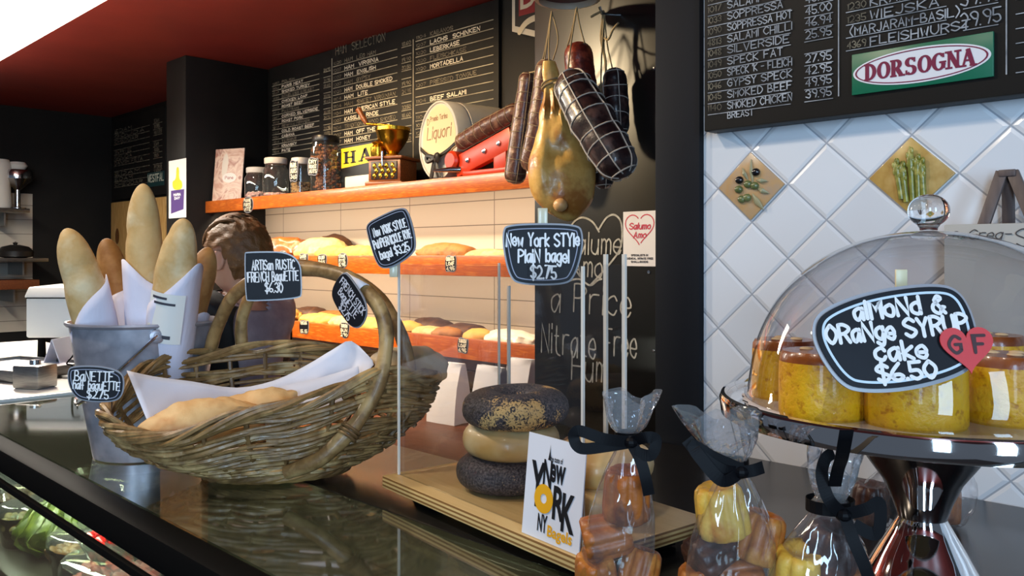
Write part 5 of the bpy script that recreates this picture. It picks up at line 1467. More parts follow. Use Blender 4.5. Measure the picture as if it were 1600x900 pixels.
Vs, Fs_ = skin_mesh(body, edges, 'pelvis')
allp = [(Vs, Fs_), (hm_.v, hm_.f), (ear.v, ear.f), (fing.v, fing.f)]
Vb, Fb = voxel_join(allp, .0055, 3)
pr_ = thing('person', 'person with short brown hair and a black apron turned away behind the basket', 'person', (chest.x, chest.y, 0))
M_skin = mat('skin', (224, 170, 138), .5, col2=(214, 152, 122), scale=9)
MB().add(Vb, Fb).build('body', M_skin, pr_, angle=180)
# clothing: shells pushed out from the same body, cut cleanly at hems, neckline and cuffs
def garment(name, planes, off, m, solid=.004, drop=None):
    bnodes = {k: (v[0], tuple(x + off for x in v[1]) if isinstance(v[1], tuple) else v[1] + off) for k, v in body.items()}
    V, Fc = skin_mesh(bnodes, edges, 'pelvis', sub=3)
    me = bpy.data.meshes.new('g'); me.from_pydata([tuple(v) for v in V], [], Fc)
    bm = bmesh.new(); bm.from_mesh(me); bpy.data.meshes.remove(me)
    if drop: bmesh.ops.delete(bm, geom=[v for v in bm.verts if drop(v.co)], context='VERTS')
    for co_, no_ in planes:
        bmesh.ops.bisect_plane(bm, geom=bm.verts[:] + bm.edges[:] + bm.faces[:], plane_co=co_, plane_no=no_, clear_outer=True)
    bm.verts.index_update()
    mb = MB(); mb.add([v.co.copy() for v in bm.verts], [tuple(v.index for v in f.verts) for f in bm.faces]); bm.free()
    return mb.build(name, m, pr_, solid=solid, angle=180)
neckz = body['neck'][0].z - .008
nkp = body['neck'][0]
def neckhole(v): return v.z > nkp.z - .030 and math.hypot(v.x - nkp.x, v.y - nkp.y) < .066 or v.z > 1.48
def handzone(v): return any((v - h).length < .10 for _, _, h in hands)
garment('shirt', [(Vector((0, 0, .88)), (0, 0, -1))], .012, mat('lilac_grey_shirt', (164, 150, 156), .8, col2=(140, 126, 134), scale=16, bump=.4, bscale=26), drop=lambda v: neckhole(v) or handzone(v))
garment('trousers', [(Vector((0, 0, .98)), (0, 0, 1)), (Vector((0, 0, .08)), (0, 0, -1))], .014, mat('dark_trousers', (26, 26, 30), .8), drop=handzone)
garment('shoes', [(Vector((0, 0, .10)), (0, 0, 1))], .012, mat('black_shoe', (16, 16, 16), .4))
garment('apron', [(Vector((0, 0, .62)), (0, 0, -1)), (chest - fwh * .085 + lat * .06, -(fwh + lat * .25).normalized())], .024, mat('black_apron', (15, 15, 17), .75, bump=.2, bscale=50), drop=lambda v: neckhole(v) or handzone(v))
# hair
def hairfn(p, d):
    q = p.copy()
    n_ = noise.noise(Vector((d.x * 3, d.y * 9, d.z * 5))) * .009 + noise.noise(Vector((d.x * 7, d.y * 18, d.z * 10))) * .004
    return q * (1 + n_ / .1)
V = []; Fh = []
hb_ = MB(); hb_.sphere((-.016, 0, .020), (hs * 1.02, hs * .84, hs * 1.02), 72, 48, None, hairfn)
def hk_(v):  # hairline: forehead, round the ears, down to the nape
    if v.x > .075 and v.z < .055: return False
    if v.x > .03 and v.z < .035 + (v.x - .03) * .4: return False
    if -.034 < v.x <= .03 and v.z < .030: return False
    return v.z > -.075
ok = [hk_(v) for v in hb_.v]; used = {}; vs = []; fs = []
for f in hb_.f:
    if all(ok[i] for i in f):
        g_ = []
        for i in f:
            if i not in used: used[i] = len(vs); vs.append(hb_.v[i])
            g_.append(used[i])
        fs.append(g_)
M_hair = mat('brown_hair', (100, 64, 32), .5, col2=(128, 86, 44), scale=6, stretch=(1.5, 6, 6), lo=.2, hi=.8, bump=.5, bscale=14, bstretch=(2, 18, 18))
hh2 = MB().add(vs, fs, HB)
for k in range(160):      # locks swept back
    a = random.uniform(-1.5, 1.5); t0 = random.uniform(-.2, 1.25)
    d0 = Vector((math.cos(t0) * .9, math.sin(a) * .8, math.sin(t0) * .9 + .25)).normalized()
    ps = []
    for i in range(6):
        s_ = i / 5; ang = s_ * random.uniform(.7, 1.0)
        d = Vector((d0.x * math.cos(ang) - d0.z * math.sin(ang), d0.y + random.uniform(-.02, .02), d0.z * math.cos(ang) + d0.x * math.sin(ang))).normalized()
        ps.append(Vector((d.x * hs * 1.035 - .016, d.y * hs * .865, d.z * hs * 1.045 + .020)) * (1.0 + .03 * s_))
    if all(hk_(p) for p in ps): hh2.tube(ps, [.001, .004, .006, .006, .004, .001], 5, M=HB)
hh2.build('hair', M_hair, pr_, angle=180)

# ------------------------------------------------------------------ galvanised bucket of baguettes
BD = 1.27
bc = P(227, 715, BD); bc.z = CT
bk = thing('metal_bucket', 'pale galvanised bucket holding paper wrapped baguettes', 'bucket', bc)
M_galv = mat('galvanised_metal', (186, 186, 196), .36, .55, col2=(160, 160, 170), scale=12, col3=(200, 198, 206), bump=.05, bscale=20)
BH, BR0, BR1 = .202, .072, .106
T = Matrix.Translation(bc)
MB().lathe([(BR0 - .004, 0), (BR0, .002), (BR0 + (BR1 - BR0) * .35, BH * .35), (BR0 + (BR1 - BR0) * .7, BH * .7), (BR1 - .002, BH - .006), (BR1 + .002, BH - .005), (BR1 + .004, BH - .002), (BR1 + .003, BH + .001), (BR1, BH + .001), (BR1 - .003, BH - .004), (BR0 - .002, .004), (0, .004)], 64, T).build('pail', M_galv, bk)
def bang(phi, r): a = math.radians(phi); return VR * (math.cos(a) * r) - VD * (math.sin(a) * r)
for phi in (58, 238):
    e_ = MB(); c = bc + bang(phi, BR1 + .001) + UP * (BH - .016); n_ = bang(phi, 1).normalized(); t_ = UP.cross(n_)
    ME_ = Matrix(((t_.x, 0, n_.x), (t_.y, 0, n_.y), (0, 1, 0))).to_4x4(); ME_.translation = c
    e_.lathe([(.010, -.004), (.010, .002), (.008, .003), (.0045, .003), (.004, .006), (0, .007)], 18, ME_); e_.build('ear', M_galv, bk)
bl = []
for i in range(25):
    s_ = i / 24; phi = 58 + 180 * s_; dz = .105 * math.sin(PI * s_)
    zz = BH - .014 - dz; r = BR0 + (BR1 - BR0) * zz / BH + .0085
    bl.append(bc + bang(phi, r) + UP * zz)
MB().tube(bl, .0022, 8).build('bail_handle', M_steel, bk)
M_bag1 = mat('baguette_crust', (214, 184, 130), .66, col2=(202, 164, 104), scale=14, col3=(228, 206, 162), bump=.35, bscale=55)
M_sleeve = mat('paper_sleeve', (226, 224, 238), .7, col2=(216, 214, 230), scale=10, bump=.5, bscale=14, bstretch=(3, 3, 1))
M_ink = mat('label_print', (60, 60, 70), .6)
def baguette(label, base, tip, r, paper_t, slant, a0, crust, dent=0, lbl=False, seed=0):
    t = thing('baguette', label, 'baguette', base, 'baguettes in the bucket')
    ax = (tip - base); n = 30; ps = []; rr = []
    side = ax.cross(VD).normalized()
    for i in range(n + 1):
        s_ = math.sin(i / n * PI / 2) ** 1.0; ps.append(base + ax * s_ + side * (.004 * math.sin(s_ * 5 + seed)))
        e = 1.0
        if s_ > .60: e = max(.03, math.sqrt(max(0, 1 - ((s_ - .60) / .40) ** 3.4)))
        if s_ < .08: e = .7 + .3 * s_ / .08
        rr.append(r * e * (1 + .07 * noise.noise(Vector((s_ * 5, seed * 3.3, 0)))))
    b = MB(); b.tube(ps, rr, 22)
    sv = []
    for v in b.v:      # slashes and lumps
        s_ = (v - base).dot(ax) / ax.length_squared; c = base + ax * s_
        d = v - c
        q = 1 - .09 * math.exp(-(((s_ * 5.2 + .25 * d.dot(side) / r + seed * .37) % 1 - .5) / .10) ** 2) * (1 if d.dot(VD) < 0 else 0) + .05 * noise.noise(v * 30)
        sv.append(c + d * q)
    b.v = sv
    b.build('crust', crust, t, angle=60)
    # paper sleeve
    m = 28; s0 = .04; vs = []; fs = []; rows = 14
    dirn = ax.normalized(); n1 = (-VD - dirn * (-VD).dot(dirn)).normalized(); n2 = dirn.cross(n1)
    for i in range(rows + 1):
        for j in range(m):
            a = 2 * PI * j / m
            top = paper_t + slant * math.cos(a - a0) + .012 * math.sin(3 * a + seed)
            s_ = s0 + (top - s0) * i / rows
            k = int(min(n - 1, s_ * n)); 
            rad = r * (1.10 + .10 * (i / rows)) * (1 + .035 * math.sin(5 * a + seed) + .03 * noise.noise(Vector((a * 2, i * .5, seed))))
            if s_ < .5: rad *= .86 + .14 * s_ / .5
            vs.append(base + ax * s_ + (n1 * math.cos(a) + n2 * math.sin(a)) * rad + side * (.004 * math.sin(s_ * 5 + seed)))
    for i in range(rows):
        for j in range(m): fs.append((i * m + j, i * m + (j + 1) % m, (i + 1) * m + (j + 1) % m, (i + 1) * m + j))
    sl = MB().add(vs, fs).build('paper_sleeve', M_sleeve, t, solid=.0008, angle=60)
    if lbl:
        g_ = MB(); ii = MB()
        def at(s_, a, off):
            rad = r * 1.23 + off
            return base + ax * s_ + (n1 * math.cos(a) + n2 * math.sin(a)) * rad
        A0, A1, S0, S1 = -.75, .75, .49, .70
        for (mb, a_0, a_1, s_0, s_1, off) in [(g_, A0, A1, S0, S1, .001)] + [(ii, A0 + .2, A0 + .2 + w, S1 - .025 - .022 * k, S1 - .015 - .022 * k, .0018) for k, w in enumerate((.62, .95))] + [(ii, A0 + .1 + .05 * k, A0 + .12 + .05 * k + .01 * (k % 3), S0 + .02, S0 + .06, .0018) for k in range(9)] + [(ii, A0 + .8, A0 + 1.1, S0 + .02, S0 + .035, .0018)]:
            v = []; kk = 8
            for q in range(kk + 1):
                a = a_0 + (a_1 - a_0) * q / kk; v += [at(s_0, a, off), at(s_1, a, off)]
            mb.add(v, [(2 * q, 2 * q + 2, 2 * q + 3, 2 * q + 1) for q in range(kk)])
        lb_ = g_.build('label', M_white, t); ii.build('label_printing', M_ink, lb_)
    return t
fl_ = CT + .012
def inb(px, dep): v = P(px, 600, dep); v.z = fl_ + .005; return v
M_bag2 = mat('darker_crust', (176, 128, 66), .6, col2=(150, 102, 50), scale=12, col3=(196, 150, 90), bump=.35, bscale=55)
baguette('paper sleeved baguette leaning out at the left of the bucket', inb(197, 1.252), P(102, 357, 1.20), .0275, .66, .10, 1.9, M_bag1, seed=1)
baguette('darker baguette at the back left of the bucket, behind the tallest one', inb(214, 1.30), P(168, 372, 1.335), .025, .66, .08, 1.4, M_bag2, seed=2)
baguette('tallest baguette standing in the middle of the bucket', inb(226, 1.255), P(228, 287, 1.245), .0265, .66, .055, -1.4, M_bag1, seed=3)
baguette('baguette with a printed label on its sleeve, right of the tallest one', inb(246, 1.245), P(290, 342, 1.19), .029, .70, .12, 1.5, M_bag1, lbl=True, seed=4)
baguette('darker baguette at the right edge of the bucket beside the person', inb(252, 1.29), P(325, 386, 1.31), .0245, .60, .07, 1.6, M_bag2, seed=5)

# ------------------------------------------------------------------ wicker basket
C0 = P(432, 700, 1.14); C0.z = 0
u_ = (VR * math.cos(.20) + VD * math.sin(.20)).normalized(); w_v = Vector((-u_.y, u_.x, 0))
RA, RB = .218, .130
zc = [(0, 1.378), (45, 1.395), (90, 1.412), (135, 1.402), (180, 1.348), (235, 1.326), (270, 1.362), (310, 1.398), (360, 1.378)]
def zrim(th):
    d = math.degrees(th) % 360
    for (a, za), (b, zb) in zip(zc, zc[1:]):
        if a <= d <= b:
            f = (d - a) / (b - a); f = f * f * (3 - 2 * f); return za + (zb - za) * f
    return zc[0][1]
def SB(th, t, off=0.0):
    f = .42 + .58 * math.sin(min(1.0, max(0, t)) * PI / 2) ** .85
    z = (CT + .012) + (zrim(th) - CT - .012) * max(0, t) ** 1.15
    return Vector((C0.x, C0.y, z)) + u_ * ((RA * f + off) * math.cos(th)) + w_v * ((RB * f + off) * math.sin(th))
bs = thing('wicker_basket', 'brown willow basket with two hooped handles and white paper lining', 'basket', Vector((C0.x, C0.y, CT)))
M_wil = mat('willow', (158, 124, 76), .42, col2=(122, 92, 54), scale=22, col3=(186, 154, 102), stretch=(1, 1, 1), bump=.25, bscale=60, coat=.1)
M_wil2 = mat('willow_dark', (126, 94, 56), .45, col2=(96, 70, 40), scale=22, col3=(150, 118, 72), bump=.25, bscale=60)
wv = MB()
for k in range(132):
    th0 = random.uniform(0, 2 * PI); ln = random.uniform(1.2, 2.6); t0 = random.uniform(.02, .97); dt = random.uniform(-.22, .22)
    ph = random.uniform(0, 6.28); rd = random.uniform(.0026, .0042); n = int(14 + ln * 8); ps = []
    for i in range(n + 1):
        s_ = i / n; th = th0 + ln * s_
        ps.append(SB(th, min(.98, max(.0, t0 + dt * s_)), .0045 * math.sin(th * 11 + ph) + random.uniform(-.0005, .0005)))
    wv.tube(ps, [rd * (1 - .45 * i / n) for i in range(n + 1)], 6)
wv.build('weave', M_wil, bs)
st_ = MB()
for k in range(26):
    th = 2 * PI * k / 26
    st_.tube([SB(th, t, -.001) for t in (0, .2, .4, .6, .8, .97)], .0034, 6)
st_.build('stake', M_wil2, bs)
rm = MB()
for k in range(7):
    ph = 2 * PI * k / 7; ps = []
    for i in range(90):
        th = 2 * PI * i / 90; q = SB(th, 1.0)
        rn = (u_ * math.cos(th) + w_v * math.sin(th)).normalized(); w_ = th * (5 + k % 3) + ph
        ps.append(q + rn * (.0065 * math.cos(w_)) + UP * (.0075 * math.sin(w_)))
    rm.tube(ps, .0036, 6, closed=True)
rm.build('rim', M_wil, bs)
ft_ = MB()
for k in range(4):
    ps = []
    for i in range(50):
        th = 2 * PI * i / 50; q = SB(th, 0, .004 + .003 * math.cos(th * 6 + k * 1.6)); q.z = CT + .007 + .0028 * (1 + math.sin(th * 6 + k * 1.6)); ps.append(q)
    ft_.tube(ps, .004, 6, closed=True)
ft_.build('foot_ring', M_wil2, bs)
bb = MB(); oo = [SB(2 * PI * i / 40, 0) for i in range(40)]
for k in range(9):
    f = (k - 4) / 4.6; h_ = math.sqrt(1 - f * f) * .42
    bb.tube([Vector((C0.x, C0.y, CT + .013)) + u_ * (RA * h_ * s_) + w_v * (RB * .42 * f) for s_ in (-1, -.5, 0, .5, 1)], .0065, 6)
bb.build('base_weave', M_wil2, bs)
def hoop(pts, r0, nm='handle'):
    q = spline([P(*p) for p in pts], 8)
    n = len(q)
    b = MB(); b.tube([v + VR * (.0016 * noise.noise(v * 25)) + UP * (.0016 * noise.noise(v * 21 + Vector((5, 0, 0)))) for v in q], [r0 * (1 + .10 * noise.noise(v * 30)) for v in q], 12)
    return b.build(nm, M_wil2 if nm != 'handle' else M_wil, bs), q
h1, q1 = hoop([(448, 738, 1.045), (500, 716, 1.035), (545, 676, 1.04), (582, 620, 1.06), (601, 560, 1.075), (603, 515, 1.085), (586, 470, 1.095), (542, 434, 1.12), (480, 421, 1.15), (420, 427, 1.18), (366, 462, 1.21), (338, 515, 1.235), (327, 562, 1.245)], .0098)
h2, q2 = hoop([(560, 690, 1.11), (606, 665, 1.12), (638, 615, 1.13), (637, 560, 1.14), (612, 492, 1.15), (570, 446, 1.17), (505, 420, 1.2), (445, 418, 1.225), (398, 450, 1.25), (379, 500, 1.265), (379, 552, 1.275)], .0092)
bd = MB()
for pt, rr_, d_ in ((P(545, 676, 1.04), .0125, (P(582, 620, 1.06) - P(545, 676, 1.04))), (P(640, 610, 1.13), .0115, UP)):
    d_ = d_.normalized(); a_ = d_.orthogonal().normalized(); b_ = d_.cross(a_)
    for k in range(3): bd.tube([pt + d_ * (.005 * (k - 1)) + (a_ * math.cos(w) + b_ * math.sin(w)) * rr_ for w in [2 * PI * s / 14 for s in range(14)]], .0022, 6, closed=True)
bd.build('binding', M_wil2, bs)
# paper lining
top = [(198, 579, 1.075), (240, 588, 1.10), (300, 596, 1.14), (370, 606, 1.185), (430, 594, 1.20), (480, 570, 1.20), (520, 546, 1.19), (549, 533, 1.18), (582, 563, 1.15)]
bot = [(236, 672, 1.05), (262, 680, 1.06), (310, 690, 1.09), (372, 690, 1.12), (428, 680, 1.13), (476, 662, 1.13), (515, 636, 1.135), (545, 614, 1.14), (584, 570, 1.148)]
tp = spline([P(*p) for p in top], 3); bp_ = spline([P(*p) for p in bot], 3); n = len(tp); vs = []; fs = []; R_ = 8
for i in range(n):
    for j in range(R_ + 1):
        f = j / R_; q = tp[i].lerp(bp_[i], f) + VD * (.018 * math.sin(PI * f) + .004 * noise.noise(tp[i] * 9)) * min(1, i / 4, (n - 1 - i) / 4)
        vs.append(q)
for i in range(n - 1):
    for j in range(R_): fs.append((i * (R_ + 1) + j, i * (R_ + 1) + j + 1, (i + 1) * (R_ + 1) + j + 1, (i + 1) * (R_ + 1) + j))
tag(MB().add(vs, fs).build('paper_liner', M_paper, solid=.0006), 'white paper sheet lining the wicker basket', 'paper')
top = [(392, 622, 1.135), (440, 604, 1.15), (500, 590, 1.15), (560, 572, 1.135)]
bot = [(392, 660, 1.12), (440, 660, 1.12), (500, 645, 1.12), (560, 610, 1.12)]
tp = spline([P(*p) for p in top], 5); bp_ = spline([P(*p) for p in bot], 5); n = len(tp); vs = []; fs = []
for i in range(n):
    for j in range(5): vs.append(tp[i].lerp(bp_[i], j / 4) + VD * (.006 * math.sin(PI * j / 4)))
for i in range(n - 1):
    for j in range(4): fs.append((i * 5 + j, i * 5 + j + 1, (i + 1) * 5 + j + 1, (i + 1) * 5 + j))
tag(MB().add(vs, fs).build('paper_liner', M_paper, solid=.0006), 'smaller bright paper fold inside the right half of the wicker basket', 'paper')
# breads in the basket
M_ban = mat('banette_crust', (204, 148, 82), .6, col2=(226, 186, 128), scale=9, col3=(184, 118, 56), bump=.4, bscale=50)
def laid(name, label, a, b, W, H, m, seed, slash=0, zoff=0):
    d = b - a; L = d.length; x = d.normalized(); y = UP.cross(x).normalized(); z = x.cross(y)
    M = Matrix(((x.x, y.x, z.x), (x.y, y.y, z.y), (x.z, y.z, z.z))).to_4x4(); M.translation = (a + b) / 2 - z * (H * .5 - zoff)
    mb = MB(); loaf_mesh(mb, L, W, H, M, seed, amp=.06, slash=slash, nu=36, nv=24, flat=.2)
    return tag(mb.build(name, m), label, 'bread', 'half baguettes in the basket')
laid('half_baguette', 'crusty half baguette at the front left of the wicker basket', P(222, 670, 1.035), P(410, 642, 1.10), .070, .062, M_ban, 31, slash=2)
laid('half_baguette', 'second half baguette behind the front one in the wicker basket', P(330, 645, 1.12), P(470, 622, 1.135), .055, .048, M_ban, 32, slash=2)
laid('half_baguette', 'pale floury bread poking out of the right end of the wicker basket', P(574, 578, 1.165), P(694, 566, 1.225), .085, .062, mat('floury_pale_crust', (204, 180, 140), .7, col2=(188, 158, 112), scale=12, bump=.4, bscale=40), 33)

# signs clipped to the basket ---------------------------------------
M_band = mat('grey_white_marker', (196, 200, 212), .6)
S1 = [(-.92, 1), (.96, .94), (1, -.72), (.9, -.95), (-.9, -1), (-1, -.9), (-1, .9)]
signboard('price_sign', 'artisan rustic French baguette price sign clipped on top of the basket handle', 'price sign', frame(427, 431, 1.135, yaw=4, roll=1.5), 88 * 1.135 / FPX, 79 * 1.135 / FPX, S1,
          [('ARTiSan RUSTiC', 0.02, .44, .19, .74), ('FRENCH BaguETTE', 0, -.02, .19, .88), ('$6.30', 0.02, -.46, .19, .30)], .0017, 'handwritten price signs', border=None)
fs_ = frame(545, 470, 1.085, yaw=-52, roll=-40, pitch=-12)
signboard('price_sign', 'French stick baguette price sign tilted steeply on the basket handle', 'price sign', frame(546, 472, 1.088, yaw=-38, roll=-44, pitch=0), 92 * 1.09 / FPX, 60 * 1.09 / FPX, [(-1, .7), (-.7, 1), (.9, .9), (1, -.9), (-.6, -1), (-1, -.5)],
          [('FRENCH STICK', 0, .45, .20, .78), ('BaguETTE', 0, -.05, .20, .6), ('$2.75', .1, -.55, .20, .32)], .0015, 'handwritten price signs', border=None, pen_mat=M_band)
a_, b_ = P(540, 437, 1.118), P(569, 457, 1.098)
t_ = MB(); d_ = (b_ - a_).normalized(); o1 = d_.orthogonal().normalized(); o2 = d_.cross(o1)
t_.tube([a_ + (b_ - a_) * f for f in (0, .5, 1)], [.0118, .0114, .0116], 14, cap=False)
tag(t_.build('tape', M_paper, solid=.0006), 'white tape holding the tilted sign to the basket handle', 'tape')
S2 = [(-1, .72), (-.8, .95), (.2, 1), (.9, .7), (1, .1), (.95, -.6), (.7, -.95), (-.1, -1), (-.65, -.85), (-.95, -.1)]
signboard('price_sign', 'banette half baguette price sign at the left end of the basket', 'price sign', frame(149, 600, 1.03, yaw=6, roll=-3), 87 * 1.03 / FPX, 58 * 1.03 / FPX, S2,
          [('BaNETTE', -.04, .42, .26, .66), ('half baguETTE', .06, -.06, .22, .80), ('$2.75', .12, -.55, .22, .36)], .0015, 'handwritten price signs', border=(.0022, .0010))

# ------------------------------------------------------------------ bagel case
ZB = CT + .028
FL, FR = PZ(597, 743, ZB), PZ(902, 872, ZB)
ux = (FR - FL); BLn = ux.length; ux.normalize(); uy = Vector((-ux.y, ux.x, 0)); BDp = .186
BM = Matrix(((ux.x, uy.x, 0), (ux.y, uy.y, 0), (0, 0, 1))).to_4x4(); BM.translation = Vector((FL.x, FL.y, CT))
def ply_mat():
    m, nt, out = new_mat('birch_plywood')
    b = nd(nt, 'ShaderNodeBsdfPrincipled'); b.inputs['Roughness'].default_value = .42
    tc = nt.nodes.new('ShaderNodeTexCoord'); sp = nt.nodes.new('ShaderNodeSeparateXYZ'); nt.links.new(tc.outputs['Object'], sp.inputs[0])
    a = nd(nt, 'ShaderNodeMath', operation='PINGPONG'); a.inputs[1].default_value = .0024; nt.links.new(sp.outputs['Z'], a.inputs[0])
    c1 = ramp(nt, noise_fac(nt, 7, 4, stretch=(1, 9, 9)), [(.3, lin((206, 172, 112))), (.7, lin((222, 192, 134)))])
    g_ = nd(nt, 'ShaderNodeMath', operation='GREATER_THAN'); g_.inputs[1].default_value = .0013; nt.links.new(a.outputs[0], g_.inputs[0])
    geo = nt.nodes.new('ShaderNodeNewGeometry'); s2 = nt.nodes.new('ShaderNodeSeparateXYZ'); nt.links.new(geo.outputs['Normal'], s2.inputs[0])
    lt2 = nd(nt, 'ShaderNodeMath', operation='LESS_THAN'); lt2.inputs[1].default_value = .5; nt.links.new(s2.outputs['Z'], lt2.inputs[0])
    mm = nd(nt, 'ShaderNodeMath', operation='MULTIPLY'); nt.links.new(g_.outputs[0], mm.inputs[0]); nt.links.new(lt2.outputs[0], mm.inputs[1])
    mx = nd(nt, 'ShaderNodeMixRGB'); nt.links.new(mm.outputs[0], mx.inputs[0]); nt.links.new(c1, mx.inputs[1]); mx.inputs[2].default_value = lin((132, 92, 48))
    nt.links.new(mx.outputs[0], b.inputs['Base Color']); nt.links.new(b.outputs[0], out.inputs[0]); return m
M_ply = ply_mat()
cs = thing('bagel_case', 'clear acrylic bagel case on a plywood board', 'display case', BM.to_translation(), M=BM)
MB().span((0, 0, .0135), (BLn, BDp, .028), BM).build('plywood_board', M_ply, cs, bevel=.0012)
for fx_, fy_ in ((.02, .03), (BLn - .06, .03), (.02, BDp - .05), (BLn - .06, BDp - .05)):
    MB().span((fx_, fy_, .0008), (fx_ + .04, fy_ + .02, .0135), BM).build('foot', M_trim, cs, bevel=.001)
M_acr = clear_mat('acrylic', (250, 250, 250), base=.045, gain=.9, power=4.0, rough=.015)
M_edge = mat('acrylic_edge', (226, 220, 208), .15, spec=.8, coat=.5)
AZ = .29; e0 = .014; x0_, x1_, y0_, y1_ = .010, BLn - .012, .018, BDp - .012
def backx(px):
    lo, hi = 0.0, BLn
    for _ in range(40):
        mid = (lo + hi) / 2; w = BM @ Vector((mid, BDp - .012, 0)); q = 800 + FPX * (w - CAM).dot(VR) / (w - CAM).dot(VD)
        if q < px: lo = mid
        else: hi = mid
    return lo
xr_, xl_ = backx(975), backx(946)
for (a, b, nm) in (((x0_, y0_, .0285), (x1_, y0_ + .003, AZ), 'front_panel'), ((x0_, y1_ - .003, .0285), (xr_, y1_, AZ), 'back_panel'), ((x0_, y0_ + .003, .0285), (x0_ + .003, y1_ - .003, AZ), 'side_panel')):
    MB().span(a, b, BM).build(nm, M_acr, cs, smooth=False)
for (x, y) in ((x0_, y0_), (x1_, y0_), (x0_, y1_)):
    MB().span((x - .0013, y - .0013, .0285), (x + .0013, y + .0013, AZ + .0005), BM).build('corner_edge', M_edge, cs)
xd = x0_ + .020
for xx in (xr_, xl_): MB().span((xx - .0024, y1_ - .0012, .0285), (xx + .0024, y1_ + .0022, .302), BM).build('edge_post', M_edge, cs)
MB().span((xd, y1_ - .0018, .0285), (xd + .0035, y1_ + .0018, AZ - .03), BM).build('corner_edge', M_edge, cs)
# bagels
M_plain = mat('plain_bagel', (222, 186, 122), .42, col2=(232, 204, 150), scale=8, col3=(208, 160, 90), bump=.1, bscale=40, coat=.15)
M_poppy_base = (216, 172, 104)
def poppy_mat(name, cover):
    m, nt, out = new_mat(name)
    b = nd(nt, 'ShaderNodeBsdfPrincipled'); b.inputs['Roughness'].default_value = .6
    sp = noise_fac(nt, 420, 2, .6); big = noise_fac(nt, 16, 3, .6)
    s_ = ramp(nt, sp, [(.34, lin((16, 14, 20))), (.50, lin((66, 60, 66))), (.66, lin((104, 94, 92)))])
    base = ramp(nt, noise_fac(nt, 10), [(.3, lin((214, 166, 94))), (.7, lin((228, 188, 122)))])
    md = nd(nt, 'ShaderNodeMath', operation='MULTIPLY_ADD'); md.inputs[1].default_value = .35; nt.links.new(sp, md.inputs[0]); nt.links.new(big, md.inputs[2])
    k = ramp(nt, md.outputs[0], [(cover, (0, 0, 0, 1)), (cover + .05, (1, 1, 1, 1))])
    mx = nd(nt, 'ShaderNodeMixRGB'); nt.links.new(k, mx.inputs[0]); nt.links.new(s_, mx.inputs[1]); nt.links.new(base, mx.inputs[2])
    nt.links.new(mx.outputs[0], b.inputs['Base Color'])
    bp = nd(nt, 'ShaderNodeBump'); bp.inputs['Strength'].default_value = .6; bp.inputs['Distance'].default_value = .002; nt.links.new(sp, bp.inputs['Height']); nt.links.new(bp.outputs[0], b.inputs['Normal'])
    nt.links.new(b.outputs[0], out.inputs[0]); return m
def bagel(x, y, z, R, h, m, label, seed, tilt=0, grp='bagels in the case', name='bagel'):
    r0 = R * .56; vs = []; fs = []; N, K = 48, 24
    Mb = BM @ Matrix.Translation((x, y, z + h / 2)) @ Matrix.Rotation(tilt, 4, 'X') @ Matrix.Rotation(seed, 4, 'Z')
    for i in range(N):
        a = 2 * PI * i / N; w = 1 + .05 * noise.noise(Vector((math.cos(a) * 1.3, math.sin(a) * 1.3, seed)))
        for j in range(K):
            t = 2 * PI * j / K
            rr = r0 + (R - r0) * math.cos(t) * w
            zz = h / 2 * math.copysign(abs(math.sin(t)) ** .85, math.sin(t)) * w
            q = Vector((rr * math.cos(a), rr * math.sin(a), zz)); q *= 1 + .02 * noise.noise(q * 40 + Vector((seed, 0, 0)))
            if q.z < -h * .46: q.z = -h * .46
            vs.append(q)
    for i in range(N):
        for j in range(K): fs.append((i * K + j, i * K + (j + 1) % K, ((i + 1) % N) * K + (j + 1) % K, ((i + 1) % N) * K + j))
    o = MB().add(vs, fs, Mb).build(name, m, angle=180)
    return tag(o, label, 'bagel', grp)
def inboard(px, dep):
    v = P(px, 600, dep); q = BM.inverted() @ Vector((v.x, v.y, CT)); return q.x, q.y
bxx, byy = inboard(789, .965)
bxx = min(max(bxx, x0_ + .065), x1_ - .065); byy = (y0_ + y1_) / 2 - .006
bagel(bxx - .008, byy, .0285, .060, .041, poppy_mat('poppy_bagel_full', .86), 'bottom bagel of the left stack, thickly covered in poppy seeds', 1.0)
bagel(bxx - .003, byy + .002, .0665, .057, .040, M_plain, 'pale plain bagel in the middle of the left stack', 2.0)
bagel(bxx + .006, byy + .001, .1035, .062, .042, poppy_mat('poppy_bagel_top', .74), 'top bagel of the left stack, golden hole edge and poppy seeds', 3.3, .03)
bx2, by2 = x1_ - .062, byy + .008
bagel(bx2, by2, .0285, .054, .040, M_plain, 'bottom plain bagel of the right stack behind the printed card', 4.0)
bagel(bx2 + .002, by2 + .001, .0655, .054, .040, M_plain, 'top plain bagel of the right stack behind the printed card', 5.2)
M_pump = mat('pumpernickel_bagel', (92, 54, 34), .4, col2=(70, 40, 26), scale=10, bump=.12, bscale=40, coat=.15)
bagel(min(bxx + .074, bx2 - .062), y1_ - .036, .0285, .030, .034, M_pump, 'lower dark pumpernickel bagel between the two stacks', 6.0)
bagel(min(bxx + .074, bx2 - .062), y1_ - .036, .061, .030, .034, M_pump, 'upper dark pumpernickel bagel between the two stacks', 6.6)

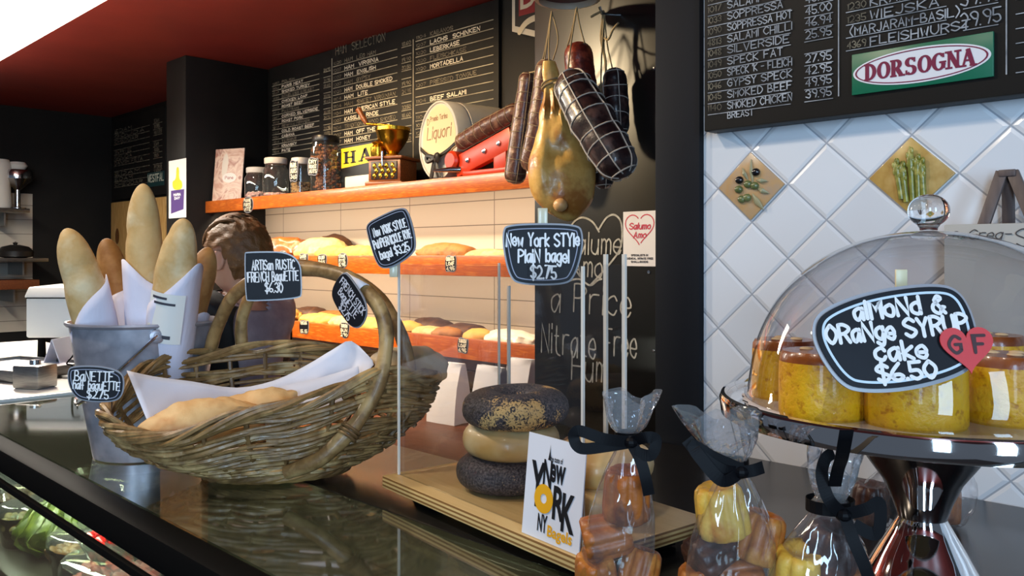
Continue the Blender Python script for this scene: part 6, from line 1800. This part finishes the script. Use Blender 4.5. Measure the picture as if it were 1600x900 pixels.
# bagel signs
pk = frame(613, 373, 1.015, yaw=-12, roll=17)
S3 = [(-.95, .80), (-.3, .92), (.75, 1), (1, .75), (.95, -.35), (.7, -.75), (-.3, -1), (-.85, -.9), (-1, -.5), (-1, .4)]
signboard('price_sign', 'New York style pumpernickel bagel price sign tilted over the left corner of the acrylic case', 'price sign', pk, 77 * 1.015 / FPX, 88 * 1.015 / FPX, S3,
          [('New YORK STYLE', .02, .40, .15, .72), ('PuMPERNiCKLE RYE', 0, -.02, .15, .82), ('bagel $3.25', -.04, -.44, .15, .64)], .0016, 'handwritten price signs', border=(.0020, .0008))
S4 = [(-.90, .95), (0, 1), (.85, .95), (1, .75), (1, .1), (.80, -.75), (.55, -1), (-.6, -1), (-.85, -.7), (-1, .2), (-1, .75)]
pdp = .835
signboard('price_sign', 'New York style plain bagel price sign standing over the front of the acrylic case', 'price sign', frame(848, 397, pdp, yaw=-2, roll=0), 126 * pdp / FPX, 98 * pdp / FPX, S4,
          [('New York STYle', 0, .46, .20, .90), ('PlaiN bagel', .02, -.06, .20, .62), ('$2.75', .02, -.58, .20, .31)], .0019, 'handwritten price signs', border=(.0030, .0010))
for px, py0, py1, dep, lb in ((615, 412, 425, 1.02, 'clear clip under the tilted pumpernickel bagel sign'), (848, 325, 350, pdp + .006, 'pale clip above the plain bagel sign')):
    a = P(px, py0, dep); b = P(px, py1 + 8, dep)
    o = MB(); o.box((0, 0, 0), (.010, .003, abs(a.z - b.z)), Matrix.Translation((a + b) / 2) @ Matrix.Rotation(YAW, 4, 'Z')); tag(o.build('sign_clip', mat('clip_cream', (206, 200, 170), .3, coat=.3), bevel=.0008), lb, 'clip')
# printed bagel card
c0 = BM.inverted() @ Vector(PZ(816, 832, ZB)); ca = c0.x; 
cwid = .098; chg = .098
CM = BM @ Matrix.Translation((ca, .0035, .0285)) @ Matrix.Rotation(-.10, 4, 'X') @ Matrix(((1, 0, 0), (0, 0, -1), (0, 1, 0))).to_4x4()
cd2 = thing('bagel_card', 'white printed bagel card with a yellow ring leaning on the acrylic front', 'card', CM.to_translation(), M=Matrix.Translation(CM.to_translation()))
cwid = min(cwid, BLn - ca - .002)
MB().span((0, 0, -.0012), (cwid, chg, 0), CM).build('card', mat('glossy_card', (228, 230, 238), .3), cd2)
K1 = MB()
def blk(pts): K1.add([(x * cwid, y * chg, .0006) for x, y in pts], [tuple(range(len(pts)))], CM)
typed(K1, 'the taste of', .60, 0, .01, CM, .0006) if False else None
def fit(mb, s, x0, x1, y0, y1, z=.0006, bold=.03, sh=0): typed(mb, s, (x0 + x1) / 2 * cwid, (y0 + y1) / 2 * chg, (y1 - y0) * chg, CM, z, width=(x1 - x0) * cwid, bold=bold, shear=sh)
fit(K1, 'the taste of', .42, .64, .775, .83, bold=.02)
fit(K1, 'N', .32, .47, .50, .78); fit(K1, 'ew', .44, .70, .58, .76)
K1.add([(x * cwid, y * chg, .0006) for x, y in ((.385, .78), (.435, .78), (.42, .86), (.412, .93), (.405, .86))], [(0, 1, 2, 3, 4)], CM)
fit(K1, 'Y', .10, .36, .30, .74); fit(K1, 'R', .52, .72, .24, .56); fit(K1, 'K', .68, .90, .16, .52)
fit(K1, 'NY', .28, .45, .08, .25)
K1.build('black_lettering', mat('card_black', (20, 20, 26), .4), cd2)
K2 = MB()
K2.ring([(.36 * cwid + cwid * .165 * math.cos(a), .40 * chg + cwid * .165 * math.sin(a)) for a in [2 * PI * k / 40 for k in range(40)]], [(.36 * cwid + cwid * .055 * math.cos(a), .40 * chg + cwid * .055 * math.sin(a)) for a in [2 * PI * k / 40 for k in range(40)]], .0008, .0002, CM)
fit(K2, 'Bagels', .46, .88, .03, .17)
K2.build('yellow_lettering', mat('card_yellow', (236, 172, 24), .4), cd2)

# ------------------------------------------------------------------ cake stand, dome and cakes
SD = .72
sc0 = P(1441, 600, SD); sc0.z = CT
dm0 = P(1451, 600, SD); PZt = CAMZ - 227 * SD / FPX - CT      # plate height above the counter
st = thing('cake_stand', 'chrome pedestal cake stand with a deep rim', 'cake stand', sc0)
T = Matrix.Translation(sc0)
PR = .169
hN = CAMZ - (808 - HOR) * SD / FPX - CT
MB().lathe([(0, .004), (.070, .004), (.078, 0), (.082, .002), (.080, .006), (.062, .012), (.048, .022), (.036, .045), (.026, hN - .012), (.0195, hN), (.0195, hN + .001), (.024, hN + .014), (.032, hN + .032), (.045, hN + .050), (.062, PZt - .016), (.064, PZt - .013), (.02, PZt - .012), (0, PZt - .012)], 72, T).build('pedestal', M_chrome, st, angle=30)
MB().lathe([(0, PZt - .012), (PR - .012, PZt - .012), (PR - .004, PZt - .016), (PR, PZt - .015), (PR + .0015, PZt - .002), (PR, PZt + .002), (PR - .003, PZt + .003), (PR - .006, PZt + .001), (PR - .009, PZt - .003), (0, PZt - .003)], 96, T).build('plate', M_chrome, st, angle=30)
dz = CT + PZt - .0025
doy = MB(); oo = [((.148 + .003 * (k % 2)) * math.cos(2 * PI * k / 72), (.148 + .003 * (k % 2)) * math.sin(2 * PI * k / 72)) for k in range(72)]
doy.prism(oo, .0006, Matrix.Translation((sc0.x, sc0.y, dz))); tag(doy.build('doily', M_paper), 'round white paper doily under the cakes', 'doily')
cz0 = dz + .0008
def cake_mats():
    m, nt, out = new_mat('syrup_cake')
    b = nd(nt, 'ShaderNodeBsdfPrincipled'); b.inputs['Roughness'].default_value = .45; b.inputs['Coat Weight'].default_value = .2
    f = noise_fac(nt, 26, 5, .65); g_ = noise_fac(nt, 160, 3)
    c = ramp(nt, f, [(.30, lin((206, 140, 10))), (.55, lin((226, 172, 18))), (.75, lin((216, 152, 14)))])
    c2 = ramp(nt, g_, [(.30, lin((168, 100, 10))), (.44, (1, 1, 1, 1))])
    mx = nd(nt, 'ShaderNodeMixRGB', blend_type='MULTIPLY'); mx.inputs[0].default_value = .6; nt.links.new(c, mx.inputs[1]); nt.links.new(c2, mx.inputs[2])
    nt.links.new(mx.outputs[0], b.inputs['Base Color'])
    b.inputs['Subsurface Weight'].default_value = .15; b.inputs['Subsurface Radius'].default_value = (.02, .008, .003); b.inputs['Subsurface Scale'].default_value = .2
    bp = nd(nt, 'ShaderNodeBump'); bp.inputs['Strength'].default_value = .4; bp.inputs['Distance'].default_value = .003; nt.links.new(g_, bp.inputs['Height']); nt.links.new(bp.outputs[0], b.inputs['Normal'])
    nt.links.new(b.outputs[0], out.inputs[0]); return m
M_cake = cake_mats()
M_ctopc = mat('cake_top_crust', (150, 78, 20), .3, col2=(116, 54, 16), scale=18, col3=(176, 104, 30), bump=.25, bscale=60, coat=.35)
M_alm = mat('almond_flake', (226, 196, 150), .5)
def cake(px, dep, rpx, h, label, seed):
    v = P(px, 600, dep); v.z = cz0; r = rpx * dep / FPX
    c = thing('cake', label, 'cake', v, 'orange syrup cakes under the dome'); T = WM[c]
    def md(a, z): return 1 + .012 * math.sin(3 * a + seed) + .010 * noise.noise(Vector((math.cos(a) * 2, math.sin(a) * 2, z * 30 + seed)))
    MB().lathe([(r * .97, 0), (r, .003), (r, h * .3), (r, h * .6), (r * .985, h * .84), (0, h * .84)], 48, T, mod=md).build('sponge', M_cake, c)
    MB().lathe([(r * .984, h * .838), (r * .97, h * .93), (r * .9, h), (r * .6, h * .985), (r * .3, h * 1.01), (0, h * 1.015)], 48, T, mod=md).build('glazed_top', M_ctopc, c)
    for k in range(3):
        a = seed + 2.1 * k; q = r * .35
        MB().sphere((q * math.cos(a), q * math.sin(a), h * 1.01), (.006, .004, .0018), 10, 6, T).build('almond', M_alm, c)
    return c
hC = .052
cake(1226, .755, 50, hC, 'orange syrup cake at the left, furthest back on the stand', .3)
cake(1283, .665, 64, hC, 'orange syrup cake at the front left, partly under the sign', 1.2)
cake(1430, .632, 74, hC, 'orange syrup cake at the front middle under the sign', 2.4)
cake(1575, .640, 62, hC, 'browner orange syrup cake at the right front of the stand', 3.3)
cake(1545, .80, 52, hC, 'orange syrup cake at the back right behind the heart sticker', 4.1)
cake(1400, .82, 50, hC, 'orange syrup cake at the back middle behind the sign', 5.0)
# dome
dT = Matrix.Translation((dm0.x, dm0.y, CT + PZt - .0005))
DR, DH = .150, CAMZ + (HOR - 360) * SD / FPX - CT - PZt
do = thing('cake_dome', 'clear glass cake dome with a round glass knob', 'cake dome', dT.to_translation())
M_dome = clear_mat('dome_glass', (246, 247, 250), base=.035, gain=.95, power=3.2, rough=.012)
prof = []
for i in range(25):
    a = PI / 2 * i / 24; prof.append((DR * math.cos(a) ** .93, .002 + (DH - .002) * math.sin(a) ** .95))
prof[-1] = (0.004, DH)
inner = [(max(.001, r - .0028), max(.002, z - .0028)) for r, z in prof][::-1]
MB().lathe([(DR + .0035, .0005), (DR + .004, .003), (DR + .001, .0065)] + prof[2:] , 96, dT).build('shell', M_dome, do, angle=60)
m, nt, out = new_mat('knob_glass'); g_ = nd(nt, 'ShaderNodeBsdfGlass'); g_.inputs['IOR'].default_value = 1.5; g_.inputs['Roughness'].default_value = 0.0; nt.links.new(g_.outputs[0], out.inputs[0])
kn = MB(); rk = .0168
kn.lathe([(0, DH + .0005), (.007, DH + .0005), (.0075, DH + .003), (.0085, DH + .004)] + [(rk * math.cos(a), DH + .003 + rk * .86 + rk * .86 * math.sin(a)) for a in [math.radians(v) for v in range(-58, 91, 12)]][:-1] + [(0, DH + .003 + rk * 1.72)], 40, dT); kn.build('knob', m, do, angle=60)
# sign on the dome with its heart sticker
AD = .572
AM = frame(1399, 528, AD, yaw=-3, roll=5.5, pitch=-14)
aw, ah = 258 * AD / FPX, 166 * AD / FPX
S5 = [(-.96, .45), (-.75, .72), (-.2, .95), (.55, 1), (.88, .85), (1, .3), (.97, -.45), (.75, -.8), (.1, -1), (-.45, -.98), (-.75, -.82), (-.98, -.05)]
sg = signboard('price_sign', 'almond and orange syrup cake price sign on the glass dome', 'price sign', AM, aw, ah, S5,
      [('alMoNd &', .10, .56, .165, .54), ('ORaNge SYRUP', .02, .16, .17, .84), ('cake', .02, -.24, .17, .30), ('$6.50', .04, -.63, .155, .34)], .0026, 'handwritten price signs', border=(.0032, .0017), border_mat=mat('pale_blue_marker', (206, 226, 240), .6), lam=.0026, thick=.0024)
hp = heart(.0176, 48); HMx = AM @ Matrix.Translation((aw * .395, -ah * .145, .0032)) @ Matrix.Rotation(-.06, 4, 'Z')
ht = MB(); ht.prism(ccw(hp), .0010, HMx); hto = ht.build('heart_sticker', mat('heart_red', (214, 58, 62), .5), sg)
l_ = MB(); write(l_, 'G F', 0, .0015, .0115, .0022, HMx, .0014, width=.0235); l_.build('heart_lettering', mat('heart_ink', (60, 22, 26), .5), hto)
ck = MB(); ck.box((0, 0, 0), (.0085, .0025, .018), Matrix.Translation(P(1408, 440, .615)) @ Matrix.Rotation(YAW, 4, 'Z')); tag(ck.build('sign_clip', mat('clip_cream2', (222, 214, 176), .35), bevel=.0006), 'cream clip at the top of the almond cake sign', 'clip')

# ------------------------------------------------------------------ cellophane bags of little fluted cakes
def can_mat(name, c1, c2, c3): return mat(name, c1, .46, col2=c2, scale=30, col3=c3, bump=.45, bscale=60, coat=.12)
M_cb = can_mat('canele_brown', (142, 74, 26), (172, 98, 38), (100, 48, 16)); M_cy = can_mat('canele_yellow', (226, 172, 60), (232, 188, 84), (200, 134, 40))
M_cd = can_mat('canele_dark', (70, 36, 24), (52, 26, 18), (96, 52, 32)); M_co = can_mat('canele_orange', (188, 116, 44), (164, 90, 30), (206, 142, 66))
M_cel = clear_mat('cellophane', (250, 250, 252), base=.08, gain=.85, power=2.2, rough=.05, haze=.03, bump=.9, bscale=22, bstretch=(1, 1, .5))
M_celtop = clear_mat('crinkled_cellophane', (248, 248, 252), base=.12, gain=.85, power=1.8, rough=.08, haze=.10, bump=1.0, bscale=40)
M_rib = mat('black_satin_ribbon', (8, 8, 12), .55, spec=.15)
def canele(p, r, h, m, label, rot=(0, 0, 0)):
    M = Matrix.Translation(p) @ Matrix.Rotation(rot[2], 4, 'Z') @ Matrix.Rotation(rot[0], 4, 'X') @ Matrix.Rotation(rot[1], 4, 'Y')
    def md(a, z): return 1 - .13 * (0.5 + .5 * math.cos(8 * a)) ** 3 * (1 if .04 * h < z + h / 2 < .97 * h else .5)
    b = MB(); b.lathe([(0, -h / 2), (r * .85, -h / 2), (r * .98, -h * .45), (r, -h * .30), (r * .96, 0), (r * .92, h * .28), (r * .86, h * .42), (r * .72, h * .5), (r * .42, h * .49), (r * .25, h * .42), (0, h * .40)], 64, M, mod=md)
    return tag(b.build('fluted_cake', m, angle=60), label, 'small cake', 'small fluted cakes in bags')
def cello_bag(label, base, tie, top, wb, db, fan, bow, seed, wtie=.009, tails=True, bulge=.55):
    t = thing('cellophane_bag', label, 'cellophane bag', base, 'cellophane bags of cakes')
    n = 44; vs = []; fs = []; rows = 0
    up = tie - base; tp = top - tie
    lv = [(0, .92, 0), (.02, 1.0, 0), (.2, 1.04, 0), (.4, 1.0, 0), (bulge, .92, .02), (.7, .74, .06), (.82, .52, .14), (.9, .36, .2), (.96, .24, .25)]
    for f, k, pl in lv:
        c = base + up * f
        for j in range(n):
            a = 2 * PI * j / n
            q = k * (1 + pl * math.sin(7 * a + seed) + .04 * noise.noise(Vector((math.cos(a) * 2, math.sin(a) * 2, f * 5 + seed))))
            e = 1 / max(abs(math.cos(a)) ** 1.5 + abs(math.sin(a)) ** 1.5, .2) ** (.30 * (1 - f))
            vs.append(c + VR * (max(wb * q * e, wtie * .8) * math.cos(a)) - VD * (max(db * q * e, wtie * .8) * math.sin(a)))
        rows += 1
    neck = [tie + VR * (wtie * math.cos(2 * PI * j / n)) - VD * (wtie * .8 * math.sin(2 * PI * j / n)) for j in range(n)]
    vs += neck; rows += 1
    fs.append(tuple(range(n - 1, -1, -1)))
    for i in range(rows - 1):
        for j in range(n): fs.append((i * n + j, i * n + (j + 1) % n, (i + 1) * n + (j + 1) % n, (i + 1) * n + j))
    MB().add(vs, fs).build('film', M_cel, t, angle=180)
    vs = list(neck); fs = []; rows = 1
    for f, k in ((.12, .35), (.25, .60), (.40, .75), (.55, .88), (.8, 1.0), (1.0, 1.08)):
        for j in range(n):
            a = 2 * PI * j / n
            w = 1 + .34 * math.sin(5 * a + seed) * k + .22 * math.sin(9 * a + 2 * seed + 3 * f)
            zz = f * (1 + .16 * math.sin(3 * a + seed * 1.3) * f)
            vs.append(tie + tp * zz + VR * (wtie + fan * k * w - wtie * .5) * math.cos(a) * .9 - VD * ((wtie + fan * .55 * k * w) * math.sin(a) * .6))
        rows += 1
    for i in range(rows - 1):
        for j in range(n): fs.append((i * n + j, i * n + (j + 1) % n, (i + 1) * n + (j + 1) % n, (i + 1) * n + j))
    MB().add(vs, fs).build('gathered_top', M_celtop, t, angle=180)
    if bow:
        r = MB()
        ring_ = [tie + VR * ((wtie + .002) * math.cos(a)) - VD * ((wtie * .85 + .002) * math.sin(a)) for a in [2 * PI * k / 20 for k in range(21)]]
        r.strip(ring_, UP * .0048)
        for pl in bow:
            pts = spline([tie - VD * (wtie + .010) + VR * x + UP * z - VD * y for x, z, y in pl], 8)
            ws = []
            for i, p in enumerate(pts):
                d = (pts[min(i + 1, len(pts) - 1)] - pts[max(i - 1, 0)]).normalized(); w = d.cross(-VD); w = w.normalized() if w.length > .05 else VR
                ws.append(w * .0046)
            r.strip(pts, ws)
        kn = tie - VD * (wtie + .010); r.sphere(kn, (.006, .006, .005), 10, 8)
        r.build('ribbon_bow', M_rib, t, solid=.0004, smooth=False)
    return t
def base_at(px, dep): v = P(px, 600, dep); v.z = CT + .001; return v
# bag 1
b1 = base_at(957, .70)
cello_bag('tall cellophane bag of brown cakes in front of the bagel case', b1, P(981, 683, .685), P(984, 618, .675), .030, .021, .016,
          [[(0, 0, 0), (-.022, .004, .006), (-.042, .010, .004), (-.046, .004, .002), (-.040, -.004, .004), (-.018, -.002, .004), (0, 0, 0)], [(0, 0, 0), (.010, .006, .010), (.018, .004, .010), (.014, -.008, .010), (.002, -.006, .006)], [(0, 0, .002), (.006, -.012, .008), (.010, -.026, .010), (.013, -.040, .008)]], 1.0)
def at(px, py, dep): return P(px, py, dep)
for a in ((979, 772, .692, .0205, .042, M_cb, 'glossy brown fluted cake at the top of the tall bag', (.1, .1, 0)), (948, 838, .699, .0195, .040, M_cb, 'brown fluted cake lying sideways in the middle of the tall bag', (0, 1.35, YAW)), (931, 893, .70, .0186, .038, M_co, 'orange fluted cake at the bottom left of the tall bag', (.5, .3, 0)), (999, 893, .70, .0176, .038, M_co, 'orange fluted cake at the bottom right of the tall bag', (-.3, .1, 0))):
    canele(at(*a[:3]), a[3], a[4], a[5], a[6], a[7])
# bag 2
b2 = base_at(1142, .66)
cello_bag('cellophane bag of yellow and dark cakes left of the cake stand', b2, P(1147, 727, .635), P(1122, 648, .612), .036, .023, .020,
          [[(0, 0, 0), (-.014, .002, .006), (-.030, .012, .004), (-.040, .024, .000)], [(0, 0, 0), (-.016, -.004, .010), (-.030, .010, .008), (-.036, .020, .004), (-.022, .012, .004), (0, .002, .002)], [(0, 0, .002), (.008, .002, .004), (.016, .004, .002)]], 2.2)
for a in ((1127, 797, .652, .021, .0395, M_cy, 'yellow fluted cake at the top of the middle bag', (.15, -.1, 0)), (1187, 838, .66, .0193, .0377, M_co, 'orange fluted cake at the right of the middle bag', (-.2, .2, 0)), (1112, 862, .66, .0184, .036, M_cd, 'dark fluted cake at the left of the middle bag', (0, 1.2, YAW + .4)), (1092, 915, .66, .017, .0325, M_co, 'orange fluted cake at the bottom left of the middle bag', (.2, 0, 0)), (1155, 905, .663, .0188, .036, M_cb, 'brown fluted cake at the bottom of the middle bag', (0, 1.4, YAW))):
    canele(at(*a[:3]), a[3], a[4], a[5], a[6], a[7])
# bag 3
b3 = base_at(1272, .655)
cello_bag('cellophane bag with a long black ribbon tail in front of the cake stand stem', b3, P(1297, 788, .640), P(1309, 700, .635), .041, .026, .011,
          [[(0, 0, 0), (.014, .006, .006), (.024, .010, .006), (.022, -.012, .006), (.006, -.006, .004)], [(0, 0, .002), (.004, -.016, .008), (.012, -.036, .010), (.020, -.060, .008)], [(0, 0, 0), (-.012, .012, .004), (-.016, .028, 0), (-.012, .040, -.004), (-.004, .044, -.008)]], 3.1, wtie=.016)
for a in ((1246, 893, .648, .0215, .040, M_cy, 'yellow fluted cake at the left of the front bag', (.2, .2, 0)), (1296, 862, .650, .0225, .042, M_cd, 'dark fluted cake in the middle of the front bag', (0, .3, 0)), (1330, 925, .650, .020, .040, M_cb, 'brown fluted cake at the right of the front bag', (0, 1.2, YAW)), (1275, 945, .655, .021, .036, M_cb, 'brown fluted cake at the bottom of the front bag', (0, 0, 0))):
    canele(at(*a[:3]), a[3], a[4], a[5], a[6], a[7])
tl = spline([P(1323, 672, .556), P(1320, 690, .560), P(1315, 716, .575), P(1309, 735, .60), P(1304, 760, .612)], 6)
rb3 = MB(); rb3.strip(tl, VR * .0048); tag(rb3.build('ribbon', M_rib, solid=.0004, smooth=False), 'short black ribbon hanging over the cake stand rim', 'ribbon')
# bag 4 lying behind the stem
b4 = base_at(1416, .93)
cello_bag('cellophane bag of dark cakes lying behind the cake stand stem', b4, b4 + VR * .03 + UP * .085, b4 + VR * .06 + UP * .112, .066, .034, .022, [], 4.4)
for k, (dx, dz_, m) in enumerate(((-.040, .024, M_cd), (.002, .024, M_cd), (.040, .024, M_cb))):
    canele(b4 + VR * dx + UP * dz_, .0205, .042, m, ('dark fluted cake at the left of the bag behind the stem', 'dark fluted cake in the middle of the bag behind the stem', 'brown fluted cake at the right of the bag behind the stem')[k], (.1, .1, k))
